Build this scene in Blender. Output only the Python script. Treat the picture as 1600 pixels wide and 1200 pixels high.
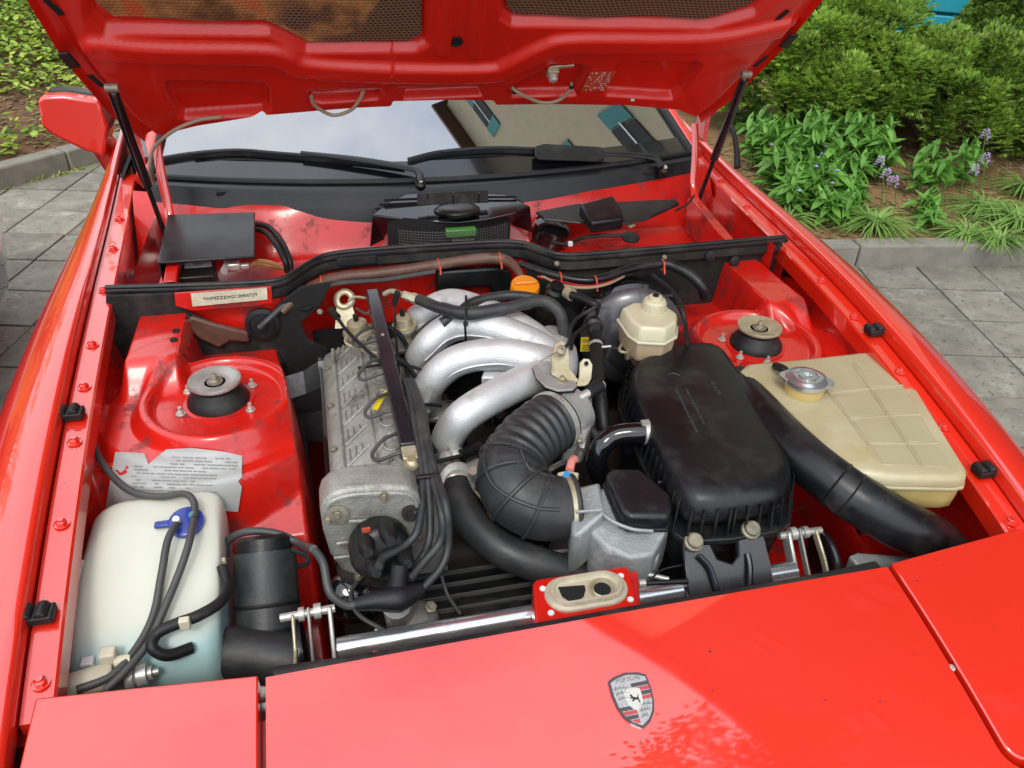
import bpy, bmesh, math, random
import numpy as np
from mathutils import Vector, Matrix
for o in list(bpy.data.objects): bpy.data.objects.remove(o)
SC = bpy.context.scene
COL = SC.collection
random.seed(7)
# ------------------------------------------------------------------ camera
CAM = Vector((-.3062, -1.1975, 1.5845)); YAW, PIT, ROL, FPX = .2583, .5877, .0384, 1209.4
_f = Vector((math.sin(YAW)*math.cos(PIT), math.cos(YAW)*math.cos(PIT), -math.sin(PIT)))
_r0 = Vector((math.cos(YAW), -math.sin(YAW), 0)); _u0 = _r0.cross(_f)
_r = _r0*math.cos(ROL)+_u0*math.sin(ROL); _u = _u0*math.cos(ROL)-_r0*math.sin(ROL)
cd = bpy.data.cameras.new('camera'); cam = bpy.data.objects.new('camera', cd); COL.objects.link(cam)
cam.matrix_world = Matrix(((_r.x, _u.x, -_f.x, CAM.x), (_r.y, _u.y, -_f.y, CAM.y), (_r.z, _u.z, -_f.z, CAM.z), (0, 0, 0, 1)))
cd.sensor_width = 36; cd.lens = FPX/1600*36; cd.clip_start = .02; cd.clip_end = 400
SC.camera = cam
# ------------------------------------------------------------------ world and sun
w = bpy.data.worlds.new('World'); SC.world = w; w.use_nodes = True
nt = w.node_tree; nt.nodes.clear()
sky = nt.nodes.new('ShaderNodeTexSky'); sky.sky_type = 'NISHITA'; sky.sun_disc = False
SUN_EL, SUN_AZ = math.radians(52), math.radians(198)      # azimuth from +Y, clockwise
sky.sun_elevation = SUN_EL; sky.sun_rotation = SUN_AZ; sky.air_density = 1.0; sky.dust_density = 2.0
mx = nt.nodes.new('ShaderNodeMixRGB'); mx.inputs[0].default_value = .62
wc = nt.nodes.new('ShaderNodeTexCoord'); wn_ = nt.nodes.new('ShaderNodeTexNoise'); wn_.inputs['Scale'].default_value = 1.9; wn_.inputs['Detail'].default_value = 7; wn_.inputs['Roughness'].default_value = .55
wr = nt.nodes.new('ShaderNodeValToRGB'); wr.color_ramp.elements[0].position = .27; wr.color_ramp.elements[0].color = (13.5, 17.0, 23.0, 1); wr.color_ramp.elements[1].position = .53; wr.color_ramp.elements[1].color = (31, 32, 33.5, 1)   # bright broken cloud veil
nt.links.new(wc.outputs['Generated'], wn_.inputs['Vector']); nt.links.new(wn_.outputs[0], wr.inputs[0]); nt.links.new(wr.outputs[0], mx.inputs[2])
bg = nt.nodes.new('ShaderNodeBackground'); bg.inputs[1].default_value = .1
wo = nt.nodes.new('ShaderNodeOutputWorld')
nt.links.new(sky.outputs[0], mx.inputs[1]); nt.links.new(mx.outputs[0], bg.inputs[0]); nt.links.new(bg.outputs[0], wo.inputs[0])
sl = bpy.data.lights.new('sun', 'SUN'); sl.energy = 1.5; sl.angle = math.radians(14); sl.color = (1, .95, .86)
so = bpy.data.objects.new('sun', sl); COL.objects.link(so); so.location = (0, 0, 12)
sd = Vector((math.sin(SUN_AZ)*math.cos(SUN_EL), math.cos(SUN_AZ)*math.cos(SUN_EL), math.sin(SUN_EL)))
so.rotation_euler = sd.to_track_quat('Z', 'Y').to_euler()
SC.view_settings.view_transform = 'Standard'; SC.view_settings.look = 'None'
SC.view_settings.exposure = -0.18; SC.view_settings.gamma = 1
# ------------------------------------------------------------------ placing helpers
def ray(px, py): return _f+_r*((px-800)/FPX)-_u*((py-600)/FPX)
def Z(px, py, z): d = ray(px, py); return CAM+d*((z-CAM.z)/d.z)
def Y(px, py, y): d = ray(px, py); return CAM+d*((y-CAM.y)/d.y)
def X(px, py, x): d = ray(px, py); return CAM+d*((x-CAM.x)/d.x)
def V(*a): return Vector(a)
def lerp(a, b, t): return a+(b-a)*t
def interp(x, xs, ys): return float(np.interp(x, xs, ys))
def spline(pts, sub=8):
    pts = [Vector(p) for p in pts]
    if len(pts) < 3 or sub < 2: return pts
    P = [pts[0]*2-pts[1]]+pts+[pts[-1]*2-pts[-2]]; out = []
    for i in range(1, len(P)-2):
        for k in range(sub):
            t = k/sub; a, b, c, d = P[i-1], P[i], P[i+1], P[i+2]
            out.append(.5*((2*b)+(c-a)*t+(2*a-5*b+4*c-d)*t*t+(3*b-a-3*c+d)*t*t*t))
    out.append(pts[-1]); return out
# ------------------------------------------------------------------ mesh builder
class M:
    def __init__(s): s.v = []; s.f = []
    def add(s, vs, fs):
        n = len(s.v); s.v += [tuple(v) for v in vs]; s.f += [tuple(i+n for i in f) for f in fs]; return s
    def box(s, c, size, rot=None):
        c = Vector(c); h = Vector(size)*.5; R = rot or Matrix.Identity(3); vs = []
        for z in (-1, 1):
            for x, y in ((-1, -1), (1, -1), (1, 1), (-1, 1)): vs.append(c+R@Vector((x*h.x, y*h.y, z*h.z)))
        return s.add(vs, [(3, 2, 1, 0), (4, 5, 6, 7), (0, 1, 5, 4), (1, 2, 6, 5), (2, 3, 7, 6), (3, 0, 4, 7)])
    def loft(s, rings, cap=True, closed=True):
        n = len(rings[0]); vs = [p for r in rings for p in r]; fs = []
        for i in range(len(rings)-1):
            for j in range(n if closed else n-1):
                k = (j+1) % n; fs.append((i*n+j, i*n+k, (i+1)*n+k, (i+1)*n+j))
        if cap and closed:
            fs.append(tuple(range(n-1, -1, -1))); fs.append(tuple((len(rings)-1)*n+j for j in range(n)))
        return s.add(vs, fs)
    def tube(s, pts, r, n=12, sub=8, cap=True, flat=1.0, up=None):
        m = len(pts); P = spline(pts, sub); N = len(P)
        if callable(r): R = [r(i/(N-1)) for i in range(N)]
        elif isinstance(r, (list, tuple)): R = [interp(i/(N-1)*(m-1), range(m), r) for i in range(N)]
        else: R = [r]*N
        T = [(P[min(i+1, N-1)]-P[max(i-1, 0)]).normalized() for i in range(N)]
        a = Vector(up) if up else (Vector((0, 0, 1)) if abs(T[0].z) < .9 else Vector((1, 0, 0)))
        a = (a-T[0]*a.dot(T[0])).normalized(); rings = []
        for i in range(N):
            a = (a-T[i]*a.dot(T[i])).normalized(); b = T[i].cross(a)
            rings.append([P[i]+(a*math.cos(2*math.pi*k/n)*flat+b*math.sin(2*math.pi*k/n))*R[i] for k in range(n)])
        return s.loft(rings, cap)
    def lathe(s, prof, o, ax=(0, 0, 1), n=24, cap=True):
        o = Vector(o); ax = Vector(ax).normalized()
        a = Vector((1, 0, 0)) if abs(ax.x) < .8 else Vector((0, 1, 0)); a = (a-ax*a.dot(ax)).normalized(); b = ax.cross(a)
        return s.loft([[o+ax*h+(a*math.cos(2*math.pi*k/n)+b*math.sin(2*math.pi*k/n))*r for k in range(n)] for r, h in prof], cap)
    def prism(s, poly, ext):
        ext = Vector(ext); poly = [Vector(p) for p in poly]
        return s.loft([[p+ext for p in poly], poly], True)
    def cyl(s, a, b, r, n=16): return s.tube([a, b], r, n=n, sub=1)
    def hexbolt(s, o, ax=(0, 0, 1), r=.007, h=.006, washer=True):
        ax = Vector(ax).normalized()
        if washer: s.lathe([(r*1.45, 0), (r*1.45, .0018)], o, ax, 14)
        s.lathe([(r, .0015), (r, h), (r*.8, h+.001)], o, ax, 6)
        return s.lathe([(r*.55, h), (r*.55, h+.004)], o, ax, 10)
    def text(s, body, size, mw, depth=.0003):
        cu = bpy.data.curves.new('t', 'FONT'); cu.body = body; cu.size = size; cu.extrude = depth; cu.resolution_u = 2
        cu.align_x = 'CENTER'; cu.align_y = 'CENTER'
        ob = bpy.data.objects.new('t', cu); me = bpy.data.meshes.new_from_object(ob)
        s.add([mw@v.co for v in me.vertices], [tuple(p.vertices) for p in me.polygons])
        bpy.data.objects.remove(ob); bpy.data.curves.remove(cu); bpy.data.meshes.remove(me); return s
    def build(s, name, mat, parent=None, bevel=0, seg=2, smooth=40, subsurf=0, label=None, recalc=True):
        me = bpy.data.meshes.new(name); V0 = np.array(s.v, dtype=float)
        if parent: off = np.array(wloc(parent))
        else:
            off = (V0.min(0)+V0.max(0))/2; off[2] = V0[:, 2].min()
        me.from_pydata([tuple(p) for p in V0-off], [], s.f)
        if recalc:
            b = bmesh.new(); b.from_mesh(me); bmesh.ops.recalc_face_normals(b, faces=b.faces); b.to_mesh(me); b.free()
        me.materials.append(MAT[mat] if isinstance(mat, str) else mat)
        if smooth:
            me.polygons.foreach_set('use_smooth', [True]*len(me.polygons)); me.set_sharp_from_angle(angle=math.radians(smooth))
        o = bpy.data.objects.new(name, me); COL.objects.link(o)
        if parent: o.parent = parent
        else: o.location = off
        if bevel:
            bm = o.modifiers.new('b', 'BEVEL'); bm.width = bevel; bm.segments = seg; bm.limit_method = 'ANGLE'; bm.angle_limit = math.radians(32)
        if subsurf:
            sm = o.modifiers.new('s', 'SUBSURF'); sm.levels = subsurf; sm.render_levels = subsurf
        if label: o['label'] = label
        return o
def wloc(o):
    p = Vector(o.location)
    while o.parent: o = o.parent; p = p+Vector(o.location)
    return p
def tag(o, label, cat=None, group=None, kind=None):
    if label: o['label'] = label
    if cat: o['category'] = cat
    if group: o['group'] = group
    if kind: o['kind'] = kind
    return o
def thing(name, loc, label, cat, group=None):
    o = bpy.data.objects.new(name, None); COL.objects.link(o); o.location = loc; o.empty_display_size = .05
    return tag(o, label, cat, group)
def copy_tree(o, parent=None, loc=None, rot=None, scale=None):
    c = o.copy(); COL.objects.link(c); c.parent = parent
    if loc is not None: c.location = loc
    if rot is not None: c.rotation_euler = rot
    if scale is not None: c.scale = scale
    for ch in o.children: copy_tree(ch, c)
    return c
def sheet(outline, cuts=(), zf=None, thick=0, M_=None):
    """ngon outline (3D) cut by planes (co,no), z reset by zf(x,y), skirt extruded down."""
    b = bmesh.new(); vs = [b.verts.new(p) for p in outline]; b.faces.new(vs)
    for co, no in cuts: bmesh.ops.bisect_plane(b, geom=b.verts[:]+b.edges[:]+b.faces[:], plane_co=co, plane_no=no)
    if zf:
        for v in b.verts: v.co.z = zf(v.co.x, v.co.y)
    if thick:
        r = bmesh.ops.extrude_edge_only(b, edges=[e for e in b.edges if e.is_boundary])
        for v in r['geom']:
            if isinstance(v, bmesh.types.BMVert): v.co.z -= thick
    b.verts.index_update(); m = M_ or M()
    m.add([v.co.copy() for v in b.verts], [tuple(v.index for v in f.verts) for f in b.faces]); b.free(); return m
def sstep(a, b, x):
    t = np.clip((x-a)/(b-a), 0, 1); return t*t*(3-2*t)
def sdpoly(px, py, poly):
    """signed distance to polygon, negative inside (numpy arrays)."""
    d = np.full(px.shape, 1e9); ins = np.zeros(px.shape, bool); n = len(poly)
    for i in range(n):
        ax, ay = poly[i]; bx, by = poly[(i+1) % n]; ex, ey = bx-ax, by-ay; wx, wy = px-ax, py-ay
        t = np.clip((wx*ex+wy*ey)/(ex*ex+ey*ey+1e-12), 0, 1)
        d = np.minimum(d, (wx-ex*t)**2+(wy-ey*t)**2)
        c = ((ay > py) != (by > py)) & (px < (bx-ax)*(py-ay)/((by-ay) if abs(by-ay) > 1e-12 else 1e-12)+ax)
        ins ^= c
    d = np.sqrt(d); return np.where(ins, -d, d)
# ------------------------------------------------------------------ materials
MAT = {}
def mat(name, col, rough=.5, metal=0, coat=0, coat_rough=.03, coat_ior=1.5, var=.12, vscale=8, bump=0, bscale=200, dirt=0, dcol=(.03, .025, .02), dscale=5, dthr=.55, rvar=.1, trans=0, sss=0, spec=.5, ior=1.5, aniso=None, col2=None, dsoft=.12):
    m = bpy.data.materials.new(name); m.use_nodes = True; t = m.node_tree; N = t.nodes; L = t.links
    p = N['Principled BSDF']; tc = N.new('ShaderNodeTexCoord')
    p.inputs['Metallic'].default_value = metal; p.inputs['Coat Weight'].default_value = coat
    p.inputs['Coat Roughness'].default_value = coat_rough; p.inputs['Coat IOR'].default_value = coat_ior
    p.inputs['Specular IOR Level'].default_value = spec; p.inputs['IOR'].default_value = ior
    if trans: p.inputs['Transmission Weight'].default_value = trans
    if sss:
        p.inputs['Subsurface Weight'].default_value = sss; p.inputs['Subsurface Radius'].default_value = (.03, .03, .025); p.inputs['Subsurface Scale'].default_value = 1
    n1 = N.new('ShaderNodeTexNoise'); n1.inputs['Scale'].default_value = vscale; n1.inputs['Detail'].default_value = 6; n1.inputs['Roughness'].default_value = .65
    L.new(tc.outputs['Object'], n1.inputs['Vector'])
    cr = N.new('ShaderNodeValToRGB'); e = cr.color_ramp.elements; c2 = col2 or tuple(min(1, c*(1+var)) for c in col)
    e[0].position = .3; e[0].color = (*[c*(1-var) for c in col], 1); e[1].position = .7; e[1].color = (*c2, 1)
    L.new(n1.outputs[0], cr.inputs[0]); out = cr.outputs[0]
    mr = N.new('ShaderNodeMapRange'); mr.inputs[1].default_value = .25; mr.inputs[2].default_value = .75
    mr.inputs[3].default_value = max(.02, rough-rvar); mr.inputs[4].default_value = min(1, rough+rvar); L.new(n1.outputs[0], mr.inputs[0]); ro = mr.outputs[0]
    if dirt:
        n2 = N.new('ShaderNodeTexNoise'); n2.inputs['Scale'].default_value = dscale; n2.inputs['Detail'].default_value = 8; n2.inputs['Roughness'].default_value = .7
        L.new(tc.outputs['Object'], n2.inputs['Vector'])
        m2 = N.new('ShaderNodeMapRange'); m2.inputs[1].default_value = dthr; m2.inputs[2].default_value = dthr+dsoft; m2.inputs[4].default_value = dirt; L.new(n2.outputs[0], m2.inputs[0])
        mm = N.new('ShaderNodeMixRGB'); mm.inputs[2].default_value = (*dcol, 1); L.new(m2.outputs[0], mm.inputs[0]); L.new(out, mm.inputs[1]); out = mm.outputs[0]
        m3 = N.new('ShaderNodeMixRGB'); m3.inputs[2].default_value = (.75, .75, .75, 1); L.new(m2.outputs[0], m3.inputs[0]); L.new(ro, m3.inputs[1]); ro = m3.outputs[0]
        if coat:
            mc = N.new('ShaderNodeMath'); mc.operation = 'MULTIPLY_ADD'; mc.inputs[1].default_value = -coat; mc.inputs[2].default_value = coat
            L.new(m2.outputs[0], mc.inputs[0]); L.new(mc.outputs[0], p.inputs['Coat Weight'])
    L.new(out, p.inputs['Base Color']); L.new(ro, p.inputs['Roughness'])
    if bump:
        n3 = N.new('ShaderNodeTexNoise'); n3.inputs['Scale'].default_value = bscale; n3.inputs['Detail'].default_value = 4; L.new(tc.outputs['Object'], n3.inputs['Vector'])
        b = N.new('ShaderNodeBump'); b.inputs['Strength'].default_value = bump; b.inputs['Distance'].default_value = .002; L.new(n3.outputs[0], b.inputs['Height']); L.new(b.outputs[0], p.inputs['Normal'])
    MAT[name] = m; return m
RED = (.72, .018, .003)
mat('paint', RED, .4, 0, 1, .02, 1.9, var=.02, vscale=2, rvar=.03)
def chips(m):
    t = m.node_tree; N, L = t.nodes, t.links; p = N['Principled BSDF']; src = p.inputs['Base Color'].links[0].from_socket; tc = N.new('ShaderNodeTexCoord')
    n = N.new('ShaderNodeTexNoise'); n.inputs['Scale'].default_value = 85; n.inputs['Detail'].default_value = 1; L.new(tc.outputs['Object'], n.inputs['Vector'])
    r = N.new('ShaderNodeMapRange'); r.inputs[1].default_value = .80; r.inputs[2].default_value = .82; L.new(n.outputs[0], r.inputs[0])
    x = N.new('ShaderNodeMixRGB'); x.inputs[2].default_value = (.12, .03, .025, 1); L.new(r.outputs[0], x.inputs[0]); L.new(src, x.inputs[1]); L.new(x.outputs[0], p.inputs['Base Color'])
    d = N.new('ShaderNodeTexNoise'); d.inputs['Scale'].default_value = 9; d.inputs['Detail'].default_value = 9; d.inputs['Roughness'].default_value = .75; L.new(tc.outputs['Object'], d.inputs['Vector'])
    q = N.new('ShaderNodeMapRange'); q.inputs[1].default_value = .4; q.inputs[2].default_value = .75; q.inputs[3].default_value = .015; q.inputs[4].default_value = .07; L.new(d.outputs[0], q.inputs[0]); L.new(q.outputs[0], p.inputs['Coat Roughness'])
chips(MAT['paint'])
mat('paint_inner', (.58, .010, .005), .33, 0, .5, .12, 1.5, var=.1, vscale=6, bump=.05, bscale=60, dirt=.75, dcol=(.06, .02, .017), dscale=5, dthr=.56, rvar=.08)
mat('paint_bay', (.60, .011, .005), .3, 0, .6, .12, 1.5, var=.14, vscale=9, bump=.2, bscale=45, dirt=.6, dcol=(.05, .03, .026), dscale=13, dthr=.545, dsoft=.07, rvar=.08)
mat('hood_inner', (.64, .012, .003), .38, 0, .4, .06, 1.5, var=.05, vscale=4, rvar=.05)
mat('black_plastic', (.007, .0075, .008), .4, 0, var=.35, vscale=9, bump=.2, bscale=200, dirt=.55, dcol=(.06, .055, .047), dscale=12, dthr=.5, dsoft=.22, spec=.4)
mat('black_satin', (.006, .0065, .008), .34, 0, var=.3, vscale=6, bump=.08, bscale=160, dirt=.55, dcol=(.055, .053, .05), dscale=11, dthr=.5, dsoft=.25, spec=.45)
mat('black_rubber', (.009, .0095, .01), .5, 0, var=.3, vscale=12, bump=.2, bscale=220, dirt=.5, dcol=(.06, .055, .048), dscale=9, dthr=.55, spec=.4)
mat('hose_rubber', (.026, .028, .029), .46, 0, var=.25, vscale=10, bump=.2, bscale=200, dirt=.55, dcol=(.085, .082, .072), dscale=14, dthr=.5, dsoft=.2)
mat('black_mat', (.008, .0075, .007), .85, 0, var=.4, vscale=14, bump=.5, bscale=90, dirt=.5, dcol=(.06, .048, .038), dscale=8, dthr=.5)
mat('gloss_black', (.006, .006, .007), .12, 0, .6, .03, var=.2, rvar=.05, dirt=.2, dcol=(.04, .037, .033), dscale=6, dthr=.58)
mat('black_enamel', (.011, .012, .017), .3, 0, .4, .15, var=.2, bump=.05, dirt=.3, dcol=(.05, .045, .05), dscale=9)
mat('seal_rubber', (.010, .010, .011), .45, 0, var=.3, vscale=20, bump=.25, bscale=150, dirt=.4, dcol=(.07, .062, .052), dscale=7, dthr=.5)
mat('cast_alu', (.37, .37, .33), .5, .4, var=.25, vscale=30, bump=.8, bscale=260, dirt=.85, dcol=(.085, .07, .048), dscale=15, dthr=.53, dsoft=.14)
mat('bright_alu', (.66, .67, .67), .42, .4, var=.09, vscale=24, bump=.6, bscale=380, dirt=.5, dcol=(.26, .24, .2), dscale=20, dthr=.57, dsoft=.12)
mat('dull_alu', (.32, .345, .34), .58, .45, var=.14, vscale=18, bump=.6, bscale=220, dirt=.6, dcol=(.5, .51, .5), dscale=16, dthr=.57, dsoft=.08)
mat('grey_alu', (.40, .40, .38), .48, .4, var=.15, vscale=12, bump=.3, bscale=200, dirt=.6, dcol=(.13, .12, .1), dscale=9, dthr=.54, dsoft=.2)
mat('zinc_gold', (.5, .42, .22), .36, .45, var=.25, vscale=25, dirt=.6, dcol=(.2, .14, .07), dscale=30, dthr=.55, col2=(.6, .56, .42))
mat('zinc', (.56, .55, .50), .33, .5, var=.18, vscale=30, dirt=.5, dcol=(.25, .2, .12), dscale=25, dthr=.56)
mat('steel', (.46, .46, .43), .36, .5, var=.2, vscale=25, dirt=.55, dcol=(.18, .14, .09), dscale=22, dthr=.55)
mat('latch_zinc', (.62, .58, .44), .34, .35, var=.16, vscale=30, dirt=.4, dcol=(.36, .29, .16), dscale=22, dthr=.55)
mat('chrome', (.62, .64, .66), .2, .85, var=.06, vscale=30, rvar=.05, dirt=.3, dcol=(.3, .28, .25), dscale=14, dthr=.6)
mat('old_bolt', (.3, .27, .2), .55, .6, var=.3, vscale=60, bump=.4, bscale=400)
mat('white_plastic', (.66, .68, .58), .42, 0, var=.04, vscale=4, sss=.3, bump=.05, bscale=40, rvar=.05, dirt=.3, dcol=(.6, .52, .33), dscale=4.5, dthr=.6, dsoft=.25)
mat('fluid_plastic', (.42, .62, .60), .4, 0, var=.06, vscale=4, sss=.3, rvar=.05)
mat('tank_plastic', (.46, .38, .19), .36, 0, .25, .15, var=.16, vscale=7, sss=.25, bump=.06, bscale=30, col2=(.52, .48, .32), dirt=.65, dcol=(.42, .27, .07), dscale=4.5, dthr=.5, dsoft=.25)
mat('tank_pocket', (.425, .375, .225), .36, 0, .2, .15, var=.08, vscale=8, sss=.2)
mat('tank_amber', (.48, .36, .13), .36, 0, .2, .15, var=.15, vscale=8, sss=.25)
mat('reservoir_plastic', (.62, .58, .40), .36, 0, .2, .1, var=.06, vscale=8, sss=.25, dirt=.3, dcol=(.4, .33, .2), dscale=12, dthr=.55)
mat('reservoir_fluid', (.46, .34, .22), .36, 0, .2, .1, var=.1, vscale=10, sss=.25)
mat('cream_plastic', (.6, .57, .42), .45, var=.12, vscale=20, dirt=.4, dcol=(.3, .25, .15), dscale=25)
mat('orange_cap', (.80, .27, .01), .35, var=.06, coat=.2)
mat('blue_cap', (.02, .045, .3), .35, var=.1, coat=.2)
mat('yellow', (.75, .55, .02), .5, var=.1)
mat('brown_loom', (.12, .058, .04), .45, var=.25, vscale=18, bump=.4, bscale=120, dirt=.5, dcol=(.17, .12, .09), dscale=9, dthr=.5)
mat('red_tie', (.5, .07, .03), .5, var=.2)
mat('wire_red', (.5, .02, .02), .45); mat('wire_green', (.08, .25, .05), .45); mat('wire_tan', (.35, .26, .17), .5)
mat('grey_cable', (.06, .06, .058), .45, var=.2, vscale=20)
mat('sticker', (.40, .405, .39), .5, .1, var=.08, vscale=18, dirt=.4, dcol=(.35, .33, .3), dscale=16, dthr=.57)
mat('paper_white', (.75, .76, .75), .5, var=.05); mat('ink', (.02, .02, .02), .6); mat('ink_grey', (.2, .2, .2), .6)
mat('vin_plate', (.60, .58, .42), .5, var=.15, vscale=60, dirt=.5, dcol=(.35, .25, .14), dscale=40, dthr=.55)
mat('enamel_black', (.02, .02, .022), .2, coat=.8); mat('enamel_red', (.45, .02, .03), .2, coat=.8)
mat('emblem_silver', (.62, .62, .6), .28, .8, var=.1, vscale=80, bump=.3, bscale=900)
mat('concrete_kerb', (.23, .215, .18), .88, var=.2, vscale=9, bump=.9, bscale=120, dirt=.6, dcol=(.12, .12, .08), dscale=5, dthr=.52, dsoft=.2)
mat('insul', (.08, .08, .082), .42, .35, var=.35, vscale=30, bump=.9, bscale=50)
mat('maroon', (.10, .012, .014), .5, var=.3, vscale=20, dirt=.5, dcol=(.1, .08, .07), dscale=20)
mat('dark_void', (.006, .006, .006), .9, var=.3)
mat('grime', (.02, .017, .014), .75, var=.5, vscale=20, bump=.6, bscale=90)
mat('copper', (.3, .14, .045), .55, .2, var=.3, vscale=120)
mat('interior', (.02, .021, .024), .7, var=.2)
mat('added_dark_wall', (.05, .03, .022), .9, var=.3, vscale=3)
mat('stone_beige', (.46, .40, .28), .85, var=.08, vscale=2); mat('shutter_teal', (.03, .2, .2), .5); mat('added_ochre_wall', (.85, .5, .1), .9, var=.1)
mat('teal_metal', (.02, .33, .42), .4, var=.06, vscale=4, dirt=.2, dcol=(.05, .2, .25))
mat('navy_paint', (.012, .012, .06), .3, coat=1); mat('white_paint', (.75, .76, .78), .35, coat=.8)
mat('indicator', (.7, .2, .02), .2, coat=1)

def bottle_mat():
    m = mat('bottle', (.64, .66, .55), .42, 0, var=.05, vscale=5, sss=.3, bump=.06, bscale=40, rvar=.05, dirt=.35, dcol=(.55, .46, .26), dscale=5, dthr=.56, dsoft=.25)
    t = m.node_tree; N, L = t.nodes, t.links; p = N['Principled BSDF']; src = p.inputs['Base Color'].links[0].from_socket
    tc = N.new('ShaderNodeTexCoord'); sp = N.new('ShaderNodeSeparateXYZ'); L.new(tc.outputs['Object'], sp.inputs[0])
    r = N.new('ShaderNodeMapRange'); r.inputs[1].default_value = .262; r.inputs[2].default_value = .238; L.new(sp.outputs[2], r.inputs[0])
    x = N.new('ShaderNodeMixRGB'); x.inputs[2].default_value = (.36, .55, .54, 1); L.new(r.outputs[0], x.inputs[0]); L.new(src, x.inputs[1]); L.new(x.outputs[0], p.inputs['Base Color'])
bottle_mat()
# ------------------------------------------------------------------ special materials
def nodes(name):
    m = bpy.data.materials.new(name); m.use_nodes = True; MAT[name] = m; return m, m.node_tree, m.node_tree.nodes['Principled BSDF']
def paving_mat():
    m, t, p = nodes('paving'); N, L = t.nodes, t.links; tc = N.new('ShaderNodeTexCoord'); oi = N.new('ShaderNodeObjectInfo')
    ad = N.new('ShaderNodeVectorMath'); ad.operation = 'MULTIPLY_ADD'; ad.inputs[1].default_value = (1, 1, 1)
    cv = N.new('ShaderNodeCombineXYZ'); mu = N.new('ShaderNodeMath'); mu.operation = 'MULTIPLY'; mu.inputs[1].default_value = 57
    L.new(oi.outputs['Random'], mu.inputs[0]); L.new(mu.outputs[0], cv.inputs[0]); L.new(mu.outputs[0], cv.inputs[1])
    L.new(tc.outputs['Object'], ad.inputs[0]); L.new(cv.outputs[0], ad.inputs[2]); vec = ad.outputs[0]
    def noise(s, d=6, r=.65):
        n = N.new('ShaderNodeTexNoise'); n.inputs['Scale'].default_value = s; n.inputs['Detail'].default_value = d; n.inputs['Roughness'].default_value = r; L.new(vec, n.inputs['Vector']); return n.outputs[0]
    a = N.new('ShaderNodeValToRGB'); a.color_ramp.elements[0].position = .32; a.color_ramp.elements[0].color = (.18, .166, .135, 1); a.color_ramp.elements[1].position = .7; a.color_ramp.elements[1].color = (.30, .28, .23, 1); L.new(noise(9), a.inputs[0])
    lm = N.new('ShaderNodeMapRange'); lm.inputs[1].default_value = .55; lm.inputs[2].default_value = .62; lm.inputs[4].default_value = .4; L.new(noise(7, 9, .75), lm.inputs[0])
    m1 = N.new('ShaderNodeMixRGB'); m1.inputs[2].default_value = (.44, .43, .37, 1); L.new(lm.outputs[0], m1.inputs[0]); L.new(a.outputs[0], m1.inputs[1])
    dm = N.new('ShaderNodeMapRange'); dm.inputs[1].default_value = .62; dm.inputs[2].default_value = .66; dm.inputs[4].default_value = .5; L.new(noise(38, 3, .5), dm.inputs[0])
    m2 = N.new('ShaderNodeMixRGB'); m2.inputs[2].default_value = (.05, .047, .04, 1); L.new(dm.outputs[0], m2.inputs[0]); L.new(m1.outputs[0], m2.inputs[1])
    hv = N.new('ShaderNodeHueSaturation'); mv = N.new('ShaderNodeMapRange'); mv.inputs[3].default_value = .82; mv.inputs[4].default_value = 1.15; L.new(oi.outputs['Random'], mv.inputs[0]); L.new(mv.outputs[0], hv.inputs['Value']); L.new(m2.outputs[0], hv.inputs['Color'])
    L.new(hv.outputs[0], p.inputs['Base Color']); p.inputs['Roughness'].default_value = .9
    b = N.new('ShaderNodeBump'); b.inputs['Strength'].default_value = .7; b.inputs['Distance'].default_value = .004; L.new(noise(70, 5), b.inputs['Height']); L.new(b.outputs[0], p.inputs['Normal'])
paving_mat()
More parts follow.
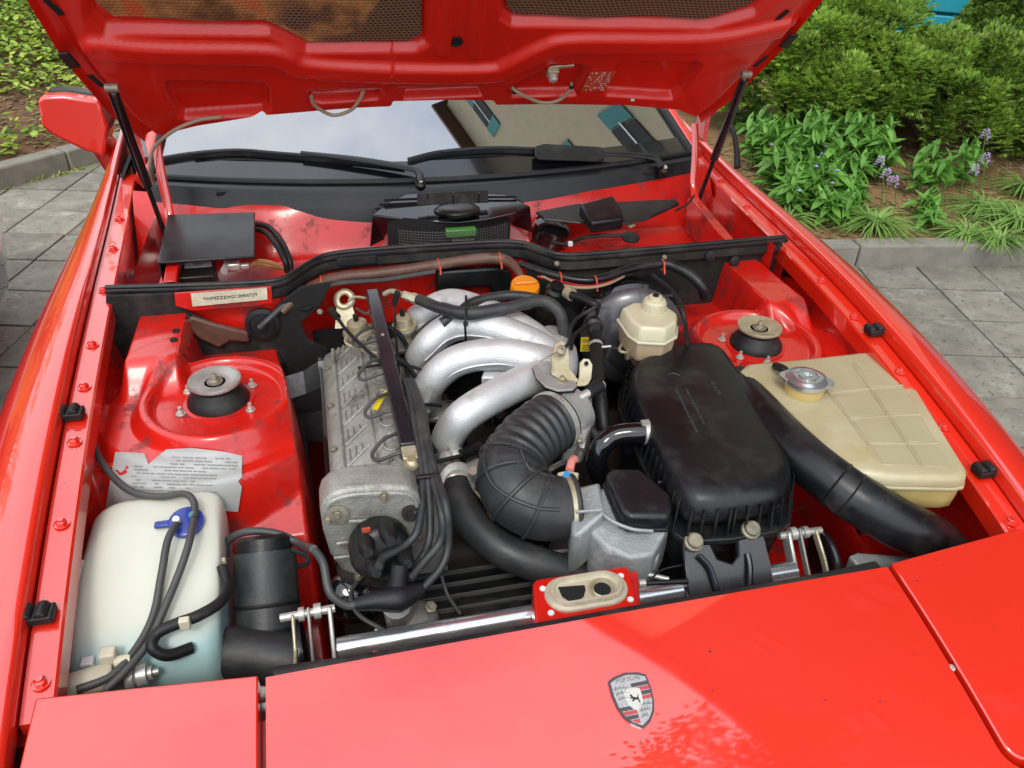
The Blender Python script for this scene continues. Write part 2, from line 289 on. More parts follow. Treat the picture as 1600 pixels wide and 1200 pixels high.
def pad_mat():
    m, t, p = nodes('sound_pad'); N, L = t.nodes, t.links; tc = N.new('ShaderNodeTexCoord')
    br = N.new('ShaderNodeTexBrick'); br.inputs['Scale'].default_value = 1; br.inputs['Brick Width'].default_value = .0095; br.inputs['Row Height'].default_value = .0075; br.inputs['Mortar Size'].default_value = .0024; br.inputs['Mortar Smooth'].default_value = .6; br.offset = .5
    mp = N.new('ShaderNodeMapping'); L.new(tc.outputs['UV'], mp.inputs[0]); L.new(mp.outputs[0], br.inputs['Vector'])
    br.inputs['Color1'].default_value = (.016, .009, .005, 1); br.inputs['Color2'].default_value = (.02, .011, .006, 1); br.inputs['Mortar'].default_value = (.20, .10, .05, 1)
    n = N.new('ShaderNodeTexNoise'); n.inputs['Scale'].default_value = 5.5; n.inputs['Detail'].default_value = 7; L.new(tc.outputs['UV'], n.inputs['Vector'])
    sp = N.new('ShaderNodeSeparateXYZ'); L.new(tc.outputs['UV'], sp.inputs[0])
    # worn fleece where the pad's face has come away (left pad, outer part)
    ax = N.new('ShaderNodeMapRange'); ax.inputs[1].default_value = -.05; ax.inputs[2].default_value = -.50; ax.inputs[3].default_value = -.2; ax.inputs[4].default_value = .30; L.new(sp.outputs[0], ax.inputs[0])
    sm = N.new('ShaderNodeMath'); sm.operation = 'ADD'; L.new(ax.outputs[0], sm.inputs[0]); L.new(n.outputs[0], sm.inputs[1])
    wr = N.new('ShaderNodeMapRange'); wr.inputs[1].default_value = .5; wr.inputs[2].default_value = .56; L.new(sm.outputs[0], wr.inputs[0])
    n2 = N.new('ShaderNodeTexNoise'); n2.inputs['Scale'].default_value = 14; n2.inputs['Detail'].default_value = 8; L.new(tc.outputs['UV'], n2.inputs['Vector'])
    cr = N.new('ShaderNodeValToRGB'); e = cr.color_ramp.elements; e[0].position = .35; e[0].color = (.13, .055, .02, 1); e[1].position = .56; e[1].color = (.42, .20, .06, 1)
    x = e.new(.66); x.color = (.55, .11, .03, 1); L.new(n2.outputs[0], cr.inputs[0])
    mm = N.new('ShaderNodeMixRGB'); L.new(wr.outputs[0], mm.inputs[0]); L.new(br.outputs[0], mm.inputs[1]); L.new(cr.outputs[0], mm.inputs[2])
    L.new(mm.outputs[0], p.inputs['Base Color']); p.inputs['Roughness'].default_value = .85
    b = N.new('ShaderNodeBump'); b.inputs['Strength'].default_value = .8; b.inputs['Distance'].default_value = .003; L.new(br.outputs['Fac'], b.inputs['Height']); L.new(b.outputs[0], p.inputs['Normal'])
pad_mat()
def glass_mat(name, tint, ior):
    m = bpy.data.materials.new(name); m.use_nodes = True; MAT[name] = m; t = m.node_tree; N, L = t.nodes, t.links; N.remove(N['Principled BSDF'])
    tr = N.new('ShaderNodeBsdfTransparent'); tr.inputs[0].default_value = (*tint, 1); gl = N.new('ShaderNodeBsdfGlossy'); gl.inputs['Roughness'].default_value = .01
    fr = N.new('ShaderNodeFresnel'); fr.inputs[0].default_value = ior; mx = N.new('ShaderNodeMixShader')
    L.new(fr.outputs[0], mx.inputs[0]); L.new(tr.outputs[0], mx.inputs[1]); L.new(gl.outputs[0], mx.inputs[2]); L.new(mx.outputs[0], N['Material Output'].inputs[0])
glass_mat('glass', (.45, .52, .5), 5.5)
# ------------------------------------------------------------------ ground: paving slabs, sand joints, kerbs
GA = math.radians(-14); GE1 = V(math.cos(GA), math.sin(GA), 0); GE2 = V(-math.sin(GA), math.cos(GA), 0); PIT_S = .30
g = M().add([(-60, -60, -.02), (60, -60, -.02), (60, 60, -.02), (-60, 60, -.02)], [(0, 1, 2, 3)]).build('ground', mat('sand', (.06, .055, .045), .95, var=.3, vscale=30, bump=.5, bscale=60), smooth=0)
tag(g, 'dark sandy ground below the paving', kind='structure')
pav = M().add([V(0, 0, -.012)+GE1*a+GE2*b for a, b in ((-6, -7), (6, -7), (6, 4.4), (-6, 4.4))], [(0, 1, 2, 3)]).build('pavement', 'sand', smooth=0)
tag(pav, 'grey concrete slab paving under and around the red car', kind='structure')
def slab_far():
    m, t, p = nodes('paving_far'); N, L = t.nodes, t.links; ge = N.new('ShaderNodeNewGeometry'); mp = N.new('ShaderNodeMapping'); mp.vector_type = 'TEXTURE'; mp.inputs[1].default_value = (-1.70, 3.45, 0); mp.inputs[2].default_value = (0, 0, GA); L.new(ge.outputs['Position'], mp.inputs[0])
    b = N.new('ShaderNodeTexBrick'); b.offset = 0; b.inputs['Scale'].default_value = 1; b.inputs['Brick Width'].default_value = PIT_S; b.inputs['Row Height'].default_value = PIT_S; b.inputs['Mortar Size'].default_value = .006; b.inputs['Mortar Smooth'].default_value = .1
    b.inputs['Color1'].default_value = (.2, .19, .165, 1); b.inputs['Color2'].default_value = (.25, .24, .205, 1); b.inputs['Mortar'].default_value = (.03, .027, .022, 1); L.new(mp.outputs[0], b.inputs['Vector'])
    n = N.new('ShaderNodeTexNoise'); n.inputs['Scale'].default_value = 9; n.inputs['Detail'].default_value = 8; L.new(ge.outputs['Position'], n.inputs['Vector']); x = N.new('ShaderNodeMixRGB'); x.blend_type = 'OVERLAY'; x.inputs[0].default_value = .5; L.new(b.outputs[0], x.inputs[1]); L.new(n.outputs[0], x.inputs[2]); L.new(x.outputs[0], p.inputs['Base Color']); p.inputs['Roughness'].default_value = .9
slab_far(); pav.data.materials[0] = MAT['paving_far']
sm = M().box((0, 0, -.0), (PIT_S-.009, PIT_S-.009, .024)); slab0 = None
off0 = V(-1.70, 3.45, 0)
for i in range(-9, 17):
    for j in range(-11, 4):
        c = off0+GE1*(i*PIT_S+PIT_S/2)+GE2*(j*PIT_S+PIT_S/2)
        # keep only slabs the photo can see (left of and right of the car, behind the kerb lines)
        left = -2.6 < c.x < -1.0 and .9 < c.y and (c.y-3.5)-(c.x+2.04) < .16
        right = 1.0 < c.x < 3.3 and c.y > -.4 and c.y < 1.78-(c.x-2.18)*.151+.07
        if not (left or right): continue
        if slab0 is None:
            slab0 = sm.build('paving_slab', 'paving', bevel=.003, seg=1); slab0.parent = pav; s = slab0
        else: s = slab0.copy(); COL.objects.link(s)
        s.parent = pav; s.location = c-wloc(pav)+V(0, 0, -.012+random.uniform(-.002, .0015)); s.rotation_euler = (random.uniform(-.006, .006), random.uniform(-.006, .006), GA+random.uniform(-.006, .006))
def kerb_run(name, p0, p1, h, wd, n, label):
    """kerb stones laid end to end from p0 to p1 (front face line), body on the far side"""
    d = (p1-p0); L_ = d.length; d.normalize(); nrm = V(-d.y, d.x, 0); st = thing(name, p0, label, 'kerb')
    a = math.atan2(d.y, d.x); R = Matrix.Rotation(a, 3, 'Z')
    for k in range(n):
        c = p0+d*(L_*(k+.5)/n)+nrm*(wd/2)+V(0, 0, h/2-.06+random.uniform(-.003, .003))
        M().box(c, (L_/n-.008, wd, h+.12), R).build('kerb_stone', 'concrete_kerb', st, bevel=.012, seg=2)
    return st
kerb_run('kerb', V(1.2, 1.928, 0), V(5.2, 1.324, 0), .12, .10, 4, 'weathered grey concrete kerb edging the flower bed')
kerb_run('kerb', V(-3.4, 2.14, 0), V(-.9, 4.61, 0), .13, .12, 3, 'low grey concrete kerb along the weedy bank')
# ------------------------------------------------------------------ the car
car = thing('sports_car', V(0, 1.2, 0), 'red classic sports car with its bonnet raised over the engine bay', 'car')
def pf(xs, ys, d): c = np.polyfit(xs, ys, d); return lambda t: float(np.polyval(c, t))
rz = pf([-1.1, -1.0, -.8, -.68, -.6, -.5, -.43, -.25, -.08, .15, .35, .7, 1.0, 1.4], [.54, .60, .688, .728, .75, .775, .798, .835, .862, .88, .89, .905, .918, .93], 6)
gw = pf([-1.1, -.8, -.6, -.43, -.25, -.08, .35, .7, 1.0, 1.4], [.67, .70, .708, .715, .727, .737, .765, .788, .81, .83], 4)
fw = pf([-1.1, -.8, -.6, -.3, 0, .3, .6, 1.0, 1.4], [.735, .81, .84, .866, .878, .874, .868, .868, .87], 4)
YS = [ -1.08+i*.035 for i in range(72)]
for sx in (-1, 1):
    rings = []
    for y in YS:
        g_, r_, w_ = gw(y), rz(y), fw(y); dw = w_-g_
        prof = [(g_+.003, r_-.03), (g_+.001, r_-.012), (g_+.001, r_+.004), (g_+.006, r_+.009), (g_+.016, r_+.0105), (g_+dw*.22, r_+.0105), (g_+dw*.36, r_+.0055), (g_+dw*.5, r_-.0035), (g_+dw*.64, r_-.0165), (g_+dw*.78, r_-.0345), (g_+dw*.9, r_-.060), (g_+dw*.97, r_-.088), (w_, r_-.13), (w_+.006, r_-.2), (w_, r_-.32), (w_-.02, r_-.5), (w_-.03, .16)]
        rings.append([V(sx*a, y, b) for a, b in prof])
    m = M(); m.loft(rings, cap=False, closed=False)
    fen = m.build('front_fender', 'paint', car, smooth=60, subsurf=1)
    # seam flange carrying the bolts
    rail = M(); rings = []
    for y in [-.56+.03*i for i in range(51)]:
        g_, r_ = gw(y), rz(y)
        rings.append([V(sx*a, y, b) for a, b in ((g_, r_-.040), (g_-.0005, r_-.020), (g_-.034, r_-.0215), (g_-.037, r_-.025), (g_-.037, r_-.058), (g_-.031, r_-.058), (g_-.031, r_-.04))])
    rl = rail.loft(rings, True).build('fender_rail', 'paint', car, smooth=30)
    for y in [-.515, -.29, -.135, -.005, .115, .31, .5, .66] if sx < 0 else [-.52, -.33, -.19, -.02, .12, .33, .52, .7]:
        o = V(sx*(gw(y)-.019), y, rz(y)-.0208); M().hexbolt(o, (0, 0, 1), .0075, .006).build('rail_bolt', 'paint', rl)
    for y in (-.432, -.079):
        o = V(sx*(gw(y)-.010), y, rz(y)-.010); q = M()
        for d in (-.009, .009): q.tube([o+V(d-.004, -.012, .004), o+V(d-.004, .012, .004)], .008, n=8, sub=1)
        q.box(o+V(0, 0, -.002), (.036, .026, .012)); q.build('rubber_stop', 'black_rubber', rl, bevel=.002)
# nose and headlight covers
nz = lambda x, y: interp(y, [-1.12, -1.05, -.95, -.85, -.75, -.65, -.58, -.5], [.52, .585, .645, .69, .722, .7445, .758, .77])-.02*max(0, abs(x)-.3)**2*3
_nc = np.polyfit([-1.12, -1.05, -.95, -.85, -.75, -.65, -.58, -.5], [.545, .597, .648, .689, .722, .7455, .759, .77], 4)
nz = lambda x, y: float(np.polyval(_nc, y))-.05*(x*x)*.35
cuts = [((0, -1.1+.03*k, 0), (0, 1, 0)) for k in range(20)]+[((-.7+.05*k, 0, 0), (1, 0, 0)) for k in range(29)]
def rc(cx, cy, r, a0, a1, n=6): return [V(cx+r*math.cos(math.radians(lerp(a0, a1, k/n))), cy+r*math.sin(math.radians(lerp(a0, a1, k/n))), 0) for k in range(n+1)]
YE, YF = -.566, -.842
out = [V(-.434, YE, 0), V(.434, YE, 0)]+rc(.434+.03, YF+.03, .03, 180, 270)+[V(.698, YF, 0), V(.66, -1.1, 0), V(-.66, -1.1, 0), V(-.698, YF, 0)]+rc(-.434-.03, YF+.03, .03, 270, 360)
sheet(out, cuts, nz, .02).build('nose_panel', 'paint', car, bevel=.0025, smooth=30)
for sx in (-1, 1):
    pts = [V(sx*.443, YE+.004, 0), V(sx*.694, YE+.028, 0), V(sx*.699, YF+.06, 0)]+[V(sx*p.x, p.y, 0) for p in (rc(.699-.03, YF+.009+.03, .03, 0, -90))]+[V(sx*p.x, p.y, 0) for p in rc(.443+.026, YF+.009+.026, .026, 270, 180)]
    if sx < 0: pts = pts[::-1]
    sheet(pts, cuts, lambda x, y: nz(x, y)+.001, .02).build('headlight_cover', 'paint', car, bevel=.0025, smooth=30)
    # dark channel under the gap
sheet([V(-.7, -.60, 0), V(.7, -.60, 0), V(.68, -1.09, 0), V(-.68, -1.09, 0)], cuts, lambda x, y: nz(x, y)-.03).build('nose_frame', 'paint_inner', car)
s = M(); s.tube([V(x, YE+.003+(.006 if abs(x) > .4 else 0), nz(x, YE)-.006) for x in (-.425, -.3, -.1, .1, .3, .425)], .009, n=8, sub=4, flat=.6); s.build('front_seal', 'seal_rubber', car)
for px, py in ((413, 1103), (1487, 1043)):
    o = Z(px, py, .725); M().lathe([(.005, -.006), (.005, 0), (.003, .002)], o, (0, -.2, 1), 12).build('gap_screw', 'zinc', car)
# lower nose front, so the car has a bumper
M().loft([[V(x, -1.1+.12*(x/.7)**2*0, z) for x in np.linspace(-.66, .66, 12)] for z in (.56, .45, .3, .18)], False, False).build('bumper', 'paint', car)
# ------------------------------------------------------------------ inner fenders (pressed sheet)
def inner(sx):
    nx, ny = 150, 250; s = np.linspace(.345, .74, nx); y = np.linspace(-.56, .30, ny); S, Yg = np.meshgrid(s, y, indexing='ij')
    gwv = np.array([gw(t)-.002 for t in y])[None, :]; rzv = np.array([rz(t)-.06 for t in y])[None, :]
    if sx < 0: base = np.interp(y, [-.56, -.42, -.30, -.22, -.10, .0, .12, .3], [.42, .44, .52, .655, .725, .755, .745, .73])[None, :]+0*S
    else: base = np.interp(y, [-.56, -.42, -.25, -.16, -.10, .0, .12, .3], [.45, .47, .50, .55, .72, .755, .745, .73])[None, :]+0*S
    z = base-.03*sstep(.60, .70, S)*(Yg < -.1)
    # ledge terrace round the tower
    d = np.sqrt(((S-.545)/.20)**2+((Yg-.005)/.185)**2)
    z = z+(np.maximum(z, .762)-z)*sstep(1.16, 1.03, d); z = z+(np.maximum(z, .778)-z)*sstep(.93, .84, d)
    d2 = np.maximum(np.sqrt(((S-.52)/.125)**2+(Yg/.125)**2), np.abs((S-.52)/.15+0*(Yg/.2)))
    z = z+(.806-z)*sstep(1.16, 1.0, d2)
    z = z-.017*sstep(.93, .84, d2)
    # box channel running back from the tower along the outer wall
    ch = sstep(.575, .592, S)*sstep(.70, .675, S)*sstep(.03, .10, Yg); z = z+(.838-z)*ch*.96
    ch2 = sstep(.605, .625, S)*sstep(.672, .655, S)*sstep(.1, .14, Yg); z = z-.0*ch2
    # outer wall up to the rail
    wl = sstep(-.035, -.004, S-gwv); z = z+(rzv-z)*wl
    # inboard drop
    edge = np.interp(y, [-.56, -.35, -.15, .0, .12, .3], [.40, .385, .395, .405, .42, .44])[None, :]
    dr = sstep(0, -.045, S-edge); z = z+(.33-z)*dr
    vs = [V(sx*S[i, j], Yg[i, j], z[i, j]) for i in range(nx) for j in range(ny)]
    fs = [(i*ny+j, i*ny+j+1, (i+1)*ny+j+1, (i+1)*ny+j) for i in range(nx-1) for j in range(ny-1)]
    o = M().add(vs, fs).build('inner_fender', 'paint_bay', car, smooth=60)
    def f(xx, yy):
        a = min(nx-1.001, max(0, (abs(xx)-.345)/.395*(nx-1))); b = min(ny-1.001, max(0, (yy+.56)/.86*(ny-1))); i, j = int(a), int(b); u, v = a-i, b-j
        return float((z[i, j]*(1-u)+z[i+1, j]*u)*(1-v)+(z[i, j+1]*(1-u)+z[i+1, j+1]*u)*v)
    return o, f
inL, zL = inner(-1); inR, zR = inner(1)
for (sx, inn) in ((-1, inL), (1, inR)):
    # strut mounts
    st = thing('strut_mount', V(sx*.52, 0, .789), ('strut top mount with steel dished plate, beside the torn paper sticker' if sx < 0 else 'strut top mount with yellowed steel plate, behind the coolant tank'), 'strut mount', 'strut top mounts')
    c = V(sx*.52, 0, .789)
    M().lathe([(.074, 0), (.074, .003), (.068, .004)], c, n=40).build('base_ring', 'paint_inner', st)
    M().lathe([(.066, .003), (.065, .010), (.059, .019), (.050, .029), (.045, .036), (.048, .041), (.046, .046), (.02, .046)], c, n=40).build('rubber_bushing', 'black_rubber', st)
    M().lathe([(.045, .046), (.0545, .047), (.0555, .050), (.0545, .053), (.046, .0525), (.036, .047), (.022, .046), (.0, .046)], c, n=40, cap=False).build('top_plate', 'steel' if sx < 0 else 'zinc_gold', st)
    M().lathe([(.013, .046), (.013, .050), (.0095, .052), (.009, .053)], c, n=6).lathe([(.0065, .05), (.0065, .062), (.005, .064)], c, n=12).lathe([(.017, .046), (.017, .0485)], c, n=20).build('centre_nut', 'old_bolt', st)
    for a in (35, 145, 205, 325) if sx < 0 else (30, 150, 215, 262):
        o = c+V(math.cos(math.radians(a))*.083, math.sin(math.radians(a))*.083, .001); M().hexbolt(o, (0, 0, 1), .0072, .007).lathe([(.0042, .006), (.0042, .016)], o, n=10).build('stud_nut', 'zinc', st)
for o in list(bpy.data.objects):
    if o.name.startswith('strut_mount'): o.scale = (.8, .8, .9)
# slot in the tower's inner face and two holes in the box channel
for q in ((-.405, -.02), ): M().box(V(-.408, -.045, .745), (.008, .010, .06), Matrix.Rotation(.35, 3, 'X')).build('slot', 'dark_void', inL, bevel=.003)
for y in (.15, .185):
    M().lathe([(.007, 0), (.007, .0035)], V(-.602, y, zL(-.602, y)-.001), n=16).build('plug', 'black_rubber', inL)
# ------------------------------------------------------------------ firewall, seal, plenum
SEAL = [Z(165, 450, .885), Z(300, 446, .885), Z(420, 440, .885), Z(458, 427, .887), Z(500, 402, .89), Z(560, 392, .893), Z(700, 382, .895), Z(790, 378, .895), Z(830, 383, .893), Z(862, 395, .889), Z(905, 398, .886), Z(1050, 386, .885), Z(1222, 371, .885)]
SP = spline(SEAL, 6)
def wall(a, b, name, mt, z0=.30, dz=.012, dy=.0):
    P = [p for p in SP if a <= p.x <= b]; m = M()
    m.loft([[V(p.x, p.y+dy, p.z-dz-(p.z-dz-z0)*t) for p in P] for t in (0, .12, .3, .6, 1)], False, False); return m.build(name, mt, car, smooth=50)
fwl = wall(-.76, .13, 'firewall', 'paint_bay'); fwr = wall(.11, .76, 'firewall', 'black_mat')
# front lip below the seal
lip = M(); lip.loft([[V(p.x, p.y-a, p.z-b) for p in SP] for a, b in ((.004, .012), (.012, .015), (.014, .028), (.006, .036))], False, False); lip.build('cowl_lip', 'black_mat', car, smooth=50)
m = M(); m.tube([V(p.x, p.y+.002, p.z) for p in SP[::3]]+[SP[-1]], .0052, n=10, sub=4); m.tube([V(p.x, p.y-.008, p.z-.005) for p in SP[::3]]+[V(SP[-1].x, SP[-1].y-.008, SP[-1].z-.005)], .0038, n=8, sub=4, flat=1.4)
m.build('cowl_seal', 'seal_rubber', car)
def seal_y(x): 
    return interp(x, [p.x for p in SP], [p.y for p in SP])
yb = lambda x: .605+.115*(x/.68)**2
# plenum floor
nx, ny = 90, 40; vs = []
for i in range(nx):
    x = lerp(-.745, .745, i/(nx-1)); y0, y1 = seal_y(x)+.004, yb(x)+.01
    for j in range(ny):
        t = j/(ny-1); y = lerp(y0, y1, t); z = .815-.03*math.sin(t*math.pi)*1.0+.10*float(sstep(.72, 1.0, np.array(t)))
        if x > .2: z += .045*math.exp(-((x-.42)/.15)**2)*float(sstep(1.0, .3, np.array(t)))*float(sstep(.0, .15, np.array(t)))
        if x < -.45: z -= .03*float(sstep(-.45, -.55, np.array(x)))*math.sin(t*math.pi)
        z += .05*float(sstep(.07, .0, np.array(t)))
        vs.append(V(x, y, z))
M().add(vs, [(i*ny+j, i*ny+j+1, (i+1)*ny+j+1, (i+1)*ny+j) for i in range(nx-1) for j in range(ny-1)]).build('plenum_floor', 'paint_bay', car, smooth=50)
for sx in (-1, 1):
    m = M(); m.loft([[V(sx*a, y, b) for y in np.linspace(.26, .95, 12)] for a, b in ((.69, .885), (.688, .84), (.685, .78))], False, False)
    m.loft([[V(sx*(gw(y)-.033), y, rz(y)-.03-(rz(y)-.03-.77)*t) for y in np.linspace(.26, 1.0, 14)] for t in (0, .5, 1)], False, False); m.build('plenum_side', 'paint_inner', car)
    m = M(); m.prism([V(sx*.615, .34, .80), V(sx*.615, .56, .80), V(sx*.615, .58, .885), V(sx*.615, .54, .89), V(sx*.615, .36, .862)], V(sx*.006, 0, 0)); m.prism([V(sx*.615, .35, .862), V(sx*.615, .56, .889), V(sx*.64, .56, .889), V(sx*.64, .35, .862)], V(0, 0, -.004)); m.build('hinge_bracket', 'paint_inner', car, bevel=.002)
# black cowl panel under the windscreen
XS = np.linspace(-.70, .70, 41)
cp = M().loft([[V(x, yb(x)+a, b) for x in XS] for a, b in ((-.03, .825), (-.014, .893), (-.010, .900), (.0, .928), (.004, .936), (.012, .939), (.028, .940), (.03, .93))], False, False).build('cowl_panel', 'black_satin', car, smooth=35)
for px, py in ((350, 300), (1010, 268)):
    o = Z(px, py, .925); M().box(o+V(0, -.006, 0), (.034, .01, .012)).build('drain_slot', 'black_rubber', cp, bevel=.002)
# windscreen
def wsp(x, t): 
    hw = lerp(.70, .60, t); u = x*hw/.70
    return V(u, yb(x)+.028+t*.80, .938+t*.385-.05*t*t-.03*(x/.7)**2*t)
m = M(); T_ = np.linspace(0, 1, 14); m.loft([[wsp(x, t) for x in XS] for t in T_], False, False)
ws = m.build('windscreen', 'glass', car, smooth=80)
m = M(); m.tube([wsp(x, .012)+V(0, -.003, .002) for x in XS[::4]], .008, n=8, sub=3)
for e in (-.70, .70): m.tube([wsp(e, t)+V(0, 0, .004) for t in (0, .3, .6, 1)], .012, n=8, sub=4)
m.tube([wsp(x, 1)+V(0, .0, .0) for x in XS[::4]], .014, n=8, sub=3)
M().loft([[wsp(x, t)+V(0, -.0015, .0035) for x in XS] for t in (0, .04, .085)], False, False).build('screen_band', 'gloss_black', car, smooth=80)
def onglass(px, py, up=.008):
    d = ray(px, py); a, b = 1.2, 3.2
    def g(t):
        p = CAM+d*t; x = max(-.7, min(.7, p.x)); q = (p.y-yb(x)-.028)/.8; return p.z-(.938+q*.385-.05*q*q-.03*(x/.7)**2*q+up)
    for _ in range(40):
        c = (a+b)/2
        if g(c) > 0: a = c
        else: b = c
    return CAM+d*a
m.build('windscreen_seal', 'black_rubber', car)
# cabin behind the glass: pillars, roof, dash, wheel
m = M(); m.loft([[wsp(x, 1)+V(0, a, b) for x in XS] for a, b in ((0, 0), (.3, .03), (.7, .03), (1.3, -.10), (1.9, -.33))], False, False); m.build('roof', 'paint', car, smooth=50)
for sx in (-1, 1):
    m = M(); m.tube([wsp(sx*.70, t)+V(sx*.014, .012, -.004) for t in (0, .3, .6, 1)], .024, n=10, sub=4); m.build('windscreen_pillar', 'paint', car)
    m = M(); m.prism([V(sx*.80, .9, .90), V(sx*.62, 1.43, 1.24), V(sx*.62, 2.1, 1.27), V(sx*.7, 3.2, .9)], V(-sx*.006, 0, -.004)); m.build('side_window', 'interior', car)
    m = M(); m.loft([[V(sx*a, y, b) for y in np.linspace(1.36, 3.4, 12)] for a, b in ((.80, .92), (.862, .86), (.872, .72), (.87, .5), (.84, .16))], False, False); m.build('body_side', 'paint', car, smooth=50)
    # wheels
    for y in (0, 2.4):
        wh = M().lathe([(.2, -.02), (.305, -.01), (.315, .01), (.315, .15), (.3, .18), (.2, .19)], V(sx*.70, y, .315), (sx, 0, 0), 36).build('tyre', 'black_rubber', car)
        M().lathe([(.2, .186), (.19, .16), (.06, .165), (.05, .185), (.0, .186)], V(sx*.70, y, .315), (sx, 0, 0), 30).build('rim', 'grey_alu', wh)
M().loft([[V(x, 3.4, z) for x in np.linspace(-.86, .86, 6)] for z in (.16, .5, .9)], False, False).build('tail_panel', 'paint', car)
M().loft([[V(x, y, .93-.1*0) for x in np.linspace(-.8, .8, 6)] for y in (2.9, 3.4)], False, False).build('tail_deck', 'paint', car)
M().loft([[V(x, yb(x)+.05+a, b) for x in XS] for a, b in ((0, .925), (.10, .955), (.30, .99), (.42, .985), (.46, .93), (.46, .6))], False, False).build('dashboard', 'interior', car, smooth=50)
sw = M(); c = V(.34, 1.28, 1.0); A, B = V(1, 0, 0), V(0, .35, .94)
sw.tube([c+A*math.cos(a)*.19+B*math.sin(a)*.19 for a in np.linspace(0, 2*math.pi, 25)], .014, n=8, sub=2); sw.tube([c-A*.18, c, c+A*.18], .015, n=8, sub=2); sw.build('steering_wheel', 'interior', car)
M().box((0, 1.9, .75), (1.3, .3, .55)).build('seat_back', 'interior', car, bevel=.05)
M().add([V(-.8, 1.1, .4), V(.8, 1.1, .4), V(.8, 3.3, .4), V(-.8, 3.3, .4)], [(0, 1, 2, 3)]).build('cabin_floor', 'interior', car)
M().tube([Z(1152, 262, .935), Z(1151, 235, .97), Z(1146, 205, 1.01), Z(1138, 188, 1.03)], [.009, .007, .006, .005], n=10, sub=4).build('aerial_stub', 'black_rubber', car)
# bay floor
M().add([V(-.7, -1.08, .17), V(.7, -1.08, .17), V(.7, .5, .17), V(-.7, .5, .17)], [(0, 1, 2, 3)]).build('undertray', 'grime', car)
# door mirror on the left
mr = M(); a = [Y(p[0], p[1], 1.10) for p in ((66, 150), (72, 143), (105, 142), (160, 150), (175, 190), (168, 236), (140, 228), (92, 205), (72, 190))]
mr.prism([p+V(.0, .06, 0) for p in a], V(.0, -.11, .0)); mo = mr.build('door_mirror', 'paint', car, bevel=.016, seg=3)
m = M(); m.prism([Y(p[0], p[1], 1.10)+V(0, .04, .004) for p in ((74, 143), (105, 142), (165, 151), (170, 160), (80, 149))], V(0, -.05, 0)); m.build('mirror_cap', 'black_plastic', mo, bevel=.004)
M().tube([V(-.92, 1.16, .99), V(-.89, 1.17, .92), V(-.87, 1.18, .86)], [.06, .06, .065], n=14, sub=4, flat=.5).build('mirror_foot', 'paint', mo)
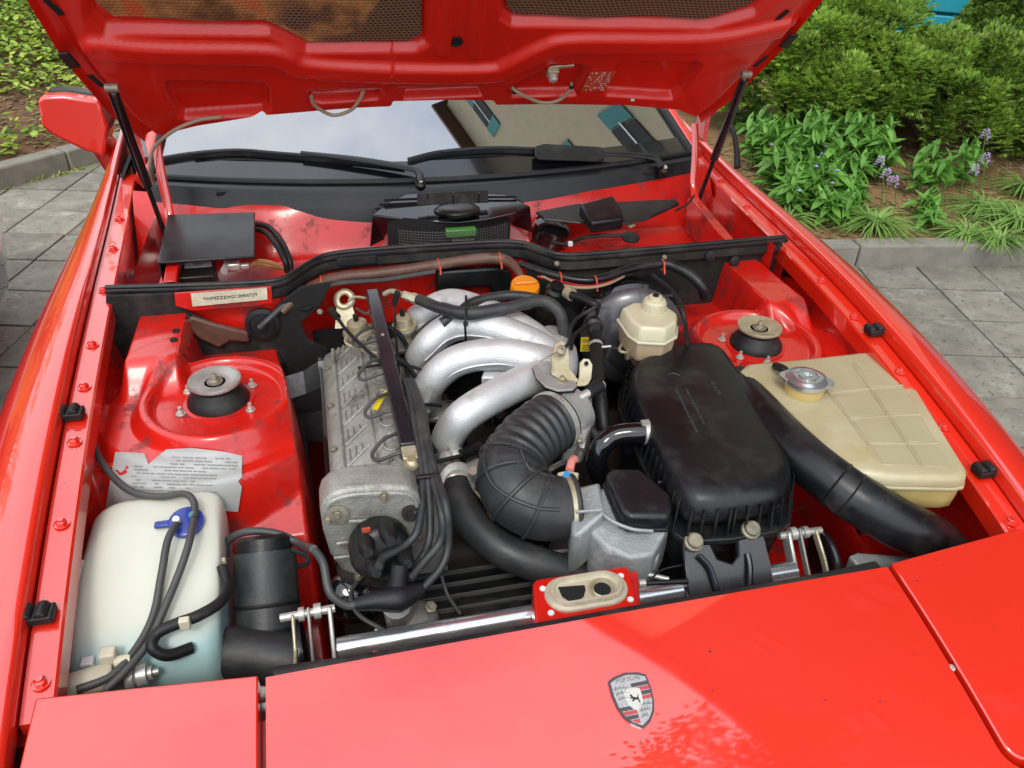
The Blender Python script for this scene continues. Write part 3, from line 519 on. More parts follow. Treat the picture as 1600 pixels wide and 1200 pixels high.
# ------------------------------------------------------------------ bonnet (hood), raised
HO = V(0, .70, 1.035); HA = math.radians(48); HU = V(0, -math.cos(HA), math.sin(HA)); HN = V(0, -math.sin(HA), -math.cos(HA))   # HN faces down to the bay
def H(px, py, off=0):
    d = ray(px, py); t = (HO+HN*off-CAM).dot(HN)/d.dot(HN); p = CAM+d*t-HO; return (p.x, p.dot(HU))
def HP(x, u, off=0): return HO+V(x, 0, 0)+HU*u+HN*off
def hood():
    nx, nu = 330, 250; hwf = lambda u: np.interp(u, [-.05, 0, .12, .3, .6, 1.0, 1.25], [.655, .675, .722, .752, .76, .745, .715])
    re = [H(*p) for p in ((237, 222), (262, 212), (330, 196), (430, 180), (520, 172), (570, 168), (618, 166), (622, 158), (700, 156), (765, 157), (770, 164), (850, 163), (960, 165), (1040, 172), (1070, 182), (1092, 196))]
    X_ = np.linspace(-1, 1, nx); U_ = np.linspace(0, 1, nu)
    Xg = np.zeros((nx, nu)); Ug = np.zeros((nx, nu))
    rex = [r[0] for r in re]; reu = [r[1] for r in re]
    for i, a in enumerate(X_):
        u0 = float(np.interp(a*.665, rex, reu)); uu = u0+(1.25-.05*a*a-u0)*U_**1.25; Ug[i] = uu
        hw = hwf(uu); Xg[i] = a*hw
    off = np.zeros((nx, nu)); px = lambda *pts: [H(*p) for p in pts]
    def press(poly, depth, soft, edge=0):
        nonlocal off
        d = sdpoly(Xg, Ug, poly); off = off+depth*sstep(soft, -soft, d)
    press(px((262, 128), (405, 130), (420, 140), (422, 172), (412, 180), (290, 188), (278, 182), (262, 150)), -.028, .0055)
    press(px((484, 143), (590, 141), (597, 148), (590, 156), (500, 162), (484, 158)), -.028, .0045)
    press(px((625, 139), (755, 137), (752, 150), (632, 155)), -.024, .0055)
    press(px((797, 138), (862, 104), (905, 102), (918, 108), (900, 150), (800, 152)), -.024, .0055)
    press(px((970, 99), (1088, 98), (1094, 104), (1066, 145), (1050, 156), (948, 150), (946, 140)), -.026, .0055)
    # pads area, higher (deeper) than the cross beam
    press(px((95, -300), (140, 30), (165, 52), (420, 55), (460, 72), (480, 82), (650, 80), (668, 70), (672, -300)), -.022, .008)
    press(px((772, -300), (785, 30), (800, 40), (1110, 44), (1180, 25), (1230, -10), (1300, -300)), -.022, .007)
    # rounded beam bead with the S-bend
    bead = [H(*p) for p in ((150, 72), (250, 80), (400, 82), (440, 88), (480, 104), (620, 112), (760, 112), (800, 100), (850, 76), (900, 66), (1100, 64), (1230, 40))]
    bb = spline([V(b[0], b[1], 0) for b in bead], 5)
    d = np.full(Xg.shape, 1e9)
    for a, b in zip(bb[:-1], bb[1:]):
        ex, ey = b.x-a.x, b.y-a.y; wx, wy = Xg-a.x, Ug-a.y; t = np.clip((wx*ex+wy*ey)/(ex*ex+ey*ey), 0, 1); d = np.minimum(d, np.hypot(wx-ex*t, wy-ey*t))
    off = off+.017*sstep(.034, .016, d)
    # centre spine channels
    for a, b in (((694, 80), (716, -300)), ((742, 85), (775, -300))):
        (ax, ay), (bx, by) = H(*a), H(*b); ex, ey = bx-ax, by-ay; t = np.clip(((Xg-ax)*ex+(Ug-ay)*ey)/(ex*ex+ey*ey), 0, 1); dd = np.hypot(Xg-ax-ex*t, Ug-ay-ey*t); off = off+.008*sstep(.018, .007, dd)
    # side channel next to the outer edge
    hw = hwf(Ug); e = hw-np.abs(Xg); off = off-.018*sstep(.045, .028, e)*sstep(-.001, .006, e); off = off-.01*sstep(.10, .06, e)*sstep(.05, .075, e)*0
    vs = [HP(Xg[i, j], Ug[i, j], off[i, j]) for i in range(nx) for j in range(nu)]
    fs = [(i*nu+j, i*nu+j+1, (i+1)*nu+j+1, (i+1)*nu+j) for i in range(nx-1) for j in range(nu-1)]
    ho = M().add(vs, fs).build('bonnet', 'hood_inner', car, smooth=70, label='raised red bonnet seen from below with pressed recesses')
    # outer skin and rolled edge
    m = M(); K = 20; ring = []
    sk = lambda i, j: HP(Xg[i, j]*1.006, Ug[i, j], -.038-.012*(1-(Xg[i, j]/.76)**2))
    idx = list(range(0, nx, 15))+[nx-1]; jdx = list(range(0, nu, 15))+[nu-1]
    vs = [sk(i, j) for i in idx for j in jdx]; n = len(jdx); m.add(vs, [(a*n+b, a*n+b+1, (a+1)*n+b+1, (a+1)*n+b) for a in range(len(idx)-1) for b in range(n-1)])
    loop = [(i, 0) for i in range(nx)]+[(nx-1, j) for j in range(nu)]+[(i, nu-1) for i in range(nx-1, -1, -1)]+[(0, j) for j in range(nu-1, -1, -1)]
    a = [HP(Xg[i, j], Ug[i, j], off[i, j]) for i, j in loop]; b = [HP(Xg[i, j]*1.006, Ug[i, j], -.038-.012*(1-(Xg[i, j]/.76)**2)) for i, j in loop]
    mid = [HP(Xg[i, j]*1.009, Ug[i, j]-(.004 if j == 0 else 0), off[i, j]*.4-.02) for i, j in loop]
    m.loft([a, mid, b], False); m.build('bonnet_skin', 'paint', ho, smooth=60)
    return ho, off, Xg, Ug
bon, hoff, hX, hU = hood()
def pad(poly, name, k):
    P = [H(*p) for p in poly]; b = bmesh.new(); f = b.faces.new([b.verts.new((x, u, 0)) for x, u in P])
    for q in range(40): bmesh.ops.bisect_plane(b, geom=b.verts[:]+b.edges[:]+b.faces[:], plane_co=(-1+.05*q, 0, 0), plane_no=(1, 0, 0))
    for q in range(20): bmesh.ops.bisect_plane(b, geom=b.verts[:]+b.edges[:]+b.faces[:], plane_co=(0, .2+.05*q, 0), plane_no=(0, 1, 0))
    b.verts.index_update(); me = bpy.data.meshes.new(name); uv = []
    pts = [(v.co.x, v.co.y) for v in b.verts]; fs = [tuple(v.index for v in f.verts) for f in b.faces]; b.free()
    m = M().add([HP(x, u, -.014+.003*math.sin(x*23+k)*math.sin(u*19)) for x, u in pts], fs); o = m.build(name, 'sound_pad', bon, smooth=60, recalc=False)
    ul = o.data.uv_layers.new(name='uv')
    for li, lp in enumerate(o.data.loops): ul.data[li].uv = pts[lp.vertex_index]
    return o
pad([(108, -260), (150, 15), (178, 38), (415, 42), (455, 60), (485, 75), (640, 73), (660, 62), (663, -260)], 'insulation_pad', 0)
pad([(780, -260), (793, 20), (806, 33), (1100, 37), (1170, 18), (1215, -15), (1280, -260)], 'insulation_pad', 2)
def hw3(px, py, off): x, u = H(px, py, off); return HP(x, u, off)
for p in ((84, 10), (150, 125), (1188, 95), (1220, 25)):
    x, u = H(*p, .0); c = HP(x, u, .001); s = 1 if x > 0 else -1
    d = (HU+V(s*.35, 0, 0)).normalized(); t = d.cross(HN)
    q = M(); q.prism([c+d*.02+t*.006, c+d*.02-t*.006, c-d*.02-t*.006, c-d*.02+t*.006], HN*.0015); q.build('slot', 'dark_void', bon, bevel=.002)
for p in ((108, 92), (1232, 62)):
    c = hw3(*p, .0); s = 1 if c.x > 0 else -1; d = (HU+V(s*.2, 0, 0)).normalized(); t = d.cross(HN)
    M().prism([c+d*.022+t*.011, c+d*.022-t*.011, c-d*.022-t*.011, c-d*.022+t*.011], HN*.006).build('edge_buffer', 'black_rubber', bon, bevel=.004)
c = hw3(713, 65, .002); M().lathe([(.014, 0), (.014, .002), (.010, .0025), (.009, 0)], c, HN, 20).build('drain_hole', 'dark_void', bon)
# washer hoses under the bonnet
for pts, r in ((((486, 150), (492, 165), (520, 180), (548, 172), (562, 155), (568, 142)), .004), (((800, 137), (812, 146), (845, 160), (872, 157), (890, 142), (893, 130)), .004)):
    M().tube([hw3(a, b, .006+.01*math.sin(k/5*math.pi)) for k, (a, b) in enumerate(pts)], r, n=8, sub=6).build('washer_hose', 'wire_tan', bon)
M().tube([hw3(345, 183, .004), hw3(310, 188, .01), hw3(270, 205, .02), hw3(240, 232, .03), Z(234, 262, 1.0), Z(240, 285, .95)], .004, n=8, sub=6).build('washer_hose', 'wire_tan', bon)
for p in ((803, 138), (892, 130)): M().lathe([(.006, 0), (.006, .012), (.003, .014)], hw3(*p, 0), HN, 10).build('hose_nipple', 'black_rubber', bon)
# lamp / latch bracket and the small label
c = hw3(864, 108, .0); q = M(); A, B = V(1, 0, 0), HU
q.prism([c+A*-.012+B*.012, c+A*.045+B*.018, c+A*.045+B*.010, c+A*.012+B*.004, c+A*-.012+B*.0], HN*.004); q.prism([c+A*-.014+B*.006, c+A*.012+B*.006, c+A*.012+B*-.012, c+A*.006+B*-.022, c+A*-.006+B*-.022, c+A*-.014+B*-.012], HN*.012)
bk = q.build('bonnet_lamp_bracket', 'zinc_gold', bon, bevel=.002); M().lathe([(.010, .012), (.010, .02), (.006, .024)], c-B*.010, HN, 14).build('lamp_socket', 'zinc', bk)
P = [H(*p, .001) for p in ((922, 112), (963, 111), (945, 141), (907, 142))]; lb = M().prism([HP(x, u, .0012) for x, u in P], HN*.0008).build('spare_tyre_label', 'red_tie', bon)
def textline(parent, body, p, size, xd, yd, mt, depth=.0003):
    n = Vector(xd).cross(Vector(yd)).normalized(); mw = Matrix(((xd[0], yd[0], n.x, p.x), (xd[1], yd[1], n.y, p.y), (xd[2], yd[2], n.z, p.z), (0, 0, 0, 1)))
    return M().text(body, size, mw, depth).build('lettering', mt, parent, smooth=0, recalc=False)
rr = random.Random(3); q = M()
(x0, u0), (x1, u1), (x2, u2), (x3, u3) = P
for k in range(9):
    a, b = rr.random()*.8+.08, (k+.5)/9
    for _ in range(5):
        a = rr.random()*.86+.05; w_ = rr.uniform(.03, .1)
        xa = lerp(lerp(x0, x1, a), lerp(x3, x2, a), b); ua = lerp(u0, u3, b); q.box(HP(xa, ua, .0024), (.040*w_*1.4, .003, .003), Matrix.Rotation(-HA, 3, 'X'))
q.build('print', mat('label_pink', (.65, .3, .27), .5), lb, smooth=0)
c = hw3(988, 156, .001); M().box(c, (.010, .008, .006)).build('clip', 'zinc', bon, bevel=.001)
# gas struts
for sx in (-1, 1):
    a, b = V(sx*.686, .523, 1.208), V(sx*.668, .625, .835); d = (b-a).normalized()
    g_ = M().cyl(a+d*.02, a+d*.235, .0105).build('gas_strut', 'gloss_black', car); M().cyl(a+d*.23, b, .0055).build('strut_rod', 'steel' if sx > 5 else 'black_satin', g_)
    M().lathe([(.0085, -.012), (.0085, .012)], a+d*.008, (1, 0, 0), 14).cyl(a, a+d*.03, .005).build('ball_joint', 'old_bolt', g_); M().lathe([(.009, -.012), (.009, .012)], b, (1, 0, 0), 14).build('ball_joint', 'black_rubber', g_)
# hinge arms beside the screen
for sx in (-1, 1):
    m = M(); m.tube([HP(sx*.655, .02, .006), V(sx*.655, .655, .99), V(sx*.65, .62, .90), V(sx*.645, .56, .86)], .010, n=8, sub=5, flat=.45); m.box(V(sx*.695, .715, 1.03), (.012, .05, .07)); m.build('bonnet_hinge', 'paint', car)
M().box(Z(1092, 214, 1.0), (.012, .01, .014)).build('hinge_tag', 'yellow', car, bevel=.001)
# wipers
def blade(name, pts, arm, pv, extra=None):
    b = M(); b.tube([onglass(p[0], p[1], .008) for p in pts], .006, n=8, sub=6, flat=1.6); o = b.build(name, 'black_rubber', car)
    q = M(); mid = pts[1:-1]
    q.tube([onglass(p[0], p[1]-3, .016) for p in mid], .004, n=8, sub=6); q.build('blade_frame', 'black_plastic', o)
    q = M(); q.tube([onglass(p[0], p[1], .024 if k else .03) for k, p in enumerate(arm)], [.010]+[.009]*(len(arm)-2)+[.005], n=8, sub=6, flat=.6); q.build('wiper_arm', 'black_satin', o)
    q = M(); q.lathe([(.013, -.012), (.013, .010), (.008, .014)], onglass(pv[0], pv[1], .012), (0, -.6, 1), 14); q.build('arm_pivot', 'black_plastic', o); M().lathe([(.0055, 0), (.0055, .004)], onglass(pv[0], pv[1], .012)+V(0, -.008, .013), (0, -.6, 1), 10).build('pivot_nut', 'cream_plastic', o)
    return o
blade('wiper', [(240, 253, .968), (300, 243, .968), (370, 238, .968), (440, 243, .965), (550, 252, .958), (632, 262, .955)], [(657, 284, .945), (652, 268, .955), (625, 260, .962), (560, 249, .97), (470, 238, .975)], (657, 290, .94))
w2 = blade('wiper', [(638, 252, .958), (690, 240, .965), (770, 234, .968), (840, 236, .968), (920, 240, .966)], [(1034, 262, .95), (1024, 248, .96), (990, 242, .965), (940, 240, .972), (880, 237, .975)], (1036, 268, .94))
q = M(); q.prism([onglass(a_, b_, .03) for a_, b_ in ((836, 228), (850, 224), (938, 229), (945, 234), (944, 248), (936, 251), (842, 248), (836, 243))], V(0, .002, -.006)); q.build('wiper_spoiler', 'black_plastic', w2, bevel=.002)
# ------------------------------------------------------------------ emblem on the nose
EC = V(.0005, -.680, nz(0, -.680)); dy = (V(0, -.66, nz(0, -.66))-V(0, -.70, nz(0, -.70))).normalized(); ex = V(1, 0, 0); en = ex.cross(dy).normalized()
def E(a, b, h=.002): return EC+ex*a+dy*b+en*h
def shield(k=1.0): 
    w_, h_ = .026*k, .0345*k
    P = [(-.97, .80), (-.6, .93), (0, 1.0), (.6, .93), (.97, .80), (1.0, .3), (.93, -.15), (.75, -.52), (.42, -.82), (0, -1.0), (-.42, -.82), (-.75, -.52), (-.93, -.15), (-1.0, .3)]
    return [(a*w_, b*h_) for a, b in P]
em = M().prism([E(a, b, -.001) for a, b in shield()], en*.004).build('emblem', 'enamel_black', car, bevel=.0008, label='crest emblem with striped quarters and a horse shield')
M().prism([E(a, b, .003) for a, b in shield(.90)], en*.0006).build('crest_face', 'emblem_silver', em)
def clip_row(y0, y1, x0, x1):
    S = shield(.90); out = []
    def hw_at(y):
        xs = [abs(S[i][0]+(S[(i+1) % len(S)][0]-S[i][0])*((y-S[i][1])/((S[(i+1) % len(S)][1]-S[i][1]) or 1e-9))) for i in range(len(S)) if (S[i][1]-y)*(S[(i+1) % len(S)][1]-y) <= 0]
        return max(xs) if xs else 0
    return [(max(x0, -hw_at(y0)), y0), (min(x1, hw_at(y0)), y0), (min(x1, hw_at(y1)), y1), (max(x0, -hw_at(y1)), y1)]
for k in range(4):
    y0 = .0195-k*.0055
    M().prism([E(a, b, .0036) for a, b in clip_row(y0, y0-.0047, .0015, .03)], en*.0004).build('stripe', 'enamel_black' if k % 2 == 0 else 'enamel_red', em)
    y0 = -.0065-k*.0055
    M().prism([E(a, b, .0036) for a, b in clip_row(y0, y0-.0047, -.03, -.0012)], en*.0004).build('stripe', 'enamel_black' if k % 2 == 0 else 'enamel_red', em)
M().prism([E(a*.42, b*.40+.0005, .004) for a, b in shield()], en*.0006).build('horse_shield', mat('pale_gold', (.7, .69, .62), .35, .5), em)
horse = [(-.0052, .0052), (-.0036, .0078), (-.002, .0062), (-.001, .0035), (.003, .0018), (.0055, .0028), (.0062, .006), (.0072, .0045), (.0062, .0008), (.0068, -.0055), (.0052, -.0058), (.0046, -.0012), (.002, -.001), (.0008, -.0005), (-.003, -.0028), (-.0042, -.0018), (-.0022, .0004), (-.0032, .0022), (-.0048, .0012), (-.0056, .002), (-.0034, .0042)]
M().prism([E(a*.9, b*.9, .0047) for a, b in horse], en*.0003).build('horse', 'ink', em, smooth=0)
for qx, qy in ((-1, 1), (1, -1)):
    q = M()
    for k in range(3):
        y = (.0155-k*.0062) if qy > 0 else (-.0085-k*.0066); x0 = -.021+k*.0006 if qx < 0 else .0028; x1 = -.004 if qx < 0 else (.0205-k*.0045)
        q.tube([E(lerp(x0, x1, t), y+.0012*math.sin(t*math.pi), .0042) for t in (0, .3, .6, 1)], .0006, n=5, sub=3)
        for t in (.1, .4, .7): q.tube([E(lerp(x0, x1, t), y+.0008, .0042), E(lerp(x0, x1, t)+.0012, y+.0036, .0042)], .0005, n=5, sub=1)
    q.build('antlers', 'ink_grey', em, smooth=0)
textline(em, 'PORSCHE', E(0, .0258, .0039), .0074, ex, dy, 'ink_grey')
# ------------------------------------------------------------------ engine: head, cam cover, manifold
eng = thing('engine', V(-.1, -.05, .19), 'four-cylinder engine with ribbed alloy cam cover and curved silver intake runners', 'engine')
CY0, CY1 = -.285, .20
prof = [(-.345, .60), (-.342, .735), (-.334, .750), (-.322, .756), (-.262, .781), (-.256, .792), (-.238, .797), (-.222, .793), (-.195, .765), (-.18, .72), (-.165, .60)]
bev = lambda y: .0
cc = M().loft([[V(a-.012*(y-CY0)*0, y, b-(.012 if y in (CY0, CY1) else 0)) for a, b in prof] for y in (CY0, CY0+.012, -.1, .05, CY1-.012, CY1)], False, False)
cc.add([V(a, CY1, b-.012) for a, b in prof], [tuple(range(len(prof)))]).add([V(a, CY0, b-.012) for a, b in prof], [tuple(range(len(prof)))])
cvr = cc.build('cam_cover', 'cast_alu', eng, smooth=45)
# cast ribs and bosses on the deck of the cover
def deck(s, y, h=0): return V(lerp(-.322, -.262, s), y, lerp(.756, .781, s)+h)
for s in (.06, .94):
    M().tube([deck(s, CY0+.01, .002), deck(s, CY1-.01, .002)], .004, n=6, sub=1).build('cast_rib', 'cast_alu', cvr)
rr = random.Random(5)
for k in range(8):
    y = CY0+.04+k*.056
    M().tube([deck(.16, y, .001), deck(.80, y+.03, .001)], .003, n=6, sub=1).build('cast_rib', 'cast_alu', cvr)
    for q in (.25, .42, .6):
        M().tube([deck(q, y+.012+.012*q, .001), deck(q, y+.042, .001)], .0024, n=5, sub=1).build('cast_rib', 'cast_alu', cvr)
for k in range(7):
    y = CY0+.035+k*.066; o = V(-.2395, y, .7955)
    q = M(); q.tube([o+V(math.cos(a)*.013, math.sin(a)*.022, .0015) for a in np.linspace(0, 2*math.pi, 15)], .0028, n=6, sub=2); b_ = q.build('plug_boss', 'cast_alu', cvr)
# cam drive housing at the front of the cover
o8 = [Y(p[0], p[1], -.345) for p in ((500, 800), (504, 786), (518, 772), (545, 764), (600, 760), (640, 762), (655, 775), (660, 800), (655, 850), (640, 880), (600, 878), (565, 905), (535, 893), (516, 868), (505, 832))]
hsg = M().prism(o8, V(0, .06, -.004)).build('cam_housing', 'cast_alu', eng, bevel=.007, seg=3)
fr = [Y(p[0], p[1], -.346) for p in ((508, 800), (520, 783), (560, 773), (640, 774), (650, 800), (648, 838))]
M().tube(fr, .0035, n=6, sub=5).build('cast_rib', 'cast_alu', hsg)
for a in (((526, 850), (585, 840)), ((522, 872), (575, 866)), ((545, 815), (600, 812))): M().tube([Y(*a[0], -.349), Y(*a[1], -.349)], .003, n=6, sub=1).build('cast_rib', 'cast_alu', hsg)
M().lathe([(.016, -.004), (.016, .003), (.010, .004)], Y(527, 803, -.347), (0, -1, .15), 20).hexbolt(Y(527, 803, -.351), (0, -1, .15), .006, .004, False).build('housing_bolt', 'old_bolt', hsg)
M().lathe([(.013, 0), (.013, .006), (.008, .006), (.007, -.001)], Y(641, 800, -.347), (0, -1, .1), 20).build('bolt_recess', 'grime', hsg)
# block below
M().box((-.2, -.05, .44), (.3, .44, .34)).build('engine_block', 'grime', eng, bevel=.02)
M().box((-.06, -.06, .52), (.26, .34, .22)).build('crankcase', 'grime', eng, bevel=.03)
M().box((-.295, -.31, .52), (.10, .06, .3)).build('belt_cover', 'grime', eng, bevel=.02)
M().loft([[V(-.352+.02*math.sin(a), y, .70+.0*a-.10*t) for y in np.linspace(-.25, .0, 6)] for t, a in ((0, 0), (.5, .8), (1, 0))], False, False).build('heat_shield', 'maroon', eng)
# intake runners
RUN = [[(700, 722, .66), (698, 690, .725), (722, 652, .785), (775, 618, .805), (835, 590, .80), (872, 585, .785)],
       [(668, 640, .68), (670, 603, .76), (712, 565, .81), (775, 553, .825), (835, 562, .815), (872, 575, .79)],
       [(650, 585, .70), (662, 548, .78), (705, 512, .825), (765, 512, .84), (825, 535, .825), (868, 562, .79)],
       [(640, 535, .70), (655, 500, .79), (700, 474, .83), (755, 487, .84), (812, 515, .825), (862, 552, .79)]]
mf = None
man = M(); man.tube([Z(855, 600, .775), Z(866, 580, .785), Z(868, 556, .785), Z(858, 530, .78)], [.034, .044, .044, .032], n=16, sub=6); man.build('plenum_chamber', 'bright_alu', eng)
for k, P in enumerate(RUN):
    r = M().tube([Z(*p) for p in P], [.029, .030, .030, .030, .032, .034], n=20, sub=8).build('intake_runner', 'bright_alu', eng)
    q = M().tube([Z(p[0]+2, p[1]+16, p[2]-.004) for p in P[1:5]], .0022, n=5, sub=6).build('casting_seam', 'bright_alu', r)
    f = Z(*P[0]); M().prism([f+V(a, b, .0) for a, b in ((-.045, -.02), (-.03, -.032), (.03, -.032), (.045, -.02), (.045, .02), (.03, .032), (-.03, .032), (-.045, .02))], V(0, 0, -.012)).build('runner_flange', 'grey_alu', r, bevel=.003)
# webs between runners
M().prism([Z(752, 590, .79), Z(756, 577, .795), Z(845, 567, .80), Z(848, 580, .79), Z(800, 592, .785)], V(0, 0, -.03)).build('runner_web', 'bright_alu', eng, bevel=.003)
M().prism([Z(728, 534, .80), Z(737, 522, .805), Z(835, 540, .81), Z(830, 552, .80), Z(760, 540, .80)], V(0, 0, -.03)).build('runner_web', 'bright_alu', eng, bevel=.003)
M().prism([Z(634, 480, .80), Z(660, 462, .81), Z(705, 450, .815), Z(760, 462, .815), Z(745, 480, .81), Z(690, 490, .81), Z(650, 525, .79), Z(632, 510, .79)], V(0, 0, -.04)).build('manifold_rear', 'bright_alu', eng, bevel=.012, seg=3)
# injectors, dark fittings between runners
for px, py, z in ((660, 660, .70), (640, 610, .71), (690, 745, .68)):
    M().lathe([(.012, 0), (.012, .03), (.008, .034), (.008, .045)], Z(px, py, z), (.2, 0, 1), 12).build('injector', 'grey_alu', eng)
rr = random.Random(11)
for k in range(20):
    px, py = rr.uniform(640, 790), rr.uniform(560, 760); p = Z(px, py, rr.uniform(.62, .68)); s = rr.uniform(.012, .03)
    M().box(p, (s, s*rr.uniform(.5, 1.5), s), Matrix.Rotation(rr.uniform(0, 3), 3, 'Z')).build('block_fitting', rr.choice(['grime', 'black_plastic', 'old_bolt', 'grey_alu']), eng, bevel=.003)
# thermostat housing with bolts
th = M().lathe([(.030, -.06), (.031, 0), (.034, .004), (.034, .014), (.028, .018)], Z(712, 752, .70), (.12, -.75, .55), 20).build('thermostat_housing', 'grey_alu', eng)
M().prism([Z(668, 730, .715), Z(690, 708, .72), Z(740, 712, .72), Z(770, 720, .715), Z(745, 750, .71), Z(690, 752, .71)], V(0, 0, -.03)).build('housing_flange', 'grey_alu', th, bevel=.004)
for p in ((697, 722), (712, 714)): M().lathe([(.0095, -.004), (.0095, .006), (.012, .007), (.012, .016), (.009, .018)], Z(*p, .72), (0, -.2, 1), 14).build('housing_bolt', 'zinc', th)
for p in ((738, 745),): M().lathe([(.004, -.02), (.004, .01), (.008, .011), (.008, .018)], Z(*p, .72), (0, -.3, 1), 10).build('housing_bolt', 'zinc', th)
M().tube([Z(640, 730, .735), Z(680, 722, .738), Z(722, 712, .735)], .004, n=8, sub=4).build('vacuum_pipe', 'black_rubber', th); M().cyl(Z(722, 712, .735), Z(750, 700, .73), .012).build('sensor_boot', 'black_plastic', th)
# lifting eye at the rear of the head
le = M(); c = Z(538, 468, .815); e1, e2 = V(.96, -.2, .1).normalized(), V(.1, .55, .83).normalized()
ring = lambda r: [c+e1*math.cos(a)*r+e2*math.sin(a)*r for a in np.linspace(0, 2*math.pi, 28, endpoint=False)]
le.tube(ring(.0165)+[ring(.0165)[0]], .007, n=8, sub=1, flat=.5); le.prism([c+e1*-.016-e2*.012, c+e1*.016-e2*.012, c+e1*.03-e2*.06, c+e1*-.02-e2*.06], V(0, .004, 0)); le.build('lifting_eye', 'zinc_gold', eng)
# dampers on both sides of the fuel rail
for px, py, z, sc in ((560, 518, .80, 1.0), (632, 510, .81, .85)):
    o = Z(px, py, z); d_ = M().lathe([(.019*sc, -.04), (.02*sc, -.012), (.028*sc, -.010), (.03*sc, -.002), (.03*sc, .004), (.022*sc, .006), (.020*sc, .022), (.012*sc, .026)], o, (-.1, -.05, 1), 26).build('fuel_damper', 'zinc_gold', eng)
    M().lathe([(.031*sc, -.003), (.032*sc, .0), (.031*sc, .003)], o, (-.1, -.05, 1), 26, False).build('crimp_ring', 'zinc', d_)
    M().lathe([(.005, .02), (.005, .04)], o, (-.1, -.05, 1), 10).build('port', 'black_rubber', d_)
# ------------------------------------------------------------------ fuel rail
fr_ = thing('fuel_rail', Z(610, 560, .83), 'long black box-section fuel rail lying over the cam cover', 'fuel rail')
a, b = Z(581, 447, .862), Z(637, 688, .838); d = (b-a).normalized(); sd_ = V(1, 0, 0)-d*d.x; sd_.normalize(); up = sd_.cross(d)
if up.z < 0: up = -up
m = M(); m.prism([a+sd_*-.0125+up*-.006, a+sd_*.0125+up*-.006, a+sd_*.0125+up*-.036, a+sd_*-.0125+up*-.036], b-a); m.build('rail_cover', 'black_enamel', fr_, bevel=.003, seg=3)
M().lathe([(.003, 0), (.003, .0015)], lerp(a, b, .36)+up*-.006, up, 10).build('rivet', 'zinc', fr_)
m = M().prism([b+sd_*-.012-up*.01, b+sd_*.012-up*.01, b+sd_*.010-up*.03, b-sd_*.010-up*.03], d*.03); m.lathe([(.011, .02), (.0125, .026), (.0125, .04), (.006, .045)], b-up*.02, d, 6); m.build('rail_end_fitting', 'zinc_gold', fr_, bevel=.002)
for k in range(4):
    p = lerp(a, b, .25+.22*k)+up*-.02; q = p-sd_*.06-V(0, 0, .02)
    M().tube([p-sd_*.01, p-sd_*.035+d*.012, p-sd_*.055+d*.03-V(0, 0, .01), p-sd_*.048+d*.045-V(0, 0, .012), p-sd_*.02+d*.05, p-sd_*.008+d*.05], .0032, n=8, sub=6).build('injector_lead', 'grey_cable', fr_)
    M().tube([p+sd_*.012, p+sd_*.035-V(0, 0, .02), p+sd_*.05-V(0, 0, .05)], .005, n=8, sub=5).build('injector_lead', 'black_rubber', fr_)
M().tube([Z(520, 486, .85), Z(545, 520, .845), Z(590, 562, .83), Z(598, 568, .825)], .0035, n=8, sub=5).tube([Z(516, 484, .852), Z(528, 496, .848)], .007, n=8, sub=1).build('vacuum_line', 'black_rubber', fr_)
M().tube([Z(600, 460, .85), Z(612, 455, .86), Z(628, 460, .862), Z(650, 467, .86)], .0055, n=8, sub=6).lathe([(.009, 0), (.009, .02), (.011, .021), (.011, .032), (.009, .033)], Z(630, 461, .862), Z(660, 470, .86)-Z(630, 461, .862), 6).build('banjo_pipe', 'zinc_gold', fr_)
M().tube([Z(616, 480, .85), Z(618, 520, .835), Z(622, 560, .82), Z(624, 600, .81)], .0028, n=6, sub=5).lathe([(.006, 0), (.006, .03)], Z(616, 476, .845), (.3, 0, 1), 10).build('vacuum_line', 'black_rubber', fr_)
M().tube([Z(586, 640, .81), Z(596, 622, .815), Z(606, 612, .815)], .006, n=6, sub=3, flat=.3).build('tab', 'yellow', fr_)
for pts in (((545, 470, .83), (555, 464, .84), (572, 466, .845)), ((556, 482, .835), (572, 490, .84), (580, 486, .845)), ((545, 520, .815), (540, 535, .81), (560, 545, .81), (590, 552, .815))):
    M().tube([Z(*p) for p in pts], .003, n=6, sub=5).build('fuel_pipe', rr.choice(['zinc_gold', 'grey_cable']), fr_)
# ------------------------------------------------------------------ ignition: distributor, leads
dist = thing('distributor', Y(600, 850, -.40), 'black distributor cap with lead boots on the front of the engine', 'distributor')
o = Y(592, 848, -.36); ax = V(.05, -1, .22)
M().lathe([(.040, -.01), (.045, 0), (.045, .028), (.042, .034), (.030, .040), (.013, .042)], o, ax, 28).build('cap', 'black_plastic', dist)
for k, (px, py, y) in enumerate(((572, 850, -.395), (606, 832, -.395), (585, 882, -.405), (632, 868, -.40), (620, 896, -.405))):
    M().lathe([(.012, -.03), (.0125, .008), (.0105, .02), (.007, .028)], Y(px, py, y), (.05, -1, .35), 14).build('cap_tower', 'black_rubber', dist)
tb = M(); tb.tube([Y(625, 880, -.42), Y(622, 905, -.43), Y(618, 935, -.44)], [.012, .014, .02], n=12, sub=4); tb.tube([Y(555, 945, -.45), Y(590, 938, -.45), Y(622, 935, -.45), Y(660, 920, -.44)], [.009, .015, .02, .010], n=12, sub=4); tb.build('coil_boot', 'black_rubber', dist)
for p in ((572, 828), (606, 828)): M().box(Y(*p, -.385), (.012, .004, .006)).build('seal_tab', 'red_tie', dist)
M().tube([Y(490, 858, -.40), Y(505, 880, -.41), Y(515, 925, -.44), Y(540, 945, -.45), Y(560, 944, -.45)], .006, n=10, sub=6).build('coil_lead', 'grey_cable', dist)
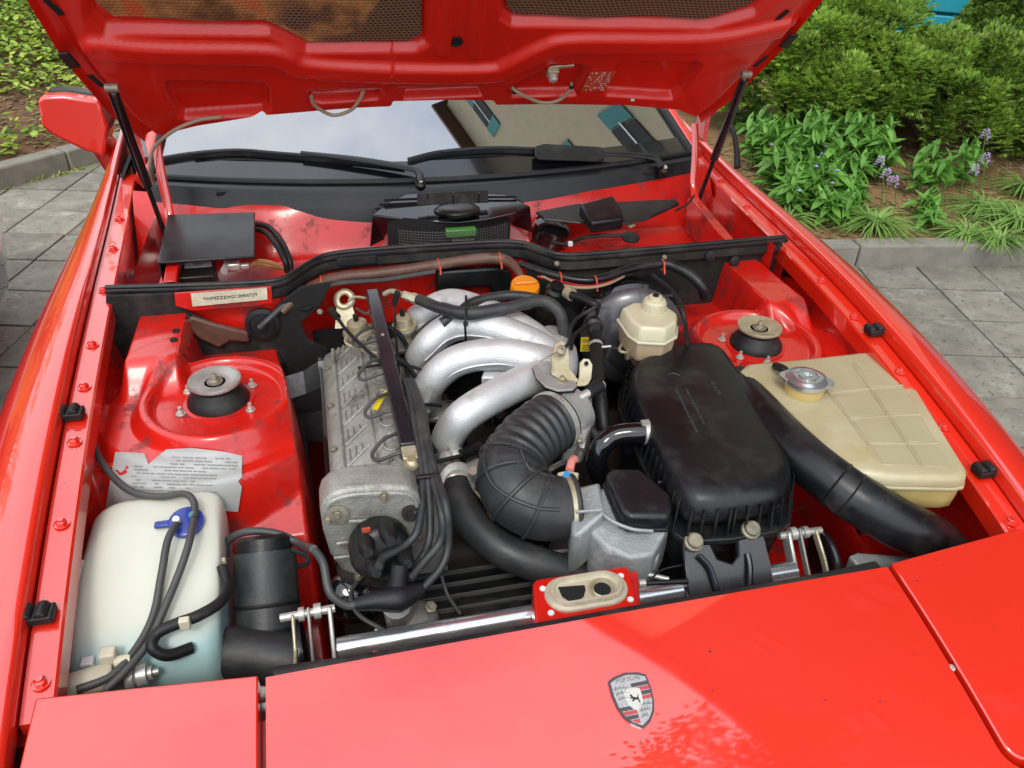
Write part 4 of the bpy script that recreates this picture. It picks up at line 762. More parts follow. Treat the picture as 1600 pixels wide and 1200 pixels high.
M().tube([Z(352, 870, .69), Z(356, 845, .71), Z(385, 831, .73), Z(430, 833, .73), Z(470, 850, .72), Y(490, 858, -.40)], .006, n=10, sub=6).build('coil_lead', 'grey_cable', dist)
for k, (x0, x1, end) in enumerate(((652, 660, ((655, 820), (635, 850), (600, 870), (592, 885))), (660, 668, ((672, 830), (660, 870), (640, 890))), (664, 676, ((690, 800), (688, 845), (660, 880), (640, 905))), (668, 682, ((697, 790), (700, 850), (690, 885), (662, 918))))):
    P = [Z(632+k*4, 595, .815), Z(x0-8, 640, .83), Z(x0, 690, .825), Z(x1, 745, .81)]+[Y(a, b, -.37-.02*i) for i, (a, b) in enumerate(end)]
    M().tube(P, .0062, n=10, sub=6).build('ignition_lead', 'hose_rubber', dist)
M().box(Z(668, 748, .81), (.034, .008, .016)).build('lead_clamp', 'black_plastic', dist, bevel=.002)
# ------------------------------------------------------------------ throttle body and linkage
tbd = thing('throttle_body', Z(885, 640, .72), 'alloy throttle body with cable quadrant and gold plated brackets', 'throttle body')
tax = (Z(826, 690, .79)-Z(880, 650, .79)).normalized()
M().lathe([(.05, -.03), (.05, .0), (.045, .002), (.045, .03)], Z(878, 652, .78), tax, 28).build('throttle_barrel', 'grey_alu', tbd)
M().prism([Z(818, 628, .80), Z(850, 612, .81), Z(925, 610, .80), Z(926, 660, .78), Z(912, 690, .77), Z(880, 690, .77), Z(872, 640, .79), Z(820, 645, .795)], V(0, 0, -.05)).build('throttle_casting', 'grey_alu', tbd, bevel=.004)
M().prism([Z(908, 632, .80), Z(926, 628, .80), Z(914, 700, .76), Z(903, 700, .76)], V(.0, .01, -.02)).build('lever_strut', 'zinc', tbd, bevel=.002)
c = Z(878, 596, .84); q = M()
def qp(px, py): return Z(px, py, .842)
q.prism([qp(832, 572), qp(838, 568), qp(850, 582), qp(868, 590), qp(898, 595), qp(902, 602), qp(895, 608), qp(872, 610), qp(852, 603), qp(838, 588)], V(0, 0, -.004)); qd = q.build('cable_quadrant', 'grey_alu', tbd, bevel=.001)
q = M(); q.prism([Z(831, 574, .834), Z(838, 590, .834), Z(852, 606, .834), Z(874, 613, .834), Z(898, 610, .834), Z(903, 602, .834), Z(895, 600, .834), Z(850, 592, .834)], V(0, 0, -.005)); q.build('quadrant_rim', 'black_plastic', qd)
M().lathe([(.010, .0), (.010, .003)], c, n=16).hexbolt(c+V(0, 0, .003), (0, 0, 1), .006, .005, False).build('spindle_nut', 'zinc_gold', qd)
M().lathe([(.014, -.03), (.016, -.028), (.014, -.024), (.016, -.020), (.014, -.016), (.016, -.012), (.014, -.008)], c, n=18).build('return_spring', 'old_bolt', qd)
q = M(); q.prism([Z(862, 560, .86), Z(866, 538, .87), Z(876, 532, .872), Z(887, 537, .872), Z(889, 556, .865), Z(890, 575, .845), Z(905, 595, .83), Z(895, 602, .825), Z(862, 586, .84)], V(0, .004, -.003)); q.build('cable_bracket', 'zinc_gold', tbd, bevel=.001)
M().lathe([(.009, 0), (.009, .003), (.004, .005)], Z(877, 547, .874), (0, -.6, .8), 14).build('grommet', 'old_bolt', tbd)
q = M(); q.prism([Z(905, 590, .835), Z(906, 567, .85), Z(912, 560, .855), Z(921, 561, .855), Z(926, 570, .85), Z(924, 592, .835), Z(918, 603, .825), Z(900, 604, .825)], V(0, .004, -.003)); q.build('cable_bracket', 'zinc_gold', tbd, bevel=.001)
M().lathe([(.004, 0), (.004, .002)], Z(916, 568, .853), (0, -.6, .8), 12).build('keyhole', 'dark_void', tbd)
M().tube([Z(842, 566, .848), Z(858, 556, .858), Z(877, 547, .876)], .0014, n=6, sub=4).build('throttle_cable', 'old_bolt', tbd)
M().tube([Z(877, 547, .876), Z(889, 535, .87), Z(893, 510, .86), Z(905, 495, .86), Z(930, 480, .87), Z(934, 474, .87)], .0035, n=8, sub=5).build('throttle_cable', 'black_rubber', tbd)
q = M(); q.lathe([(.008, 0), (.008, .03), (.010, .031), (.010, .05), (.006, .055)], Z(905, 622, .82), Z(938, 603, .83)-Z(905, 622, .82), 12); q.build('link_joint', 'zinc', tbd)
M().cyl(Z(920, 612, .828), Z(938, 602, .83), .0125).build('link_boot', 'black_rubber', tbd)
for p in ((848, 632), (905, 633), (835, 637)): M().hexbolt(Z(*p, .808), (0, -.2, 1), .006, .005).build('body_screw', 'zinc_gold', tbd)
# ------------------------------------------------------------------ rubber intake elbow
el = thing('intake_elbow', Z(800, 760, .69), 'ribbed black rubber intake elbow with bellows between throttle and airflow meter', 'intake hose')
EPX = [(872, 655, .785), (846, 672, .785), (818, 697, .78), (800, 732, .765), (806, 768, .75), (838, 790, .735), (872, 794, .728), (896, 793, .726)]
EP = [Z(*p) for p in EPX]
def er(t): 
    r = interp(t, [0, .3, .45, .8, 1], [.052, .053, .057, .053, .050])
    if .04 < t < .36: r += .0022*(math.sin((t-.04)/.32*math.pi*2*6.5)) 
    return r
M().tube(EP, er, n=36, sub=22).build('bellows_tube', 'hose_rubber', el, smooth=60)
SPE = spline(EP, 22); NE = len(SPE)
def eframe(t):
    i = int(t*(NE-1)); i = min(max(i, 1), NE-2); T = (SPE[i+1]-SPE[i-1]).normalized(); v = V(0, 0, 1); v = (v-T*T.z).normalized(); return SPE[i], T, v, T.cross(v)
for t in (.40, .50, .60, .71):
    p, T, v, w_ = eframe(t); r = er(t)+.0015
    M().tube([p+(v*math.cos(a)+w_*math.sin(a))*r for a in np.linspace(0, 2*math.pi, 25)], .0034, n=6, sub=2).build('hoop_rib', 'hose_rubber', el)
for ang in (50, -18, -75):
    M().tube([(lambda f: f[0]+(f[2]*math.cos(math.radians(ang))+f[3]*math.sin(math.radians(ang)))*(er(t)+.001))(eframe(t)) for t in np.linspace(.38, .8, 12)], .003, n=6, sub=2).build('long_rib', 'hose_rubber', el)
for t, mt in ((.045, 'zinc'), (.95, 'zinc_gold')):
    p, T, v, w_ = eframe(t); M().lathe([(er(t)+.001, -.0055), (er(t)+.0025, -.005), (er(t)+.0025, .005), (er(t)+.001, .0055)], p, T, 40, False).build('hose_clamp', mt, el)
p, T, v, w_ = eframe(.985); M().lathe([(.055, -.004), (.057, 0), (.055, .004)], p, T, 36, False).build('hose_lip', 'hose_rubber', el)
# ------------------------------------------------------------------ airflow meter
af = thing('airflow_meter', Z(980, 830, .63), 'oxidised grey alloy airflow meter with square black lid', 'airflow meter')
nk = M(); nk.prism([Z(893, 762, .765), Z(938, 752, .765), Z(945, 800, .765), Z(905, 836, .74), Z(893, 838, .735)], V(0, 0, -.085)); nk.build('inlet_neck', 'dull_alu', af, bevel=.006)
bo = M(); bo.prism([Z(930, 772, .757), Z(962, 737, .762), Z(1056, 780, .752), Z(1046, 818, .745), Z(1022, 868, .725), Z(985, 872, .725), Z(948, 858, .725), Z(922, 832, .735)], V(0, 0, -.09)); bo.build('meter_body', 'dull_alu', af, bevel=.007, seg=3)
M().prism([Z(926, 838, .715), Z(955, 862, .71), Z(985, 878, .705), Z(1028, 876, .705), Z(1032, 862, .71), Z(985, 862, .715), Z(950, 846, .72)], V(0, 0, -.025)).build('body_flange', 'dull_alu', af, bevel=.003)
M().tube([Z(935, 790, .76), Z(950, 810, .758), Z(985, 826, .752), Z(1020, 830, .748)], .003, n=6, sub=6).build('cast_rib', 'dull_alu', af)
M().tube([Z(900, 800, .766), Z(940, 797, .768)], .0025, n=6, sub=1).build('cast_rib', 'dull_alu', af)
ld = [Z(946, 740, .785), Z(956, 730, .787), Z(1000, 731, .787), Z(1052, 772, .778), Z(1052, 790, .773), Z(1044, 808, .768), Z(985, 808, .768), Z(972, 800, .77)]
M().prism(ld, V(0, 0, -.03)).build('meter_lid', 'black_satin', af, bevel=.009, seg=4)
M().prism([p+V((p.x-.13)*.06, (p.y+.36)*.06, -.024) for p in ld], V(0, 0, -.006)).build('lid_lip', 'black_satin', af, bevel=.002)
# plug beside the meter
q = M(); q.prism([Z(870, 738, .77), Z(885, 735, .775), Z(905, 738, .77), Z(903, 752, .765), Z(872, 752, .765)], V(0, 0, -.02)); pl = q.build('wiring_plug', 'zinc_gold', af, bevel=.002)
M().lathe([(.007, 0), (.007, .003)], Z(886, 744, .773), (0, -.3, 1), 14).build('plug_dot', mat('plug_blue', (.02, .25, .6), .4), pl)
M().tube([Z(890, 735, .775), Z(893, 722, .778), Z(898, 717, .776)], .007, n=8, sub=4).build('heat_sleeve', mat('salmon', (.7, .25, .2), .5), pl)
for k in range(4): M().tube([Z(862+k*4, 752, .755), Z(850+k*3, 738, .745), Z(875+k*3, 722, .76), Z(896, 715, .77), Z(908, 690, .765), Z(918, 680, .76), Z(940, 676, .755)], .0028, n=6, sub=5).build('plug_wire', 'grey_cable', pl)

# small hardware round the throttle: link rod, stop screw, wire spring, vacuum nipples
M().cyl(Z(908, 640, .80), Z(906, 700, .765), .0035).build('link_rod', 'zinc', tbd); M().cyl(Z(828, 636, .808), Z(846, 632, .812), .0045).build('stop_screw', 'cream_plastic', tbd)
M().tube([Z(868, 616, .82), Z(872, 640, .812), Z(884, 640, .812), Z(888, 618, .822), Z(900, 622, .82), Z(906, 634, .812)], .0018, n=6, sub=5).build('wire_spring', 'zinc_gold', tbd)
for p in ((860, 618), (893, 615), (918, 622), (905, 690), (850, 625)): M().lathe([(.0055, 0), (.0055, .006), (.003, .008)], Z(*p, .812 if p[1] < 660 else .775), (0, -.3, 1), 8).build('body_screw', 'old_bolt', tbd)
for p in ((512, 812), (655, 840), (560, 900), (600, 775)): M().hexbolt(Y(*p, -.349), (0, -1, .15), .005, .004).build('housing_bolt', 'old_bolt', hsg)
for y in (-.26, -.13, .0, .13): M().lathe([(.006, 0), (.006, .006), (.004, .007)], V(-.331, y, .751), (-.3, 0, 1), 6).build('cover_bolt', 'old_bolt', cvr)
# ------------------------------------------------------------------ air filter box
ab = thing('air_filter_box', Z(1100, 720, .56), 'large black plastic air filter housing with ribbed sides beside the intake', 'air filter box')
lid = [(982, 578), (1010, 556), (1050, 542), (1100, 536), (1124, 542), (1138, 560), (1175, 618), (1222, 690), (1240, 735), (1236, 762), (1215, 778), (1150, 788), (1085, 792), (1066, 780), (1040, 730), (1000, 650), (980, 605)]
def rings(poly, levels):
    P0 = [Z(*p, .795) for p in poly]; c = sum(P0, V(0, 0, 0))/len(P0); return [[V(c.x+(p.x-c.x)*k, c.y+(p.y-c.y)*k, z) for p in P0] for z, k in levels]
m = M().loft(rings(lid, [(.735, 1.035), (.775, 1.025), (.792, 1.005), (.803, .975), (.810, .93), (.814, .86), (.8155, .6), (.816, .3)])); m.build('filter_lid', 'black_satin', ab, smooth=70, subsurf=1)
m = M().loft(rings(lid, [(.742, 1.085), (.732, 1.09), (.728, 1.07)])); m.build('lid_rim', 'black_plastic', ab, bevel=.002)
m = M().loft(rings(lid, [(.725, 1.03), (.66, .99), (.54, .92)])); m.build('filter_tub', 'black_plastic', ab, smooth=60)
R_ = rings(lid, [(.79, 1.015), (.738, 1.06)]); n = len(lid)
for i in range(n):
    a0, a1, b0, b1 = R_[0][i], R_[0][(i+1) % n], R_[1][i], R_[1][(i+1) % n]
    if a0.y > -.02 and a0.x > .4: continue
    for t in np.arange(.1, 1, .022/max(.02, (b1-b0).length)):
        p, q = lerp(a0, a1, t), lerp(b0, b1, t); M().tube([p, q], .0022, n=5, sub=1).build('rib', 'black_plastic', ab)
for px, py in ((1090, 805), (1205, 800), (1035, 770), (985, 690)):
    c = Z(px, py, .735); M().prism([c+V(-.014, -.006, .03), c+V(.014, -.006, .03), c+V(.010, -.012, -.02), c+V(-.010, -.012, -.02)], V(0, .006, 0)).build('spring_clip', 'black_enamel', ab, bevel=.002)
xd = (Z(1104, 700, .82)-Z(1047, 585, .82)).normalized(); yd = V(0, 0, 1).cross(xd).normalized(); 
e_ = mat('emboss', (.05, .053, .056), .4)
for (px, py, txt, sz) in ((1072, 640, 'Bitte Filterwechsel nach Vorschrift', .0092), (1086, 634, 'Only use original filter element', .0085), (1118, 606, 'AIR FILTER', .0095)):
    textline(ab, txt, Z(px, py, .8162), sz, xd, yd, 'emboss', .0004)
M().tube([Z(1044, 586, .819), Z(1052, 583, .8195), Z(1062, 587, .819)], .0012, n=5, sub=4).build('moulding_mark', 'emboss', ab)
# snorkel
sn = thing('intake_snorkel', Z(1340, 780, .62), 'fat curved black air snorkel running from filter box towards the headlight', 'intake pipe')
SN = [Z(1150, 590, .775), Z(1190, 645, .79), Z(1256, 716, .792), Z(1328, 772, .775), Z(1400, 816, .745), Z(1455, 842, .705), Z(1490, 875, .63)]
M().tube(SN, [.030, .036, .039, .040, .040, .039, .038], n=28, sub=8).build('snorkel_tube', 'black_satin', sn, smooth=60)
S5 = spline(SN, 10)
for i in (27, 30): T = (S5[i+1]-S5[i-1]).normalized(); M().lathe([(.0395, -.002), (.0415, 0), (.0395, .002)], S5[i], T, 30, False).build('joint_band', 'black_plastic', sn)
# breather hose into the lid
br = thing('breather_hose', Z(950, 720, .66), 'bent glossy black breather hose clamped to the filter box', 'hose')
BH = [Z(1022, 676, .785), Z(995, 676, .785), Z(962, 680, .78), Z(940, 697, .765), Z(932, 722, .735), Z(940, 748, .69), Z(950, 760, .66)]
M().tube(BH, .0185, n=18, sub=8).build('hose', 'gloss_black', br); T = (BH[0]-BH[1]).normalized()
M().lathe([(.0195, -.006), (.0208, -.005), (.0208, .005), (.0195, .006)], BH[0]-T*.012, T, 24, False).box(BH[0]-T*.012+V(-.006, 0, .022), (.014, .01, .006)).build('hose_clamp', 'zinc', br)
M().tube([BH[0], Z(1040, 676, .78)], .017, n=16, sub=1).build('spigot', 'black_plastic', br)
# ------------------------------------------------------------------ coolant tank
tk = thing('coolant_tank', Z(1330, 680, .69), 'yellowed translucent coolant expansion tank with silver pressure cap', 'coolant tank')
TO = [(1155, 580), (1166, 570), (1255, 562), (1382, 548), (1396, 553), (1412, 578), (1430, 606), (1512, 738), (1510, 747), (1495, 750), (1400, 748), (1345, 742), (1305, 722), (1262, 678), (1208, 628), (1166, 604)]
def trings(levels):
    P0 = [Z(*p, .810) for p in TO]; c = sum(P0, V(0, 0, 0))/len(P0); return [[V(c.x+(p.x-c.x)*k, c.y+(p.y-c.y)*k, z) for p in P0] for z, k in levels]
M().loft(trings([(.795, 1.0), (.803, 1.0), (.810, .99), (.814, .965), (.815, .93), (.815, .5)])).build('tank_top', 'tank_plastic', tk, smooth=55)
M().loft(trings([(.787, 1.012), (.794, 1.012)])).build('seam_flange', 'tank_plastic', tk, bevel=.002)
M().loft(trings([(.788, .985), (.765, .98), (.747, .97), (.740, .94)])).build('tank_base', 'tank_amber', tk, smooth=55)
def bil(a, b): # grid over the tank top in px
    A, B, C_, D = (1205, 588), (1388, 560), (1494, 735), (1330, 728); t0 = (lerp(A[0], B[0], a), lerp(A[1], B[1], a)); t1 = (lerp(D[0], C_[0], a), lerp(D[1], C_[1], a)); return (lerp(t0[0], t1[0], b), lerp(t0[1], t1[1], b))
for a0, a1, b0, b1 in ((.38, .68, .0, .22), (.72, .98, -.02, .22), (.36, .68, .26, .48), (.72, .98, .26, .48), (.36, .68, .52, .74), (.72, .98, .52, .74), (.30, .68, .78, .97), (.72, .97, .78, .97)):
    M().prism([Z(*bil(a, b), .8157) for a, b in ((a0, b0), (a1, b0), (a1, b1), (a0, b1))], V(0, 0, -.006)).build('tank_pocket', 'tank_pocket', tk, bevel=.0006, seg=1)
for a0, b0, a1, b1 in ((.35, .24, .98, .24), (.35, .5, .98, .5), (.33, .76, .98, .76), (.70, 0, .70, .97), (.34, .0, .34, .97)):
    M().tube([Z(*bil(lerp(a0, a1, t), lerp(b0, b1, t)), .8152) for t in (0, .5, 1)], .0022, n=6, sub=2).build('baffle_line', 'tank_plastic', tk)
cN = Z(1255, 612, .815); M().lathe([(.034, -.002), (.034, .02), (.031, .024)], cN, n=28).build('filler_neck', 'tank_amber', tk)
cp_ = M().lathe([(.036, .020), (.038, .022), (.038, .030), (.033, .031), (.030, .034), (.022, .035), (.021, .032), (.016, .032), (.015, .036), (.008, .036), (.007, .033), (0, .033)], cN, n=36, cap=False).build('pressure_cap', 'chrome', tk)
for a in (-30, 150): d = V(math.cos(math.radians(a)), math.sin(math.radians(a)), 0); t = V(-d.y, d.x, 0); M().prism([cN+V(0, 0, .029)+d*.034+t*.018, cN+V(0, 0, .029)+d*.047+t*.006, cN+V(0, 0, .029)+d*.047-t*.006, cN+V(0, 0, .029)+d*.034-t*.018], V(0, 0, -.006)).build('cap_ear', 'chrome', cp_, bevel=.001)
M().tube([Z(1233, 585, .83), Z(1222, 576, .833), Z(1212, 572, .825)], .008, n=10, sub=4).build('overflow_hose', 'black_rubber', tk)
for px, py in ((1390, 573),): M().box(Z(px, py, .805), (.03, .03, .004)).build('mounting_lug', 'tank_plastic', tk, bevel=.001)
# ------------------------------------------------------------------ brake booster, master cylinder, reservoir
bb = thing('brake_booster', V(.27, .20, .62), 'round black brake servo drum below the black cowl, with yellow label', 'brake servo')
bc = Y(988, 528, .17); bax = V(-.18, -1, .12).normalized()
M().lathe([(.09, -.09), (.118, -.075), (.122, -.04), (.122, -.03), (.119, -.026), (.123, -.018), (.123, -.01), (.116, -.004)], bc, bax, 48).build('drum', 'gloss_black', bb, smooth=35)
M().lathe([(.117, -.006), (.112, .004), (.100, .012), (.085, .020), (.070, .024), (.062, .034), (.052, .038), (.04, .038), (.03, .05), (0, .05)], bc, bax, 48, False).build('drum_face', mat('servo_grey', (.10, .10, .105), .28, .3, .3, .1, var=.2, vscale=14, dirt=.3, dcol=(.05, .04, .03), dscale=10), bb, smooth=35)
nn = bax; c = Y(919, 537, .06); xd = V(1, .0, 0); xd = (xd-nn*xd.dot(nn)).normalized(); yd = nn.cross(xd)*1; yd = V(0, 0, 1)-nn*nn.z; yd.normalize()
yl = M().prism([c+xd*a+yd*b for a, b in ((-.015, -.017), (.014, -.017), (.014, .014), (-.015, .014))], -nn*.001).build('yellow_label', 'yellow', bb)
textline(yl, 'Girling', c+yd*.007+xd*.002+nn*.0012, .011, xd, yd, 'ink', .0002)
for k, wd in enumerate((.018, .02, .016)): M().box(c+yd*(-.003-.005*k)+nn*.0008-xd*.002, (wd, .0008, .0012)).build('print', 'ink', yl, smooth=0)
M().cyl(bc+bax*.04, bc+bax*.17+V(0, 0, -.01), .022).build('master_cylinder', 'zinc_gold', bb)
vh = Y(928, 510, .06)
M().lathe([(.018, -.012), (.018, .004), (.012, .008), (.011, .014), (.006, .014)], vh, bax, 18).build('vacuum_valve', 'black_plastic', bb)
res = thing('brake_fluid_reservoir', Z(1014, 535, .80), 'cream translucent brake fluid reservoir with ribbed screw cap', 'fluid reservoir')
rp = [(968, 486), (986, 477), (1036, 478), (1060, 496), (1058, 512), (1040, 522), (1000, 520), (985, 510)]
def rr_(levels, dz=0):
    P0 = [Z(*p, .862) for p in rp]; c = sum(P0, V(0, 0, 0))/len(P0); return [[V(c.x+(p.x-c.x)*k, c.y+(p.y-c.y)*k, z) for p in P0] for z, k in levels]
M().loft(rr_([(.842, 1.0), (.862, .97), (.872, .9)])).build('upper_shell', 'reservoir_plastic', res, bevel=.004, seg=3)
M().loft(rr_([(.838, 1.07), (.843, 1.07)])).build('seam_flange', 'reservoir_plastic', res, bevel=.0015)
M().loft(rr_([(.838, .99), (.80, .94), (.795, .9)])).build('lower_shell', 'reservoir_fluid', res, bevel=.004, seg=3)
rcx = Z(1022, 480, .875); rc_ = M().lathe([(.022, -.006), (.022, .014), (.020, .017), (.013, .018), (.013, .024), (.005, .025)], rcx, n=28).build('screw_cap', 'reservoir_plastic', res)
q = M()
for k in range(26): a = k/26*2*math.pi; q.box(rcx+V(math.cos(a)*.0222, math.sin(a)*.0222, .004), (.002, .002, .016), Matrix.Rotation(a, 3, 'Z'))
q.build('grip_ribs', 'reservoir_plastic', rc_, smooth=0); M().lathe([(.006, .025), (.006, .028), (.003, .028), (.003, .026)], rcx, n=12).build('cap_valve', 'black_rubber', rc_)
M().tube([Z(1040, 462, .895), Z(1055, 463, .897), Z(1066, 480, .88), Z(1072, 520, .84), Z(1076, 545, .80)], .004, n=8, sub=5).tube([Z(1020, 430, .89), Z(1050, 455, .90), Z(1068, 490, .89), Z(1074, 540, .82)], .004, n=8, sub=5).build('level_wires', 'black_rubber', res)
M().cyl(Z(978, 555, .79), Z(1010, 552, .79), .010).build('outlet', 'zinc_gold', res); M().tube([Z(985, 535, .80), Z(978, 530, .80), Z(968, 548, .80), Z(990, 552, .795)], .003, n=6, sub=4).build('brake_pipe', 'zinc_gold', res)
M().tube([Z(948, 560, .79), Z(955, 545, .79), Z(975, 548, .785), Z(985, 560, .78)], .004, n=8, sub=4).build('brake_pipe', 'hose_rubber', res)
# vacuum hose to the servo
vh_ = thing('vacuum_hose', Z(940, 640, .66), 'straight black vacuum hose rising to the servo valve, wire clamp on top', 'hose')
VH = [vh+bax*.008+V(.002, 0, -.012), Z(931, 540, .815), Z(934, 580, .80), Z(938, 620, .78), Z(944, 670, .74), Z(950, 700, .70)]
M().tube(VH, .0125, n=14, sub=6).build('hose', 'black_rubber', vh_); M().lathe([(.0135, -.004), (.0142, 0), (.0135, .004)], VH[1], VH[2]-VH[1], 18, False).cyl(VH[1]+V(-.01, -.012, .003), VH[1]+V(.026, -.012, .003), .0025).build('hose_clamp', 'zinc', vh_)
# coolant hose
ch_ = thing('coolant_hose', Z(800, 860, .58), 'thick dull black coolant hose curving past the elbow to the radiator', 'hose')
CH = [Z(708, 745, .70), Z(716, 775, .695), Z(740, 820, .68), Z(785, 858, .665), Z(850, 885, .645), Z(920, 902, .62), Z(990, 915, .60)]
M().tube(CH, [.026, .0265, .028, .029, .029, .028, .028], n=24, sub=8).build('hose', 'hose_rubber', ch_, smooth=60)
M().lathe([(.028, -.007), (.0295, -.005), (.0295, .005), (.028, .007)], lerp(CH[0], CH[1], .35), CH[1]-CH[0], 28, False).build('hose_clamp', 'zinc', ch_)
# oil filler and refrigerant hoses
of = thing('oil_filler', Z(822, 480, .76), 'bright orange-yellow oil filler cap on a black neck', 'oil cap')
oc = Z(820, 452, .845); M().lathe([(.029, -.012), (.031, -.010), (.031, .010), (.029, .014), (.025, .015)], oc, (0, -.25, 1), 32).build('filler_cap', 'orange_cap', of)
M().prism([oc+V(0, -.003, .014)+V(a, b, -b*-.25*0) for a, b in ((-.024, -.005), (.024, -.005), (.024, .005), (-.024, .005))], V(0, -.001, .006)).build('cap_grip', 'orange_cap', of, bevel=.003)
M().cyl(oc+V(0, 0, -.012), oc+V(.004, .0, -.10), .024).build('filler_neck', 'black_plastic', of)
M().lathe([(.026, -.022), (.027, -.018), (.026, -.014)], oc+V(0, 0, -.012), (0, -.1, 1), 24, False).build('neck_ring', 'orange_cap', of)
fh = thing('fuel_hoses', Z(770, 480, .85), 'pair of dull black fuel hoses tied together above the silver runners', 'hose')
F1 = [Z(655, 468, .862), Z(690, 482, .872), Z(730, 490, .878), Z(790, 482, .882), Z(845, 470, .882), Z(872, 485, .87), Z(880, 510, .84), Z(884, 540, .80)]
F2 = [Z(690, 505, .845), Z(715, 490, .858), Z(740, 472, .868), Z(790, 462, .872), Z(835, 466, .872), Z(862, 482, .85)]
M().tube(F1, .0115, n=14, sub=7).build('hose', 'hose_rubber', fh); M().tube(F2, .010, n=14, sub=7).build('hose', 'hose_rubber', fh)
M().tube(F1[1:3]+[F1[3]], .0128, n=14, sub=5).build('sleeve', 'hose_rubber', fh)
M().tube([Z(728, 535, .82), Z(727, 510, .87), Z(728, 482, .895), Z(728, 466, .885), Z(728, 462, .86)], .0026, n=6, sub=5).lathe([(.005, -.004), (.005, .004)], Z(728, 506, .875), (0, .3, 1), 6).build('cable_tie', 'black_plastic', fh)
M().tube([Z(645, 530, .80), Z(672, 505, .825), Z(705, 488, .842)], .006, n=8, sub=4).build('hose', 'black_rubber', fh)
# heater hose with fitting near the servo
hh = thing('heater_fitting', Z(890, 470, .80), 'black valve with brass hose end and short rubber hose by the servo', 'hose fitting')
M().cyl(Z(886, 457, .86), Z(894, 461, .862), .013).lathe([(.009, 0), (.009, .006)], Z(894, 461, .862), (1, -.3, 0), 12).build('brass_end', 'zinc_gold', hh)
M().tube([Z(893, 461, .862), Z(910, 466, .864), Z(928, 475, .862), Z(934, 480, .855)], .009, n=10, sub=5).build('hose', 'black_rubber', hh)
M().lathe([(.02, -.02), (.02, .01), (.014, .016), (.014, .025)], Z(866, 458, .85), (.1, -.4, 1), 18).build('valve_body', 'black_plastic', hh); M().lathe([(.02, -.03), (.022, .02)], Z(880, 500, .80), (.4, -.6, .6), 18).build('valve_body', 'black_plastic', hh)
M().tube([Z(934, 480, .855), Z(932, 492, .85), Z(915, 510, .84), Z(897, 525, .84), Z(892, 545, .83)], .004, n=8, sub=5).build('cable', 'black_rubber', hh)
# ------------------------------------------------------------------ wiring looms on the firewall
lm = thing('brown_wiring_loom', Z(620, 428, .85), 'sagging brown taped wiring loom strung along the firewall', 'wiring loom')
BL = [Z(440, 488, .82), Z(462, 466, .84), Z(490, 447, .85), Z(530, 433, .855), Z(600, 426, .855), Z(680, 414, .862), Z(740, 405, .868), Z(780, 404, .868), Z(800, 412, .866), Z(812, 428, .86), Z(820, 442, .85)]
M().tube(BL, [.008, .0105, .011, .0115, .0115, .0115, .012, .013, .011, .008, .006], n=12, sub=6).build('taped_loom', 'brown_loom', lm)
M().tube([Z(405, 512, .80), Z(418, 500, .815), Z(440, 480, .83), Z(455, 470, .838)], .0055, n=8, sub=5).build('cable', 'grey_cable', lm)
M().tube([Z(470, 480, .82), Z(490, 465, .83), Z(520, 444, .845), Z(600, 437, .848), Z(680, 424, .855)], .005, n=8, sub=5).build('cable', 'grey_cable', lm)
for k in range(2): M().tube([Z(462, 468, .835), Z(455+k*3, 478, .825), Z(480, 482-k*3, .825), Z(500, 465, .835), Z(505, 448, .845)], .0035, n=6, sub=5).build('cable', 'black_rubber', lm)
for px, py, z in ((685, 413, .862), (780, 404, .868), (502, 441, .852)):
    c = Z(px, py, z); q = M(); q.tube([c+V(0, math.cos(a)*.0125, math.sin(a)*.0125) for a in np.linspace(0, 2*math.pi, 13)], .0022, n=6, sub=1); q.cyl(c+V(.002, -.012, 0), c+V(.002, -.02, -.016), .0022); q.build('cable_tie', 'red_tie', lm)
l2 = thing('black_wiring_loom', Z(980, 420, .84), 'black sleeved wiring loom with red ties running over the servo', 'wiring loom')
L2 = [Z(812, 412, .868), Z(850, 425, .865), Z(900, 437, .86), Z(935, 436, .862), Z(985, 420, .868), Z(1035, 412, .868), Z(1070, 424, .86), Z(1095, 445, .84), Z(1103, 465, .81)]
M().tube(L2, [.007, .008, .008, .008, .0095, .0105, .0115, .012, .013], n=12, sub=6).build('sleeved_loom', 'black_satin', l2)
for k, (mt, dz) in enumerate((('wire_red', 0), ('wire_green', -.004), ('wire_tan', .004), ('wire_tan', .006))):
    M().tube([Z(840+k*3, 432, .858+dz), Z(880, 441+k*2, .853+dz), Z(918, 447+k, .852+dz), Z(950, 441+k, .852+dz), Z(975, 432, .855)], .0024, n=6, sub=5).build('wire', mt, l2)
for px, py, z in ((875, 434, .862), (930, 440, .86), (1035, 414, .868)):
    c = Z(px, py, z); q = M(); q.tube([c+V(0, math.cos(a)*.0115, math.sin(a)*.0115) for a in np.linspace(0, 2*math.pi, 13)], .0022, n=6, sub=1); q.cyl(c+V(0, -.011, 0), c+V(0, -.018, -.014), .0022); q.build('cable_tie', 'red_tie', l2)
